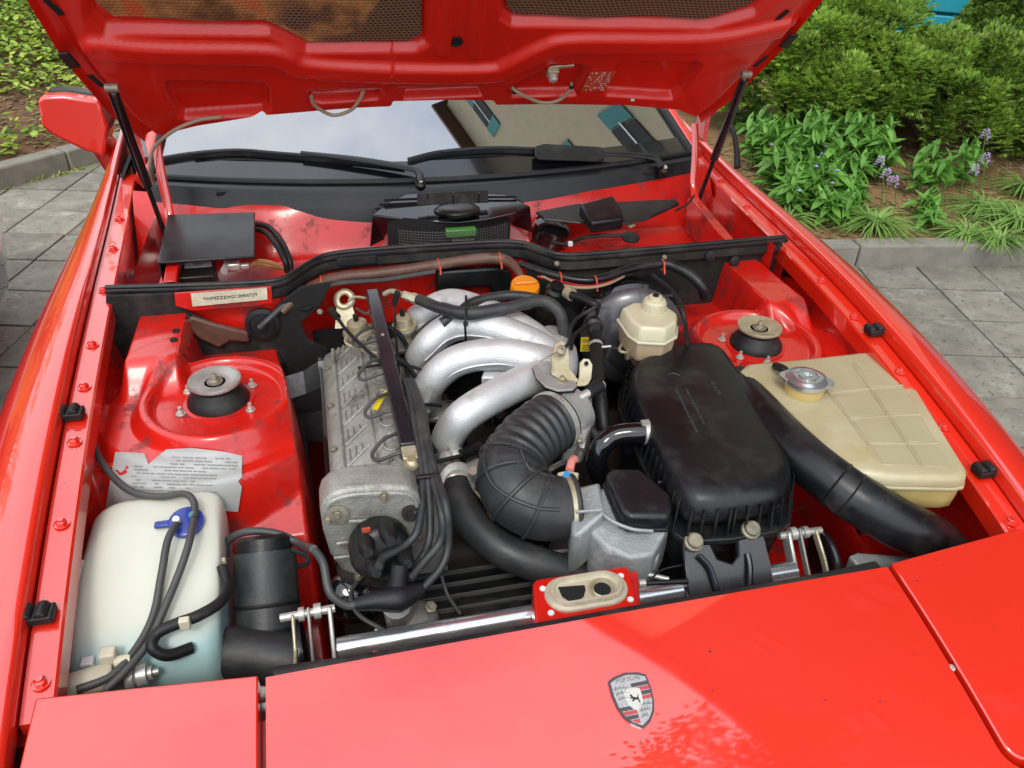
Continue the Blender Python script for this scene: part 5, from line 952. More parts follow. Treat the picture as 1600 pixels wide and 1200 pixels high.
# grommets, mats and VIN plate on the firewall
def fy(px, py, y): return Y(px, py, y)
YM = .258
fm = M(); fm.prism([fy(*p, YM) for p in ((165, 462), (272, 458), (276, 475), (300, 490), (330, 503), (360, 520), (385, 530), (388, 512), (395, 502), (420, 492), (440, 470), (470, 448), (520, 440), (500, 480), (470, 505), (480, 530), (512, 545), (512, 640), (440, 650), (300, 600), (165, 600))], V(0, .006, 0)); fm.build('mat_and_gap_shade', 'black_mat', car, bevel=.003, label='black moulded insulation mat on the left of the firewall')
q = M(); q.prism([fy(*p, YM-.012) for p in ((285, 505), (300, 495), (330, 505), (388, 520), (390, 536), (360, 534), (342, 545), (310, 530))], V(0, .012, 0)); q.build('mat_flap', 'brown_loom', car, bevel=.005, label='folded dark brown flap of the firewall mat')
for px, py, r in ((410, 506, .034), (432, 570, .018), (291, 500, .014)):
    c = fy(px, py, YM-.002); M().lathe([(r, -.002), (r, .004), (r*.75, .007), (r*.7, .004), (r*.35, .005), (r*.3, .012)], c, (0, -1, .1), 26).build('grommet', 'black_rubber', car)
vp = M().prism([fy(*p, .2425) for p in ((298, 459), (417, 450), (418, 468), (301, 479))], V(0, .002, 0)).build('vin_plate', 'vin_plate', car, label='creased yellowed paper strip with the stamped vehicle number')
a, b = fy(305, 470, .2420), fy(415, 460, .2420); xd = (b-a).normalized(); yd = V(0, 0, 1); yd = (yd-xd*yd.dot(xd)).normalized()
textline(vp, '*WP0ZZZ94ZCB400739', fy(360, 464, .2419), .0098, xd, yd, 'ink', .0002)
M().prism([fy(*p, .2455) for p in ((272, 458), (424, 447), (426, 474), (390, 480), (300, 486), (274, 478))], V(0, .003, 0)).build('plate_backing', 'paint_inner', car, bevel=.002)
q = M(); q.prism([fy(*p, .335) for p in ((682, 425), (780, 418), (800, 425), (800, 470), (770, 470), (765, 448), (715, 452), (705, 470), (682, 470))], V(0, .02, 0)); q.build('access_cover', 'black_plastic', car, bevel=.006)
q = M(); q.prism([fy(*p, .345) for p in ((525, 405), (588, 400), (590, 412), (528, 417))], V(0, .01, 0)); q.build('access_cover', 'black_mat', car, bevel=.003)
for px, py in ((1142, 458), (1110, 400), (1148, 408)):
    c = fy(px, py, .275); r = .021 if py > 450 else .012; M().lathe([(r, 0), (r, .012 if py > 450 else .002), (r*.8, .014 if py > 450 else .003)], c, (0, -1, .15), 24).build('grommet', 'black_rubber', car)
for px, py in ((500, 487), (870, 412), (1038, 402)): M().lathe([(.006, 0), (.006, .003), (.003, .006)], fy(px, py, .27 if px > 600 else .25), (0, -1, .3), 14).build('fixing_stud', 'old_bolt', car)
M().prism([V(-.36, .318, .735), V(-.05, .33, .735), V(.2, .325, .76), V(.2, .325, .3), V(-.36, .318, .3)], V(0, .004, 0)).build('mat_and_gap_shade', 'black_mat', car)  # added black sheet; puts the darkness of the gaps below the runners into colour
M().box((.22, -.08, .42), (.34, .52, .26)).build('gap_dark_box', 'grime', eng, bevel=.03)  # added dark box standing in for the shade under the filter box
# silver heat wrap beside the head
q = M(); q.loft([[Z(px+4*math.sin(k*2.1), py, z+.008*math.sin(k*1.7+py)) for k, (px, py) in enumerate(row)] for z, row in ((.74, ((440, 590), (470, 580), (500, 565), (525, 560))), (.70, ((448, 625), (475, 615), (505, 605), (528, 600))), (.63, ((455, 650), (480, 645), (510, 640), (530, 640))), (.56, ((462, 690), (490, 690), (515, 690), (535, 690))))], False, False); q.build('heat_wrap', 'insul', eng, smooth=30)

# assorted thin engine wiring
ew = thing('engine_wiring', Z(700, 640, .70), 'tangle of thin black leads threaded between cam cover, runners and throttle', 'wiring')
for pts, r, mt in ((((632, 560, .80), (640, 600, .79), (650, 650, .79), (654, 700, .79)), .004, 'black_rubber'), (((560, 575, .80), (600, 570, .81), (640, 572, .80), (668, 582, .79)), .003, 'black_rubber'), (((648, 640, .78), (668, 632, .77), (690, 634, .76)), .0035, 'black_rubber'), (((900, 560, .78), (896, 590, .77), (905, 640, .75), (925, 690, .73)), .004, 'black_rubber'), (((830, 470, .80), (850, 500, .79), (862, 530, .78), (868, 560, .75)), .003, 'black_rubber'), (((845, 465, .81), (872, 500, .79), (880, 540, .77)), .0025, 'wire_red'), (((940, 690, .76), (925, 672, .765), (915, 655, .76)), .007, 'hose_rubber'), (((735, 760, .69), (760, 790, .67), (772, 830, .66)), .003, 'old_bolt'), (((770, 830, .66), (800, 850, .66), (850, 862, .66), (905, 858, .65)), .003, 'old_bolt'), (((1000, 905, .66), (960, 880, .66), (900, 872, .65), (850, 880, .64)), .0035, 'black_rubber'), (((560, 905, .66), (548, 930, .66), (560, 960, .65), (600, 985, .64)), .0035, 'grey_cable'), (((690, 900, .64), (700, 930, .62), (720, 960, .61)), .003, 'grey_cable'), (((470, 660, .66), (480, 720, .62), (490, 800, .58), (492, 880, .56)), .006, 'black_rubber'), (((500, 560, .74), (505, 620, .70), (510, 700, .66)), .004, 'grey_cable'), (((820, 655, .74), (810, 665, .74), (795, 660, .75)), .010, 'zinc_gold')):
    M().tube([Z(*p) for p in pts], r, n=7, sub=6).build('lead', mt, ew)
# ------------------------------------------------------------------ front of the bay
def onL(px, py, up=.0):
    d = ray(px, py); a, b = (.88-CAM.z)/d.z, (.40-CAM.z)/d.z
    for k in range(160):
        t = lerp(a, b, k/160); p = CAM+d*t
        if p.z < zL(p.x, p.y): break
    lo, hi = lerp(a, b, (k-1)/160), t
    for _ in range(14):
        mid = (lo+hi)/2; p = CAM+d*mid
        if p.z < zL(p.x, p.y): hi = mid
        else: lo = mid
    return p-d.normalized()*up*1.1
def rrect(x0, x1, y0, y1, z, r=.02, n=4):
    out = []
    for cx, cy, a in ((x1-r, y1-r, 0), (x0+r, y1-r, 90), (x0+r, y0+r, 180), (x1-r, y0+r, 270)):
        for k in range(n+1): t = math.radians(a+90*k/n); out.append(V(cx+r*math.cos(t), cy+r*math.sin(t), z))
    return out
wb = thing('washer_bottle', V(-.59, -.33, .45), 'milky white washer fluid bottle with blue cap, bluish fluid at its foot', 'washer bottle')
M().loft([rrect(-.70, -.52, -.45, -.2, .45, .03), rrect(-.708, -.507, -.466, -.19, .60, .03), rrect(-.708, -.507, -.462, -.19, .66, .03), rrect(-.706, -.507, -.452, -.19, .682, .03), rrect(-.705, -.5055, -.42, -.188, .706, .03), rrect(-.701, -.506, -.36, -.188, .732, .03), rrect(-.690, -.508, -.30, -.19, .748, .028), rrect(-.665, -.516, -.265, -.197, .756, .025), rrect(-.65, -.53, -.25, -.21, .758, .02)]).build('bottle_shell', 'bottle', wb, smooth=75, subsurf=1)
M().prism([V(-.69, -.30, .745), V(-.703, -.30, .748), V(-.703, -.33, .738), V(-.69, -.34, .73)], V(0, 0, -.03)).build('bottle_lug', 'white_plastic', wb, bevel=.004)
bcp = Z(292, 818, .757); cp2 = M().lathe([(.024, -.004), (.025, .0), (.025, .007), (.022, .009)], bcp, (0, -.25, 1), 30).build('blue_cap', 'blue_cap', wb)
M().box(bcp+V(-.03, .002, .003), (.03, .012, .006)).build('cap_tab', 'blue_cap', cp2, bevel=.002)
for px, py, mt in ((278, 815, 'paper_white'), (303, 808, 'shutter_teal')): M().lathe([(.006, 0), (.005, .014)], Z(px, py, .763), (0, -.6, 1), 10).build('hose_nipple', mt, cp2)
h1 = [onL(128, 640, .012), onL(143, 690, .012), onL(168, 735, .014), onL(205, 768, .022), Z(250, 776, .765), Z(288, 772, .775), Z(303, 785, .775), Z(304, 810, .77)]
M().tube(h1, .0055, n=10, sub=7).build('washer_hose', 'grey_cable', wb)
M().tube([Z(276, 818, .772), Z(262, 845, .768), Z(252, 900, .745), Z(240, 960, .72), Z(215, 1010, .705), Z(175, 1055, .70), Z(120, 1078, .70)], .0055, n=10, sub=7).build('washer_hose', 'grey_cable', wb)
M().tube([Z(303, 812, .772), Z(295, 850, .768), Z(278, 900, .748), Z(255, 955, .728), Z(232, 1005, .712), Z(195, 1050, .705), Z(165, 1078, .70)], .0055, n=10, sub=7).build('washer_hose', 'grey_cable', wb)
M().tube([Z(347, 885, .735), Z(354, 915, .725), Z(345, 940, .728), Z(310, 962, .732), Z(275, 975, .728), Z(245, 990, .722), Z(238, 1012, .715), Z(262, 1024, .70), Z(300, 1012, .69)], .008, n=10, sub=7).build('motor_cable', 'black_rubber', wb)
M().box(Z(289, 974, .735), (.014, .010, .018)).build('cable_clip', 'cream_plastic', wb, bevel=.002); M().box(Z(347, 880, .715), (.012, .008, .018)).build('cable_clip', 'cream_plastic', wb, bevel=.002)
# washer pump
wp = thing('washer_pump', Z(170, 1062, .66), 'cream plastic washer pump with metal end at the foot of the bottle', 'washer pump')
M().lathe([(.012, 0), (.018, .004), (.018, .055), (.014, .06)], Z(98, 1078, .69), Z(190, 1050, .69)-Z(98, 1078, .69), 16).build('pump_body', 'cream_plastic', wp)
M().box(Z(172, 1030, .70), (.02, .018, .034)).build('pump_port', 'cream_plastic', wp, bevel=.003); M().cyl(Z(180, 1035, .70), Z(205, 1030, .70), .008).build('pump_nozzle', 'cream_plastic', wp)
M().lathe([(.010, 0), (.016, .002), (.016, .012), (.012, .014), (.016, .016), (.016, .028), (.010, .029), (.010, .034), (.005, .034), (.005, .042)], Z(195, 1060, .68), Z(240, 1050, .68)-Z(195, 1060, .68), 14).build('motor_can', 'steel', wp); M().lathe([(.013, 0), (.013, .006)], Z(97, 1080, .692), (-.8, -.4, .2), 14).build('end_cap', 'zinc', wp)
M().box(Z(138, 1037, .69), (.016, .014, .016)).build('plug', 'paper_white', wp, bevel=.002)
# headlight motor in its rubber boot
hm = thing('headlight_motor', V(-.45, -.36, .52), 'black rubber-booted headlight motor with elbow, beside the washer bottle', 'headlight motor')
c1, c2 = Z(414, 862, .705), Z(420, 990, .62)
M().tube([c1, lerp(c1, c2, .5), c2], [.046, .047, .047], n=28, sub=3).build('boot_upper', 'hose_rubber', hm, smooth=50); ax = (c1-c2).normalized()
M().lathe([(.041, 0), (.041, .018), (.034, .024)], c1, ax, 24).build('boot_cap', 'black_plastic', hm); 
for t in (.68, 1.0): M().lathe([(.0475, -.003), (.049, 0), (.0475, .003)], lerp(c1, c2, t*.95), ax, 28, False).build('boot_band', 'black_rubber', hm)
M().tube([Z(303, 1022, .63), Z(375, 1020, .63), Z(440, 1030, .62), Z(462, 1034, .615)], [.034, .037, .040, .040], n=26, sub=5).build('boot_elbow', 'hose_rubber', hm, smooth=50)
M().lathe([(.041, 0), (.046, .004), (.046, .014), (.03, .018)], Z(462, 1020, .615), (1, .05, .05), 24).build('crank_plate', 'black_enamel', hm)
M().tube([Z(455, 858, .72), Z(478, 868, .71), Z(480, 880, .70), Z(465, 885, .69)], .004, n=8, sub=5).build('cable', 'black_rubber', hm)
# chrome cross shaft with levers
sh = thing('headlight_shaft', V(0, -.48, .62), 'bright steel headlight cross shaft spanning behind the nose', 'shaft')
M().cyl(V(-.352, -.472, .668), V(.36, -.474, .668), .0165, 28).build('shaft_tube', 'chrome', sh, smooth=50)
def lever(pts, mt, th=.006, wd=.012):
    m = M()
    for a, b in zip(pts[:-1], pts[1:]):
        d = (b-a).normalized(); t = d.cross(V(1, 0, 0)).normalized(); m.prism([a+t*wd-d*.004, a-t*wd-d*.004, b-t*wd+d*.004, b+t*wd+d*.004], V(th, 0, 0))
    return m.build('lever', mt, sh, bevel=.002)
for sx in (-1, 1):
    x = sx*.36
    lever([V(x, -.478, .655), V(x, -.43, .705)], 'zinc', .006); lever([V(x-.028 if sx < 0 else x+.022, -.50, .64), V(x-.028 if sx < 0 else x+.022, -.43, .71)], 'steel', .004, .007)
    lever([V(x+sx*.055, -.50, .64), V(x+sx*.05, -.47, .68), V(x+sx*.05, -.435, .705)], 'zinc_gold', .005, .007)
    q = M(); q.cyl(V(x-sx*.01, -.43, .705), V(x+sx*.065, -.432, .705), .006, 12); q.lathe([(.011, -.005), (.011, .005)], V(x+sx*.014, -.43, .705), (1, 0, 0), 14); q.lathe([(.010, -.004), (.010, .004)], V(x+sx*.036, -.431, .705), (1, 0, 0), 14); q.build('pivot_bolt', 'zinc', sh)
M().prism([Z(575, 1022, .70), Z(588, 1015, .705), Z(594, 1022, .70), Z(594, 1035, .69), Z(576, 1038, .69)], V(0, .004, -.01)).build('stop_tab', 'paint', sh, bevel=.001)
M().hexbolt(V(-.42, -.505, .66), (0, -.3, 1), .008, .006).build('pivot_bolt', 'zinc', sh)
# round diaphragm on the right end
M().lathe([(.004, -.004), (.052, -.004), (.054, 0), (.052, .004), (.0, .005)], Z(1288, 878, .655), (1, -.1, .1), 30).build('crank_disc', 'black_enamel', sh)
# black mounting bracket
mb = thing('mounting_bracket', V(.26, -.46, .60), 'black pressed-steel bracket with two bolts, wrapped over the chrome shaft', 'bracket')
bkp = [(1068, 850), (1072, 838), (1098, 835), (1110, 846), (1122, 872), (1145, 880), (1153, 868), (1150, 832), (1165, 822), (1190, 826), (1198, 850), (1212, 915), (1210, 940), (1150, 948), (1078, 950), (1074, 905)]
zz = lambda py: interp(py, [822, 870, 905, 925, 950], [.745, .725, .70, .69, .665])
M().prism([Z(px, py, zz(py)) for px, py in bkp], V(0, .006, -.012)).build('bracket_plate', 'black_enamel', mb, bevel=.004, seg=3)
M().tube([V(.165, -.48, .657), V(.30, -.481, .657)], .026, n=20, sub=1).build('shaft_saddle', 'black_enamel', mb, smooth=50)
for pts in (((1092, 868), (1110, 890), (1122, 930), (1125, 945)), ((1168, 865), (1172, 890), (1170, 940))): M().tube([Z(px, py, zz(py)+.001) for px, py in pts], .005, n=8, sub=5).build('pressed_rib', 'black_enamel', mb)
for px, py in ((1084, 847), (1173, 828)): M().lathe([(.015, -.004), (.015, .002), (.012, .004), (.012, .010), (.010, .012)], Z(px, py, zz(py)+.004), (0, -.5, 1), 20).build('mounting_bolt', 'old_bolt', mb)
M().lathe([(.008, 0), (.008, .008)], Z(1097, 945, .675), (0, -.4, 1), 6).build('mounting_bolt', 'zinc', mb)
# bonnet latch
lt = thing('bonnet_latch', V(0, -.50, .62), 'red bonnet latch box with an oval gold plate and two holes', 'latch')
LQ = [(832, 912), (838, 904), (975, 884), (984, 888), (1003, 958), (838, 990)]
M().prism([Z(*p, .722) for p in LQ], V(0, 0, -.075)).build('latch_box', 'paint_inner', lt, bevel=.004, seg=3)
M().prism([Z(984, 892, .70), Z(996, 892, .70), Z(1002, 950, .69), Z(996, 952, .69)], V(0, 0, -.06)).build('latch_flange', 'paint_inner', lt, bevel=.002)
oc_, od = Z(916, 924, .7225), None; exx = (Z(985, 905, .7225)-Z(838, 930, .7225)).normalized(); eyy = V(0, 0, 1).cross(exx)
def stad(rx, ry, h, n=10, dx=0): return [oc_+exx*(dx+(rx-ry)*(1 if k <= n else -1)+ry*math.cos(math.pi*(k/n)-math.pi/2 if k <= n else math.pi*((k-1)/n)-math.pi/2))+eyy*(ry*math.sin(math.pi*(k/n)-math.pi/2 if k <= n else math.pi*((k-1)/n)-math.pi/2))+V(0, 0, h) for k in range(2*n+2)]
M().loft([stad(.062, .032, 0), stad(.061, .031, .003), stad(.055, .026, .004), stad(.053, .024, .010), stad(.049, .020, .010), stad(.047, .018, .005), stad(.02, .004, .005)], True).build('oval_plate', 'latch_zinc', lt, smooth=50)
ohx = [Z(*p, .7285) for p in ((872, 918), (913, 915), (915, 922), (912, 932), (902, 940), (888, 939), (878, 932))]; M().prism(ohx, V(0, 0, .0012)).build('latch_opening', 'dark_void', lt)
hc = Z(941, 921, .7285); M().lathe([(.020, .0), (.020, .002), (.017, .002), (.016, -.001), (.013, .0022), (.012, .0)], hc, n=26, cap=False).build('latch_bush', 'zinc_gold', lt); M().lathe([(.012, 0), (.012, .0013)], hc, n=22).build('latch_hole', 'dark_void', lt)
for p in ((848, 920), (861, 958), (970, 900), (985, 937)): M().lathe([(.0048, 0), (.0045, .0015), (.002, .0016), (.0018, .0005)], Z(*p, .7222), n=14).build('rivet', 'paper_white', lt)
# bonnet cable, small plugs
cb = thing('latch_cable', V(.12, -.45, .65), 'thin black latch cable with white plastic ferrule beside the red latch box', 'cable')
M().cyl(Z(1000, 912, .70), Z(1075, 908, .70), .004).build('cable_sheath', 'black_rubber', cb); M().cyl(Z(998, 912, .70), Z(1008, 911, .70), .006).build('ferrule', 'zinc', cb); M().cyl(Z(1005, 896, .68), Z(1045, 905, .68), .004).build('link', 'steel', cb)
M().tube([Z(1020, 902, .70), Z(1035, 890, .70), Z(1070, 882, .70)], .0015, n=6, sub=4).build('wire', 'black_rubber', cb); M().box(Z(1033, 951, .70), (.010, .008, .012)).build('plug', 'paper_white', cb, bevel=.002)
# radiator shroud (black, slatted), seen below the engine front
rs = thing('fan_shroud', V(0, -.33, .30), 'black plastic fan shroud with fine raised ribs below the coolant hose', 'fan shroud')
q = M(); A0, A1, B0, B1 = V(-.28, -.20, .555), V(.30, -.20, .555), V(-.28, -.455, .585), V(.30, -.455, .585)
M().prism([A0, A1, B1, B0], V(0, .01, -.05)).build('shroud_panel', 'black_satin', rs, bevel=.004)
for k in range(8):
    t = .06+k*.115; a, b = lerp(A0, B0, t), lerp(A1, B1, t); M().box((a+b)/2+V(0, 0, .004), ((b-a).length, .003, .008)).build('rib', mat('rib_lit_edge', (.09, .09, .085), .4) if k == 0 else 'rib_lit_edge', rs)  # ribs paler than the panel: their lit edges are put into the colour
M().prism([Z(700, 975, .58), Z(715, 930, .575), Z(790, 930, .575), Z(845, 945, .58), Z(835, 975, .58)], V(0, 0, -.02)).build('shroud_cover', 'black_plastic', rs, bevel=.006)
M().lathe([(.06, 0), (.06, .02), (.055, .025), (.05, .01), (.02, .012)], Z(900, 868, .58), (0, -.3, 1), 30).build('fan_hub', 'black_satin', rs)
# alloy front casting and black oil filter below the distributor
fc = thing('coolant_pump_housing', Z(640, 985, .52), 'small bare alloy casting behind the chrome shaft, under the ignition boot', 'casting')
M().loft([[Z(px, py, z) for px, py in row] for z, row in ((.56, ((590, 985), (612, 955), (650, 935), (690, 945), (700, 985), (660, 1005), (610, 1005))), (.60, ((600, 978), (618, 955), (655, 930), (682, 945), (690, 975), (655, 995), (615, 995))), (.62, ((612, 970), (625, 955), (655, 938), (670, 948), (675, 968), (650, 980), (622, 982))))]).build('casting', 'grey_alu', fc, smooth=50, subsurf=1)
M().cyl(Z(625, 968, .60), Z(620, 945, .66), .022).build('stub', 'grey_alu', fc); M().hexbolt(Z(672, 950, .625), (.2, -.4, 1), .010, .006, False).build('bolt', 'old_bolt', fc); M().lathe([(.008, 0), (.008, .004), (.004, .004)], Z(593, 988, .60), (0, -.5, 1), 12).build('bolt', 'zinc', fc)
of2 = M().lathe([(.04, -.08), (.044, -.06), (.044, .0), (.04, .012), (.025, .02), (.0, .022)], Z(555, 930, .62), (.1, -.7, .7), 30, False).build('oil_filter', 'gloss_black', None, smooth=50); tag(of2, 'glossy black oil filter can low beside the left frame rail', 'oil filter')
# frame ledge, right front small parts
q = M(); q.prism([Z(1325, 868, .66), Z(1340, 862, .665), Z(1420, 868, .66), Z(1440, 880, .65), Z(1345, 890, .65)], V(0, 0, -.03)); o = q.build('relay_bracket', 'dull_alu', None, bevel=.004); tag(o, 'flat grey bracket on the red floor in front of the snorkel', 'bracket')
# ------------------------------------------------------------------ sticker on the left inner fender
SU = [(165, 792), (180, 706), (225, 708), (232, 725), (260, 702), (300, 700), (345, 705), (378, 712), (378, 745), (372, 752), (378, 760), (372, 800), (290, 794), (200, 793)]
b = bmesh.new(); f = b.faces.new([b.verts.new((x, y, 0)) for x, y in SU])
for k in range(24): bmesh.ops.bisect_plane(b, geom=b.verts[:]+b.edges[:]+b.faces[:], plane_co=(165+k*10, 0, 0), plane_no=(1, 0, 0))
for k in range(17): bmesh.ops.bisect_plane(b, geom=b.verts[:]+b.edges[:]+b.faces[:], plane_co=(0, 698+k*6.5, 0), plane_no=(0, 1, 0))
b.verts.index_update(); m = M().add([onL(v.co.x, v.co.y, .005) for v in b.verts], [tuple(v.index for v in f.verts) for f in b.faces]); b.free()
stk = m.build('sticker', 'sticker', car, smooth=60, label='torn silver service sticker with small print on the left inner fender')
q = M(); rr = random.Random(9)
for row in range(15):
    py = 712+row*5.3; px = 205+rr.uniform(0, 10)
    while px < (330 if row > 3 else 365):
        L_ = rr.uniform(5, 14)
        if rr.random() < .78 and not (row < 3 and px < 262):
            a_, b_ = onL(px, py+(px-200)*.03, .0064), onL(px+L_, py+(px+L_-200)*.03, .0064); q.tube([a_, b_], .0009, n=4, sub=1)
        px += L_+rr.uniform(1, 4)
q.build('small_print', 'ink_grey', stk, smooth=0)
q = M(); q.tube([onL(186, 742, .0055), onL(196, 735, .0055), onL(199, 728, .0066)], .0022, n=5, sub=2); q.tube([onL(182, 735, .0055), onL(190, 742, .0055), onL(198, 737, .0055)], .0018, n=5, sub=2); q.build('pictogram', 'wire_red', stk, smooth=0)
# bracket tab that holds the hose, and a pressed gusset
M().box(onL(175, 727, .004), (.05, .012, .003)).build('hose_tab', 'paint', inL, bevel=.001)
# ------------------------------------------------------------------ plenum: battery, blower, covers
bt = thing('battery', Z(325, 420, .78), 'car battery with black cover plate and copper-braided terminal in the cowl', 'battery')
M().prism([Z(262, 335, .905), Z(398, 331, .905), Z(398, 400, .882), Z(247, 410, .882)], V(0, 0, -.006)).build('cover_plate', 'black_satin', bt, bevel=.002)
M().prism([Z(247, 410, .882), Z(262, 335, .905), Z(262, 335, .905)+V(0, 0, -.07), Z(247, 410, .882)+V(0, 0, -.045)], V(.003, 0, 0)).build('cover_flange', 'black_enamel', bt)
M().prism([Z(262, 404, .850), Z(335, 400, .850), Z(335, 430, .850), Z(258, 436, .850)], V(0, 0, -.08)).build('battery_case', 'black_plastic', bt, bevel=.003)
M().prism([Z(289, 407, .852), Z(330, 405, .852), Z(331, 416, .852), Z(288, 419, .852)], V(0, 0, -.0006)).build('battery_label', 'paper_white', bt); M().prism([Z(272, 410, .8524), Z(289, 408, .8524), Z(289, 414, .8524), Z(272, 416, .8524)], V(0, 0, -.0006)).build('battery_label', 'plug_blue', bt)
for k in range(3): M().box(Z(310, 409+k*2.6, .8528), (.03-.006*k, .002, .0004)).build('print', 'ink', bt, smooth=0)
M().box(Z(365, 415, .855), (.028, .022, .016)).build('terminal_clamp', 'zinc', bt, bevel=.003); M().cyl(Z(350, 424, .855), Z(356, 412, .857), .008).build('clamp_bolt', 'zinc', bt); M().box(Z(383, 415, .855), (.018, .014, .010)).build('clamp_lug', 'zinc', bt, bevel=.002)
q = M(); rr = random.Random(4)
for k in range(26):
    d = rr.uniform(-.009, .009); e = rr.uniform(-.006, .006); q.tube([Z(392, 415, .856)+V(0, d*.4, e*.4), Z(405, 411, .862)+V(0, d, e), Z(425, 414, .86)+V(0, d, e), Z(443, 420, .85)+V(0, d*.3, e*.3)], .0016, n=5, sub=4)
o = q.build('copper_braid', 'copper', bt)
for k in range(2): M().tube([Z(400, 350+k*8, .87), Z(420-k*4, 355+k*9, .875), Z(440-k*6, 378+k*8, .865), Z(452-k*6, 405+k*4, .845), Z(455-k*6, 425, .82)], .0065, n=10, sub=6).build('battery_cable', 'black_rubber', bt)
q = M()
for k in range(3): q.box(Z(208+k*9, 436-k*2, .80), (.010, .02, .03))
o = q.build('fuse_holder', 'cream_plastic', None, bevel=.002); MAT['cream_plastic']; o.data.materials[0] = mat('fuse_grey', (.12, .13, .16), .4); tag(o, 'small grey fuse holder between the battery and the left fender rail', 'fuse holder')
# blower intake with hood and wire mesh
bl = thing('blower_intake', Z(705, 370, .82), 'black heater blower cowl with domed top and wire mesh front', 'blower')
hd = [(582, 336), (604, 318), (635, 303), (700, 300), (790, 304), (828, 322), (800, 333), (760, 342), (715, 347), (660, 344), (610, 339)]
q = M(); P = [Z(px, py, interp(py, [300, 347], [.945, .915])) for px, py in hd]; q.prism(P, V(0, 0, -.005)); q.build('hood_plate', 'gloss_black', bl, bevel=.002)
for dy_ in (0, 9, 17): 
    M().tube([Z(600+dy_*-.8, 321+dy_*.8-8, .943-dy_*.001), Z(672, 318+dy_*.7-8, .943-dy_*.001)], .003, n=6, sub=1).build('louvre', 'black_satin', bl); M().tube([Z(752, 316+dy_*.6-8, .943-dy_*.001), Z(808+dy_*.6, 316+dy_*.6-8, .943-dy_*.001)], .003, n=6, sub=1).build('louvre', 'black_satin', bl)
q = M(); q.loft([[Z(px, py, z) for px, py in row] for z, row in ((.925, ((668, 335), (690, 324), (735, 322), (758, 330), (752, 342), (715, 346), (680, 344))), (.945, ((672, 326), (692, 314), (735, 313), (754, 322), (748, 334), (715, 338), (684, 336))), (.952, ((685, 320), (700, 315), (730, 315), (744, 320), (738, 326), (715, 328), (694, 326))))]); q.build('motor_dome', 'black_satin', bl, smooth=60, subsurf=1)
M().prism([Z(652, 302, .965), Z(762, 297, .965), Z(764, 316, .945), Z(652, 320, .945)], V(0, .004, -.003)).build('back_flange', 'black_plastic', bl, bevel=.001)
for px in (668, 708, 748): M().box(Z(px, 309, .957), (.003, .004, .024)).build('flange_rib', 'black_satin', bl)
for a, b in ((((582, 338), (578, 384), (600, 372), (610, 342)), 0), (((828, 323), (832, 362), (800, 350), (790, 336)), 1)):
    q = M(); q.add([Z(a[0][0], a[0][1], .92), Z(a[1][0], a[1][1], .84), Z(a[2][0], a[2][1], .85), Z(a[3][0], a[3][1], .915)], [(0, 1, 2, 3)]); o = q.build('side_wing', 'black_satin', bl, smooth=0); s_ = o.modifiers.new('s', 'SOLIDIFY'); s_.thickness = .003
YB = Z(705, 362, .865).y; mesh = M(); zt, zb_ = .912, .842; x0, x1 = -.15, .10
arc = lambda x: seal_y(0)+.035+.03*((x+.025)/.125)**2
for x in np.arange(x0, x1, .006): mesh.box(V(x, arc(x), (zt+zb_)/2), (.0011, .0011, zt-zb_))
for z in np.arange(zb_, zt, .006): mesh.tube([V(x, arc(x), z) for x in np.linspace(x0, x1, 9)], .0006, n=4, sub=1)
o = mesh.build('wire_mesh', 'steel', bl, smooth=0); o.data.materials[0] = MAT['grey_cable']; o['kind'] = 'stuff'
M().loft([[V(x, arc(x)+.05, z) for x in np.linspace(x0-.02, x1+.02, 9)] for z in (.80, .92)], False, False).build('duct_back', 'dark_void', bl)
M().box(V(-.01, arc(0)+.03, .895), (.07, .02, .018)).build('motor_label', 'wire_green', bl, bevel=.003); M().cyl(V(-.005, arc(0)+.03, .84), V(-.005, arc(0)+.03, .875), .026).build('motor', 'zinc_gold', bl)
q = M(); q.tube([V(x, arc(x)-.004, zb_-.002) for x in np.linspace(x0-.02, x1+.02, 7)], .006, n=6, sub=3); q.tube([Z(602, 360, .865), Z(640, 384, .85)], .006, n=6, sub=1); q.build('mesh_frame', 'black_rubber', bl)
# wiper motor cover and trims on the right of the plenum
wm = thing('wiper_motor_cover', Z(930, 340, .83), 'black plastic wiper motor cover with small raised box, right of the blower', 'cover')
M().prism([Z(836, 330, .90), Z(900, 318, .905), Z(1055, 310, .905), Z(1062, 318, .90), Z(1010, 342, .89), Z(960, 352, .885), Z(930, 350, .885), Z(850, 342, .89)], V(0, 0, -.006)).build('cover_plate', 'black_satin', wm, bevel=.003)
q = M(); q.prism([Z(905, 318, .935), Z(958, 304, .94), Z(972, 325, .93), Z(975, 340, .918), Z(925, 347, .918)], V(0, 0, -.03)); q.build('cover_box', 'black_satin', wm, bevel=.006, seg=3)
M().lathe([(.045, -.05), (.05, -.02), (.046, .0), (.03, .01)], Z(865, 352, .855), (.2, -.3, 1), 26).build('motor_housing', 'gloss_black', wm)
M().prism([Z(928, 350, .88), Z(940, 346, .882), Z(985, 344, .882), Z(994, 352, .88), Z(985, 356, .876), Z(978, 350, .878), Z(945, 352, .878), Z(938, 358, .876)], V(0, .003, -.003)).build('clip_bracket', 'zinc_gold', wm, bevel=.001)
pg = thing('cowl_cable', Z(930, 372, .86), 'short black cable with white marker on the red cowl hump', 'cable')
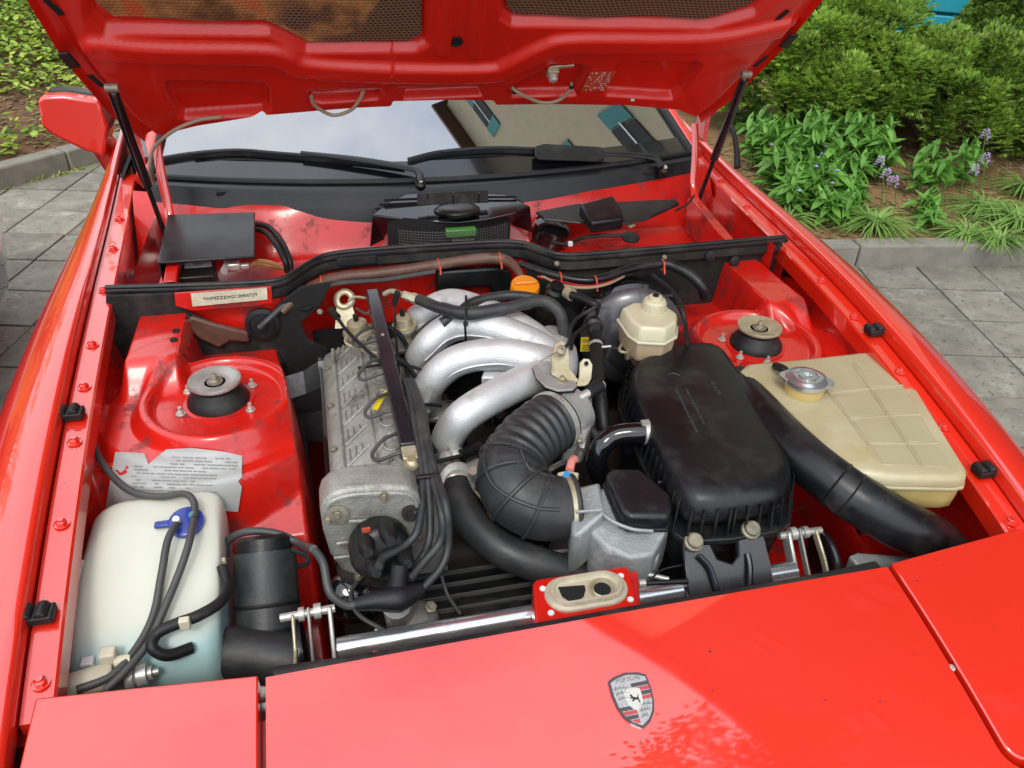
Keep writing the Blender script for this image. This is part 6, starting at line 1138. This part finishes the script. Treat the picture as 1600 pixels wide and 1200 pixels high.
M().tube([Z(862, 378, .868), Z(885, 381, .868), Z(910, 372, .872), Z(940, 368, .875), Z(970, 368, .876)], .0045, n=8, sub=6).build('cable', 'black_rubber', pg); M().lathe([(.022, 0), (.022, .004), (.010, .008)], Z(985, 372, .868), (0, -.2, 1), 24).build('grommet', 'black_rubber', pg); M().box(Z(891, 381, .870), (.010, .010, .010)).build('marker', 'paper_white', pg, bevel=.001)
M().tube([Z(1055, 330, .88), Z(1075, 318, .90), Z(1085, 305, .91)], .003, n=6, sub=4).build('cable', 'black_rubber', pg)
# ------------------------------------------------------------------ planting bed on the right, bank on the left
def leaf_mat(name, c0, c1, scale, rough=.5, trans=.35):
    m, t, p = nodes(name); N, L = t.nodes, t.links; tc = N.new('ShaderNodeTexCoord'); n = N.new('ShaderNodeTexNoise'); n.inputs['Scale'].default_value = scale; n.inputs['Detail'].default_value = 3
    g_ = N.new('ShaderNodeNewGeometry'); ad = N.new('ShaderNodeMath'); ad.operation = 'MULTIPLY_ADD'; ad.inputs[1].default_value = .5; oi = N.new('ShaderNodeObjectInfo')
    L.new(g_.outputs['Position'], n.inputs['Vector']); L.new(g_.outputs['Random Per Island'], ad.inputs[0]); mu = N.new('ShaderNodeMath'); mu.operation = 'MULTIPLY_ADD'; mu.inputs[1].default_value = .25; L.new(oi.outputs['Random'], mu.inputs[0])
    sb = N.new('ShaderNodeMath'); sb.operation = 'SUBTRACT'; sb.inputs[1].default_value = .375; L.new(n.outputs[0], sb.inputs[0]); L.new(sb.outputs[0], mu.inputs[2]); L.new(mu.outputs[0], ad.inputs[2])
    cr = N.new('ShaderNodeValToRGB'); cr.color_ramp.elements[0].position = .15; cr.color_ramp.elements[0].color = (*c0, 1); cr.color_ramp.elements[1].position = .75; cr.color_ramp.elements[1].color = (*c1, 1); L.new(ad.outputs[0], cr.inputs[0])
    L.new(cr.outputs[0], p.inputs['Base Color']); p.inputs['Roughness'].default_value = rough
    tl = N.new('ShaderNodeBsdfTranslucent'); L.new(cr.outputs[0], tl.inputs[0]); mx = N.new('ShaderNodeMixShader'); mx.inputs[0].default_value = trans
    L.new(p.outputs[0], mx.inputs[1]); L.new(tl.outputs[0], mx.inputs[2]); L.new(mx.outputs[0], N['Material Output'].inputs[0])
leaf_mat('conifer', (.02, .065, .010), (.44, .66, .10), 8, .55)
leaf_mat('herb', (.08, .22, .03), (.22, .48, .08), 9, .45)
leaf_mat('blade', (.12, .26, .04), (.32, .50, .13), 9, .45)
leaf_mat('weed', (.20, .36, .04), (.56, .68, .10), 4, .5)
leaf_mat('weed_dark', (.04, .10, .015), (.12, .22, .03), 4, .5)
leaf_mat('golden', (.5, .40, .02), (.85, .68, .06), 3, .5)
leaf_mat('straw', (.25, .17, .07), (.42, .33, .17), 12, .8)
mat('soil', (.13, .062, .032), .95, var=.4, vscale=12, bump=1, bscale=35, dirt=.6, dcol=(.25, .16, .08), dscale=18, dthr=.52)
mat('mulch', (.27, .155, .065), .9, var=.45, vscale=14, bump=1, bscale=45, dirt=.7, dcol=(.07, .04, .02), dscale=14, dthr=.5)
mat('petal', (.5, .36, .62), .5, var=.15); mat('petal_blue', (.4, .48, .8), .5, var=.15); mat('stem', (.1, .2, .04), .6, var=.2); mat('bark', (.09, .055, .03), .9, var=.4, bump=.8, bscale=60)
def grid_ground(name, cor, nx, ny, zf, mt, label):
    vs = []
    for i in range(nx):
        for j in range(ny):
            a, b = i/(nx-1), j/(ny-1); p = lerp(lerp(cor[0], cor[1], a), lerp(cor[3], cor[2], a), b); vs.append(V(p.x, p.y, zf(p.x, p.y)))
    o = M().add(vs, [(i*ny+j, i*ny+j+1, (i+1)*ny+j+1, (i+1)*ny+j) for i in range(nx-1) for j in range(ny-1)]).build(name, mt, smooth=60); return tag(o, label, kind='structure')
from mathutils import noise as mn
bedz = lambda x, y: .095+.025*mn.noise((x*3, y*3, 0))+.012*mn.noise((x*14, y*14, 2))+.03*max(0, y-2)
grid_ground('planting_bed', [V(1.0, 2.05, 0), V(5.6, 1.36, 0), V(8, 6, 0), V(1.0, 7.5, 0)], 110, 120, bedz, 'mulch', 'mulched planting bed behind the kerb')
KD = V(.711, .703, 0); KN = V(-.703, .711, 0); KP = V(-2.04, 3.50, 0)
def bankz(x, y): d = (V(x, y, 0)-KP).dot(KN); return .11+max(0, d-.1)*.16+.02*mn.noise((x*3, y*3, 5))+.012*mn.noise((x*12, y*12, 2))
grid_ground('bank', [KP+KD*-3+KN*.11, KP+KD*4+KN*.11, KP+KD*6+KN*9, KP+KD*-4+KN*9], 110, 130, bankz, 'soil', 'earth bank rising behind the left kerb')
def scatter_leaves(m, p, n, dirv, L_, W, cup=.15):
    d = Vector(dirv).normalized(); s = d.cross(V(0, 0, 1)); s = s.normalized() if s.length > .01 else V(1, 0, 0); u = s.cross(d)
    m.add([p, p+d*L_*.35+s*W-u*0, p+d*L_*.4-u*-cup*W*.5, p+d*L_*.35-s*W, p+d*L_*.75+s*W*.6-u*cup*L_*.3, p+d*L_*.75-s*W*.6-u*cup*L_*.3, p+d*L_-u*cup*L_*.8], [(0, 1, 2), (0, 2, 3), (1, 4, 2), (2, 4, 5), (2, 5, 3), (4, 6, 5)])
# conifer shrubs: lobes of feathery fans
def fan(m, p, d, L_, rg):
    d = d.normalized(); s = d.cross(V(rg.uniform(-.4, .4), rg.uniform(-.4, .4), 1)).normalized(); u = s.cross(d)
    for k in (-2, -1, 0, 1, 2):
        a = k*.42+rg.uniform(-.1, .1); e = (d*math.cos(a)+s*math.sin(a)); q = p+d*L_*.12*abs(k) if 0 else p; l = L_*(1-.14*abs(k))*rg.uniform(.85, 1.1); t = e.cross(u).normalized(); w_ = L_*.17
        b = q+e*l*.5+u*L_*.05; m.add([q, b+t*w_, q+e*l+u*L_*-.08, b-t*w_], [(0, 1, 2), (0, 2, 3)])
def conifer(loc, rx, ry, rzz, n_l, seed, label):
    rg = random.Random(seed); c = Vector(loc); o = thing('conifer_shrub', loc, label, 'shrub', 'false cypress shrubs in the bed'); m = M()
    for i in range(n_l):
        th = rg.uniform(0, 2*math.pi); ph = math.acos(rg.uniform(-.25, 1)); n = V(math.sin(ph)*math.cos(th), math.sin(ph)*math.sin(th), math.cos(ph)); k = rg.uniform(.68, 1.05)
        lc = c+V(n.x*rx*k, n.y*ry*k, rzz*.42+n.z*rzz*.62*k); lr = rg.uniform(.09, .18); ax = (n*.5+V(rg.uniform(-.3, .3), rg.uniform(-.3, .3), .75)).normalized()
        for j in range(int(90+lr*620)):
            e = V(rg.gauss(0, 1), rg.gauss(0, 1), rg.gauss(0, 1)).normalized(); e = (e+ax*.7).normalized(); q = lc+e*lr*rg.uniform(.45, 1.0)
            if q.z < .08: continue
            fan(m, q, (e+ax*.5+V(rg.uniform(-.35, .35), rg.uniform(-.35, .35), rg.uniform(-.2, .3))), rg.uniform(.03, .058), rg)
    m.build('crown', 'conifer', o, smooth=0, recalc=False)
    t = M()
    for k in range(7): a = k/7*6.28; t.tube([c+V(0, 0, 0), c+V(math.cos(a)*rx*.35, math.sin(a)*ry*.35, rzz*.4), c+V(math.cos(a)*rx*.7, math.sin(a)*ry*.7, rzz*.75)], [.03, .02, .006], n=6, sub=4)
    t.build('trunk', 'bark', o); return o
conifer((2.9, 3.55, .12), .68, .6, .86, 95, 1, 'bright green feathery conifer shrub standing nearest the raised bonnet')
conifer((3.9, 4.0, .12), .62, .5, .36, 75, 2, 'dark feathery conifer shrub standing in front of the teal wall')
conifer((3.60, 3.10, .10), .62, .45, .62, 85, 3, 'low spreading conifer shrub with lime tips behind the leafy plants')
conifer((4.95, 3.65, .12), .72, .6, 1.2, 110, 4, 'tall dense conifer shrub at the far end of the bed')
conifer((4.55, 2.95, .10), .45, .40, .40, 50, 5, 'small dark conifer shrub behind the flowering stalks')
conifer((2.15, 4.7, .12), .6, .55, .9, 50, 6, 'conifer shrub half hidden behind the raised bonnet')
# leafy upright plants, leaf by leaf
lv = M(); P0 = [V(0, 0, 0), V(.010, .025, .004), V(.014, .05, .006), V(.011, .08, .002), V(0, .115, -.012), V(-.011, .08, .002), V(-.014, .05, .006), V(-.010, .025, .004), V(0, .025, -.001), V(0, .05, 0), V(0, .08, -.004)]
lv.add(P0, [(0, 1, 8), (8, 1, 2, 9), (9, 2, 3, 10), (10, 3, 4), (0, 8, 7), (8, 9, 6, 7), (9, 10, 5, 6), (10, 4, 5)])
leaf_me = None
def herb(loc, h, nst, seed, label):
    global leaf_me
    rg = random.Random(seed); c = Vector(loc); o = thing('leafy_plant', loc, label, 'plant', 'leafy plants in the bed')
    for s in range(nst+3):
        a = rg.uniform(0, 6.28); b0 = c+V(math.cos(a)*.09, math.sin(a)*.09, 0)*rg.uniform(.2, 1.3); hh = h*rg.uniform(.7, 1.05); top = b0+V(rg.uniform(-.06, .06), rg.uniform(-.06, .06), hh); P = [b0, lerp(b0, top, .5)+V(rg.uniform(-.015, .015), rg.uniform(-.015, .015), 0), top]
        st = M().tube(P, [.0035, .003, .0015], n=5, sub=3).build('stem', 'stem', o); SPp = spline(P, 8); n = max(4, int(hh/.05))
        for k in range(1, n+1):
            t = k/n; p = SPp[min(len(SPp)-1, int(t*(len(SPp)-1)))]; az = k*1.57+rg.uniform(-.4, .4)+a
            for q in (0, math.pi):
                if leaf_me is None: lf = lv.build('leaf', 'herb', None, smooth=60, recalc=False); leaf_me = lf.data; 
                else: lf = bpy.data.objects.new('leaf', leaf_me); COL.objects.link(lf)
                lf.parent = st; lf.location = p-wloc(st); el = lerp(.05, 1.05, t**3)+rg.uniform(-.25, .2); sc = rg.uniform(1.1, 1.9)*(1.0 if t < .9 else .7); lf.scale = (sc, sc, sc); lf.rotation_euler = (el, rg.uniform(-.3, .3), az+q+rg.uniform(-.3, .3))
    return o
def bed(px, py):
    p = Z(px, py, .12); return V(p.x, p.y, bedz(p.x, p.y))
HB = [(1215, 270, .30, 5, 'tallest leafy plant beside the fender, among pale blue flowers'), (1255, 285, .34, 6, 'bushy leafy plant in the thick of the green clump'), (1185, 245, .28, 4, 'leafy plant tucked against the red fender edge'), (1300, 300, .26, 5, 'leafy plant with blue flowers at its foot, beside the drooping blades'), (1335, 275, .36, 5, 'leafy plant with upright tips in front of the conifers'), (1375, 285, .28, 4, 'leafy plant leaning over the bare dark soil'), (1440, 300, .24, 3, 'leafy plant with broad pairs of leaves over bare soil'), (1480, 285, .26, 3, 'broad-leaved plant between the two flower stalk groups'), (1450, 345, .14, 3, 'small low leafy plant on the mulch'), (1245, 330, .18, 6, 'low dense leafy plant right by the kerb end'), (1290, 345, .14, 6, 'low leafy tuft beside the drooping blades at the kerb'), (1160, 215, .3, 4, 'leafy plant seen just under the bonnet corner'), (1235, 250, .36, 6, 'leafy plant at the back of the green clump'), (1275, 262, .34, 6, 'leafy plant with the freshest tips in the green clump'), (1210, 300, .24, 7, 'leafy plant leaning on the fender, beside the kerb'), (1265, 315, .24, 6, 'leafy plant with drooping lower leaves near the kerb'), (1325, 325, .16, 5, 'low leafy plant between the clump and the lilac pair'), (1190, 275, .26, 6, 'leafy plant half hidden by the red fender')]
for i, (px, py, h, n, lab) in enumerate(HB): herb(bed(px, py), h, n, 20+i, lab)
# drooping blade clumps
def blades(loc, n, L_, seed, label, name='blade_clump', mt='blade'):
    rg = random.Random(seed); c = Vector(loc); m = M()
    for k in range(n):
        a = rg.uniform(0, 6.28); l = L_*rg.uniform(.5, 1.1); d = V(math.cos(a), math.sin(a), 0); s = V(-d.y, d.x, 0); w_ = rg.uniform(.004, .0075); b = c+d*rg.uniform(0, .04)+s*rg.uniform(-.02, .02); up = rg.uniform(.45, 1.0); pr_ = []
        for t in (0, .25, .5, .75, 1): pr_.append((b+d*l*(.15*t+.75*t*t*.8)+V(0, 0, max(.012-b.z*0-l*0, l*up*(t-.75*t*t)*1.15*(1-.35*t))), w_*(1-t*t*.85)))
        vs = []; 
        for p, ww in pr_: vs += [p+s*ww, p-s*ww]
        m.add(vs, [(2*i, 2*i+1, 2*i+3, 2*i+2) for i in range(4)])
    o = m.build(name, mt, None, smooth=60, recalc=False); tag(o, label, 'plant', 'strap-leaved clumps along the kerb'); return o
for i, (px, py, n, L_, lab) in enumerate(((1365, 352, 150, .25, 'drooping strap-leaved clump below the two lilac flower heads'), (1340, 340, 90, .22, 'drooping strap-leaved clump next to the leafy plants'), (1535, 330, 130, .26, 'strap-leaved clump at the foot of the taller flower stalks'), (1510, 365, 90, .22, 'strap-leaved clump hanging towards the kerb'), (1590, 350, 140, .26, 'thick strap-leaved clump spilling over the kerb end'), (1560, 375, 80, .22, 'thin strap-leaved clump on the kerb edge'), (1230, 345, 80, .2, 'strap-leaved tuft against the red fender'), (1600, 300, 100, .26, 'strap-leaved clump behind the spilling one'))): blades(bed(px, py), int(n*1.25), L_*1.4, 60+i, lab)
# lilac bells on stalks
def bell(loc, h, lean, seed, label, sc=1):
    rg = random.Random(seed); c = Vector(loc); o = thing('bluebell', loc, label, 'flower', 'lilac flower stalks'); top = c+V(lean, 0, h); st = M().tube([c, lerp(c, top, .5)+V(-lean*.15, 0, 0), top], .0028, n=6, sub=5).build('stalk', 'stem', o); m = M()
    for k in range(16):
        a = k*2.4; z = -.002*k*1.6+.015; r = (.008+.0008*k)*sc; b = top+V(math.cos(a)*r, math.sin(a)*r, z*sc)
        for q in range(5): t = q*1.256; e = V(math.cos(a)*.6+math.cos(t)*.7, math.sin(a)*.6+math.sin(t)*.7, .3).normalized(); s = e.cross(V(0, 0, 1)).normalized(); m.add([b, b+e*.008*sc+s*.003, b+e*.014*sc, b+e*.008*sc-s*.003], [(0, 1, 2, 3)])
    m.build('petals', 'petal', o, smooth=0, recalc=False)
for px, py, tx, ty, lab in ((1382, 340, 1386, 270, 'lilac bell flower on the left stalk of the middle pair'), (1397, 338, 1398, 281, 'lilac bell flower drooping right on the middle pair'), (1378, 320, 1376, 250, 'small fading lilac flower standing behind the middle pair'), (1515, 320, 1541, 208, 'tallest lilac bell flower at the far end of the bed'), (1525, 325, 1541, 245, 'lilac bell flower just below the tallest one'), (1515, 325, 1524, 263, 'small lilac bell flower beside the tall stalks')):
    b = bed(px, py); q = Y(tx, ty, b.y); bell(b, max(.08, q.z-b.z), q.x-b.x, px, lab)
for k, (px, py) in enumerate(((1205, 228), (1285, 242), (1308, 268), (1290, 230), (1248, 300), (1275, 262), (1300, 288))):
    b = Z(px, py, .36); o = thing('forget_me_not', b+V(0, .01, -.24), 'tiny pale blue flower among the leafy plants', 'flower', 'tiny blue flowers'); m = M()
    for j in range(12):
        t = j*1.047; e = V(math.cos(t), math.sin(t)*.7, .6+.5*(j//6)).normalized(); s = e.cross(V(0, 0, 1)).normalized(); m.add([b, b+e*.008+s*.005, b+e*.015, b+e*.008-s*.005], [(0, 1, 2, 3)])
    m.build('petals', 'petal_blue' if k % 3 else 'petal', o, smooth=0, recalc=False); M().tube([b, b+V(0, .01, -.24)], .0012, n=4, sub=1).build('stalk', 'stem', o)
# wood chips
m = M(); rg = random.Random(12)
for k in range(4200):
    x, y = rg.uniform(1.5, 4.9), rg.uniform(1.5, 3.4)
    if y < 2.05-(x-1)*.15: continue
    s = rg.uniform(.008, .03); R = Matrix.Rotation(rg.uniform(0, 6.28), 3, 'Z')@Matrix.Rotation(rg.uniform(-.4, .4), 3, 'X'); c = V(x, y, bedz(x, y)+.006); a, b = R@V(s, 0, 0), R@V(0, s*.4, 0); n = R@V(0, 0, .003); m.add([c-a-b, c+a-b*.6, c+a*.9+b, c-a*.8+b*.8, c+n], [(0, 1, 4), (1, 2, 4), (2, 3, 4), (3, 0, 4)])
tag(m.build('wood_chips', 'straw', None, smooth=0, recalc=False), 'scattered pale wood chips on the bed', kind='stuff')
# weeds on the bank
m = M(); m2 = M(); m3 = M(); rg = random.Random(15)
for k in range(52000):
    a, d = rg.uniform(-2.2, 3.4), rg.uniform(.14, 5.5); p = KP+KD*a+KN*d; dens = mn.noise((p.x*1.6, p.y*1.6, 3))+.35+.50*(d-.7)
    if d < .9 and rg.random() < .35: dens -= .3
    if rg.random() > max(0, min(1, dens*1.6)): 
        if rg.random() < .25: e = V(rg.uniform(-1, 1), rg.uniform(-1, 1), .1); scatter_leaves(m3, V(p.x, p.y, bankz(p.x, p.y)+.008), 1, e, rg.uniform(.03, .06), .010)
        continue
    z = bankz(p.x, p.y)+rg.uniform(.0, .10+.10*max(0, min(d-1, 2.5))); az = rg.uniform(0, 6.28); e = V(math.cos(az), math.sin(az), rg.uniform(-.2, .9)); L_ = rg.uniform(.03, .075); scatter_leaves(m if rg.random() < .75 else m2, V(p.x, p.y, z), 1, e, L_, L_*.32)
tag(m.build('weeds', 'weed', None, smooth=0, recalc=False), 'yellow-green weeds covering the bank', kind='stuff'); tag(m2.build('weeds', 'weed_dark', None, smooth=0, recalc=False), 'darker weeds among the yellow-green ones on the bank', kind='stuff'); tag(m3.build('dry_leaves', 'straw', None, smooth=0, recalc=False), 'dry leaf litter on the bank', kind='stuff')
m = M()
for k in range(160):
    a = rg.uniform(-.1, .55); p = KP+KD*a-KN*rg.uniform(.0, .06)*(1 if a > .25 else .4); e = V(rg.uniform(-1, 1), rg.uniform(-1, 1), .4); scatter_leaves(m, V(p.x, p.y, .005), 1, e, rg.uniform(.02, .05), .007)
tag(m.build('kerb_weeds', 'weed', None, smooth=0, recalc=False), 'small weeds growing where the left kerb meets the paving', kind='stuff')
# ------------------------------------------------------------------ surroundings: teal shed, house fronts (some added for reflections), tree, neighbour car
D1 = V(.77, -.64, 0).normalized(); N1 = V(.64, .77, 0).normalized(); T0 = V(4.9, 5.25, 0); TA = math.atan2(D1.y, D1.x); R1 = Matrix.Rotation(TA, 3, 'Z')
sh_ = thing('teal_shed', T0, 'teal metal clad wall behind the conifer shrubs', 'shed')
M().box(T0+N1*1.1+V(0, 0, 1.2), (7, 2.0, 2.4), R1).build('shed_wall', 'teal_metal', sh_)
for k in range(16): M().box(T0+N1*.06+V(0, 0, .12+k*.15), (7, .07, .125), R1).build('cladding_board', 'teal_metal', sh_, bevel=.012)
def house(name, label, o, d, n, L_, H_, dep, mt, cols, rows, w0=.9, h0=1.4, sh=True, span=1):
    a = math.atan2(d.y, d.x); R = Matrix.Rotation(a, 3, 'Z'); t = thing(name, o, label, 'house'); M().box(o+n*dep/2+V(0, 0, H_/2), (L_, dep, H_), R).build('wall', mt, t)
    M().box(o+n*(dep/2-.25)+V(0, 0, H_+.1), (L_+.6, dep+.9, .25), R).build('roof', 'brown_loom', t)
    for i in range(cols):
        for j in range(rows):
            c = o+d*(L_*((i+.5)/cols*span-.5))+V(0, 0, 1.6+j*(H_-1.0)/rows)-n*.02
            wn = M().box(c, (w0, .08, h0), R).build('window', 'interior', t); M().box(c-n*.05, (w0+.16, .05, .08), R).build('frame', 'white_paint' if sh else 'added_dark_wall', wn)
            if sh:
                for s in (-1, 1): M().box(c+d*s*(w0*.8)-n*.03, (w0*.5, .05, h0), R).build('shutter', 'shutter_teal', wn)
    return t
house('apartment_house', 'tall beige apartment house with teal shutters, beyond the teal shed', V(5.54, 7.77, 0), V(.418, -.908, 0), V(.908, .418, 0), 8, 20.5, 6, 'stone_beige', 2, 5)
house('apartment_house', 'unseen tall dark house added beside the beige one to deepen the nose reflection', V(11.0, -4.05, 0), V(.418, -.908, 0), V(.908, .418, 0), 18, 20.5, 6, 'added_dark_wall', 4, 4, sh=False)  # unseen, added with a dark wall to keep the nose panel's reflection deep red
house('added_ochre_house', 'unseen low ochre house added for an orange reflection on the fender', V(-10.5, 13, 0), V(-.8, -.6, 0), V(-.6, .8, 0), 16, 6.5, 5, 'added_ochre_wall', 5, 2, sh=False)  # unseen, added as a warm reflector for the orange streak on the fender
for i, (x, y, hh) in enumerate(((-6.6, 7.6, 5.2), (-5.2, 9.4, 5.6), (-3.6, 10.6, 5.2), (-8.2, 5.6, 5.2), (-9.6, 3.4, 5.2), (-10.4, 7.6, 5.6))):
    rg = random.Random(90+i); o = thing('golden_bush', V(x, y, bankz(x, y)), ('golden-leaved bush on top of the bank, '+('second from the ochre house', 'nearest the ochre house', 'beyond the door mirror', 'at the low end of the row', 'past the low end', 'behind the row')[i]), 'bush', 'golden bushes on the bank'); m = M(); t = M(); c = V(x, y, bankz(x, y))
    for k in range(60):
        e = V(rg.gauss(0, 1), rg.gauss(0, 1), rg.gauss(0, 1)).normalized(); q = c+V(e.x*1.4, e.y*1.4, hh*.58+e.z*hh*.45)*1.0; t.tube([c, lerp(c, q, .5)+V(0, 0, .2), q], [.03, .015, .005], n=5, sub=2)
        for j in range(40): u = V(rg.gauss(0, 1), rg.gauss(0, 1), rg.gauss(0, 1)).normalized(); scatter_leaves(m, q+u*rg.uniform(0, .4), 1, u, rg.uniform(.08, .14), .04)
    t.build('trunk', 'bark', o); m.build('crown', 'golden', o, smooth=0, recalc=False)
def tree(loc, h, cr, cz, seed, label, n=60):
    rg = random.Random(seed); c = Vector(loc); o = thing('tree', loc, label, 'tree'); t = M(); top = c+V(-.9, .9, h*.8); t.tube([c, c+V(-.1, .1, h*.35), lerp(c, top, .8), top], [.14, .11, .06, .02], n=10, sub=6); m = M(); cc_ = c+V(-1.0, 1.0, cz)
    for k in range(n):
        e = V(rg.gauss(0, 1), rg.gauss(0, 1), rg.gauss(0, .7)).normalized(); q = cc_+e*cr*rg.uniform(.5, 1.05); t.tube([lerp(c, top, rg.uniform(.45, .9)), lerp(cc_, q, .6), q], [.03, .015, .006], n=5, sub=3)
        for j in range(45): u = V(rg.gauss(0, 1), rg.gauss(0, 1), rg.gauss(0, 1)).normalized(); scatter_leaves(m, q+u*rg.uniform(0, .38), 1, u+V(0, 0, -.3), rg.uniform(.07, .12), .028)
    t.build('trunk', 'bark', o); m.build('crown', 'weed_dark', o, smooth=0, recalc=False)
tree((4.0, -2.9, 0), 7.0, 1.25, 7.9, 31, 'slender leafy tree overhanging the car from beside the house')
nc = thing('parked_car', V(-2.45, .4, 0), 'dark blue parked car with a white bumper strip, on the left edge of the paving', 'car')
def carring(y, x0, x1, z0, z1, r=.12): return [V(p.x+.095, y-.1, p.y) for p in [V(q.x, q.y, 0) for q in rrect(x0, x1, z0, z1, 0, r)]]
M().loft([carring(2.22, -2.9, -1.80, .24, .60, .08), carring(2.12, -3.2, -1.63, .2, .68, .10), carring(1.8, -3.3, -1.54, .18, .76, .12), carring(.8, -3.33, -1.52, .18, .92, .16), carring(-1.2, -3.33, -1.52, .25, .95, .16), carring(-2.0, -3.2, -1.6, .3, .9, .14)]).build('body', 'navy_paint', nc, smooth=60)
M().loft([carring(2.25, -3.0, -1.80, .385, .43, .018), carring(2.13, -3.2, -1.615, .38, .435, .02), carring(1.8, -3.32, -1.525, .38, .435, .02), carring(1.5, -3.33, -1.525, .385, .43, .018)]).build('bumper', 'white_paint', nc, smooth=60)
M().loft([carring(.7, -3.2, -1.65, .9, .98, .03), carring(.1, -3.05, -1.8, .9, 1.38, .1), carring(-1.2, -3.05, -1.8, .9, 1.4, .1), carring(-1.9, -3.2, -1.65, .88, .95, .03)]).build('greenhouse', 'interior', nc, smooth=60)
for y in (1.3, -1.3):
    for sx in (-1.62, -3.22): M().lathe([(.18, -.1), (.3, -.09), (.3, .09), (.18, .1)], V(sx, y, .3), (1, 0, 0), 28).build('wheel', 'black_rubber', nc)
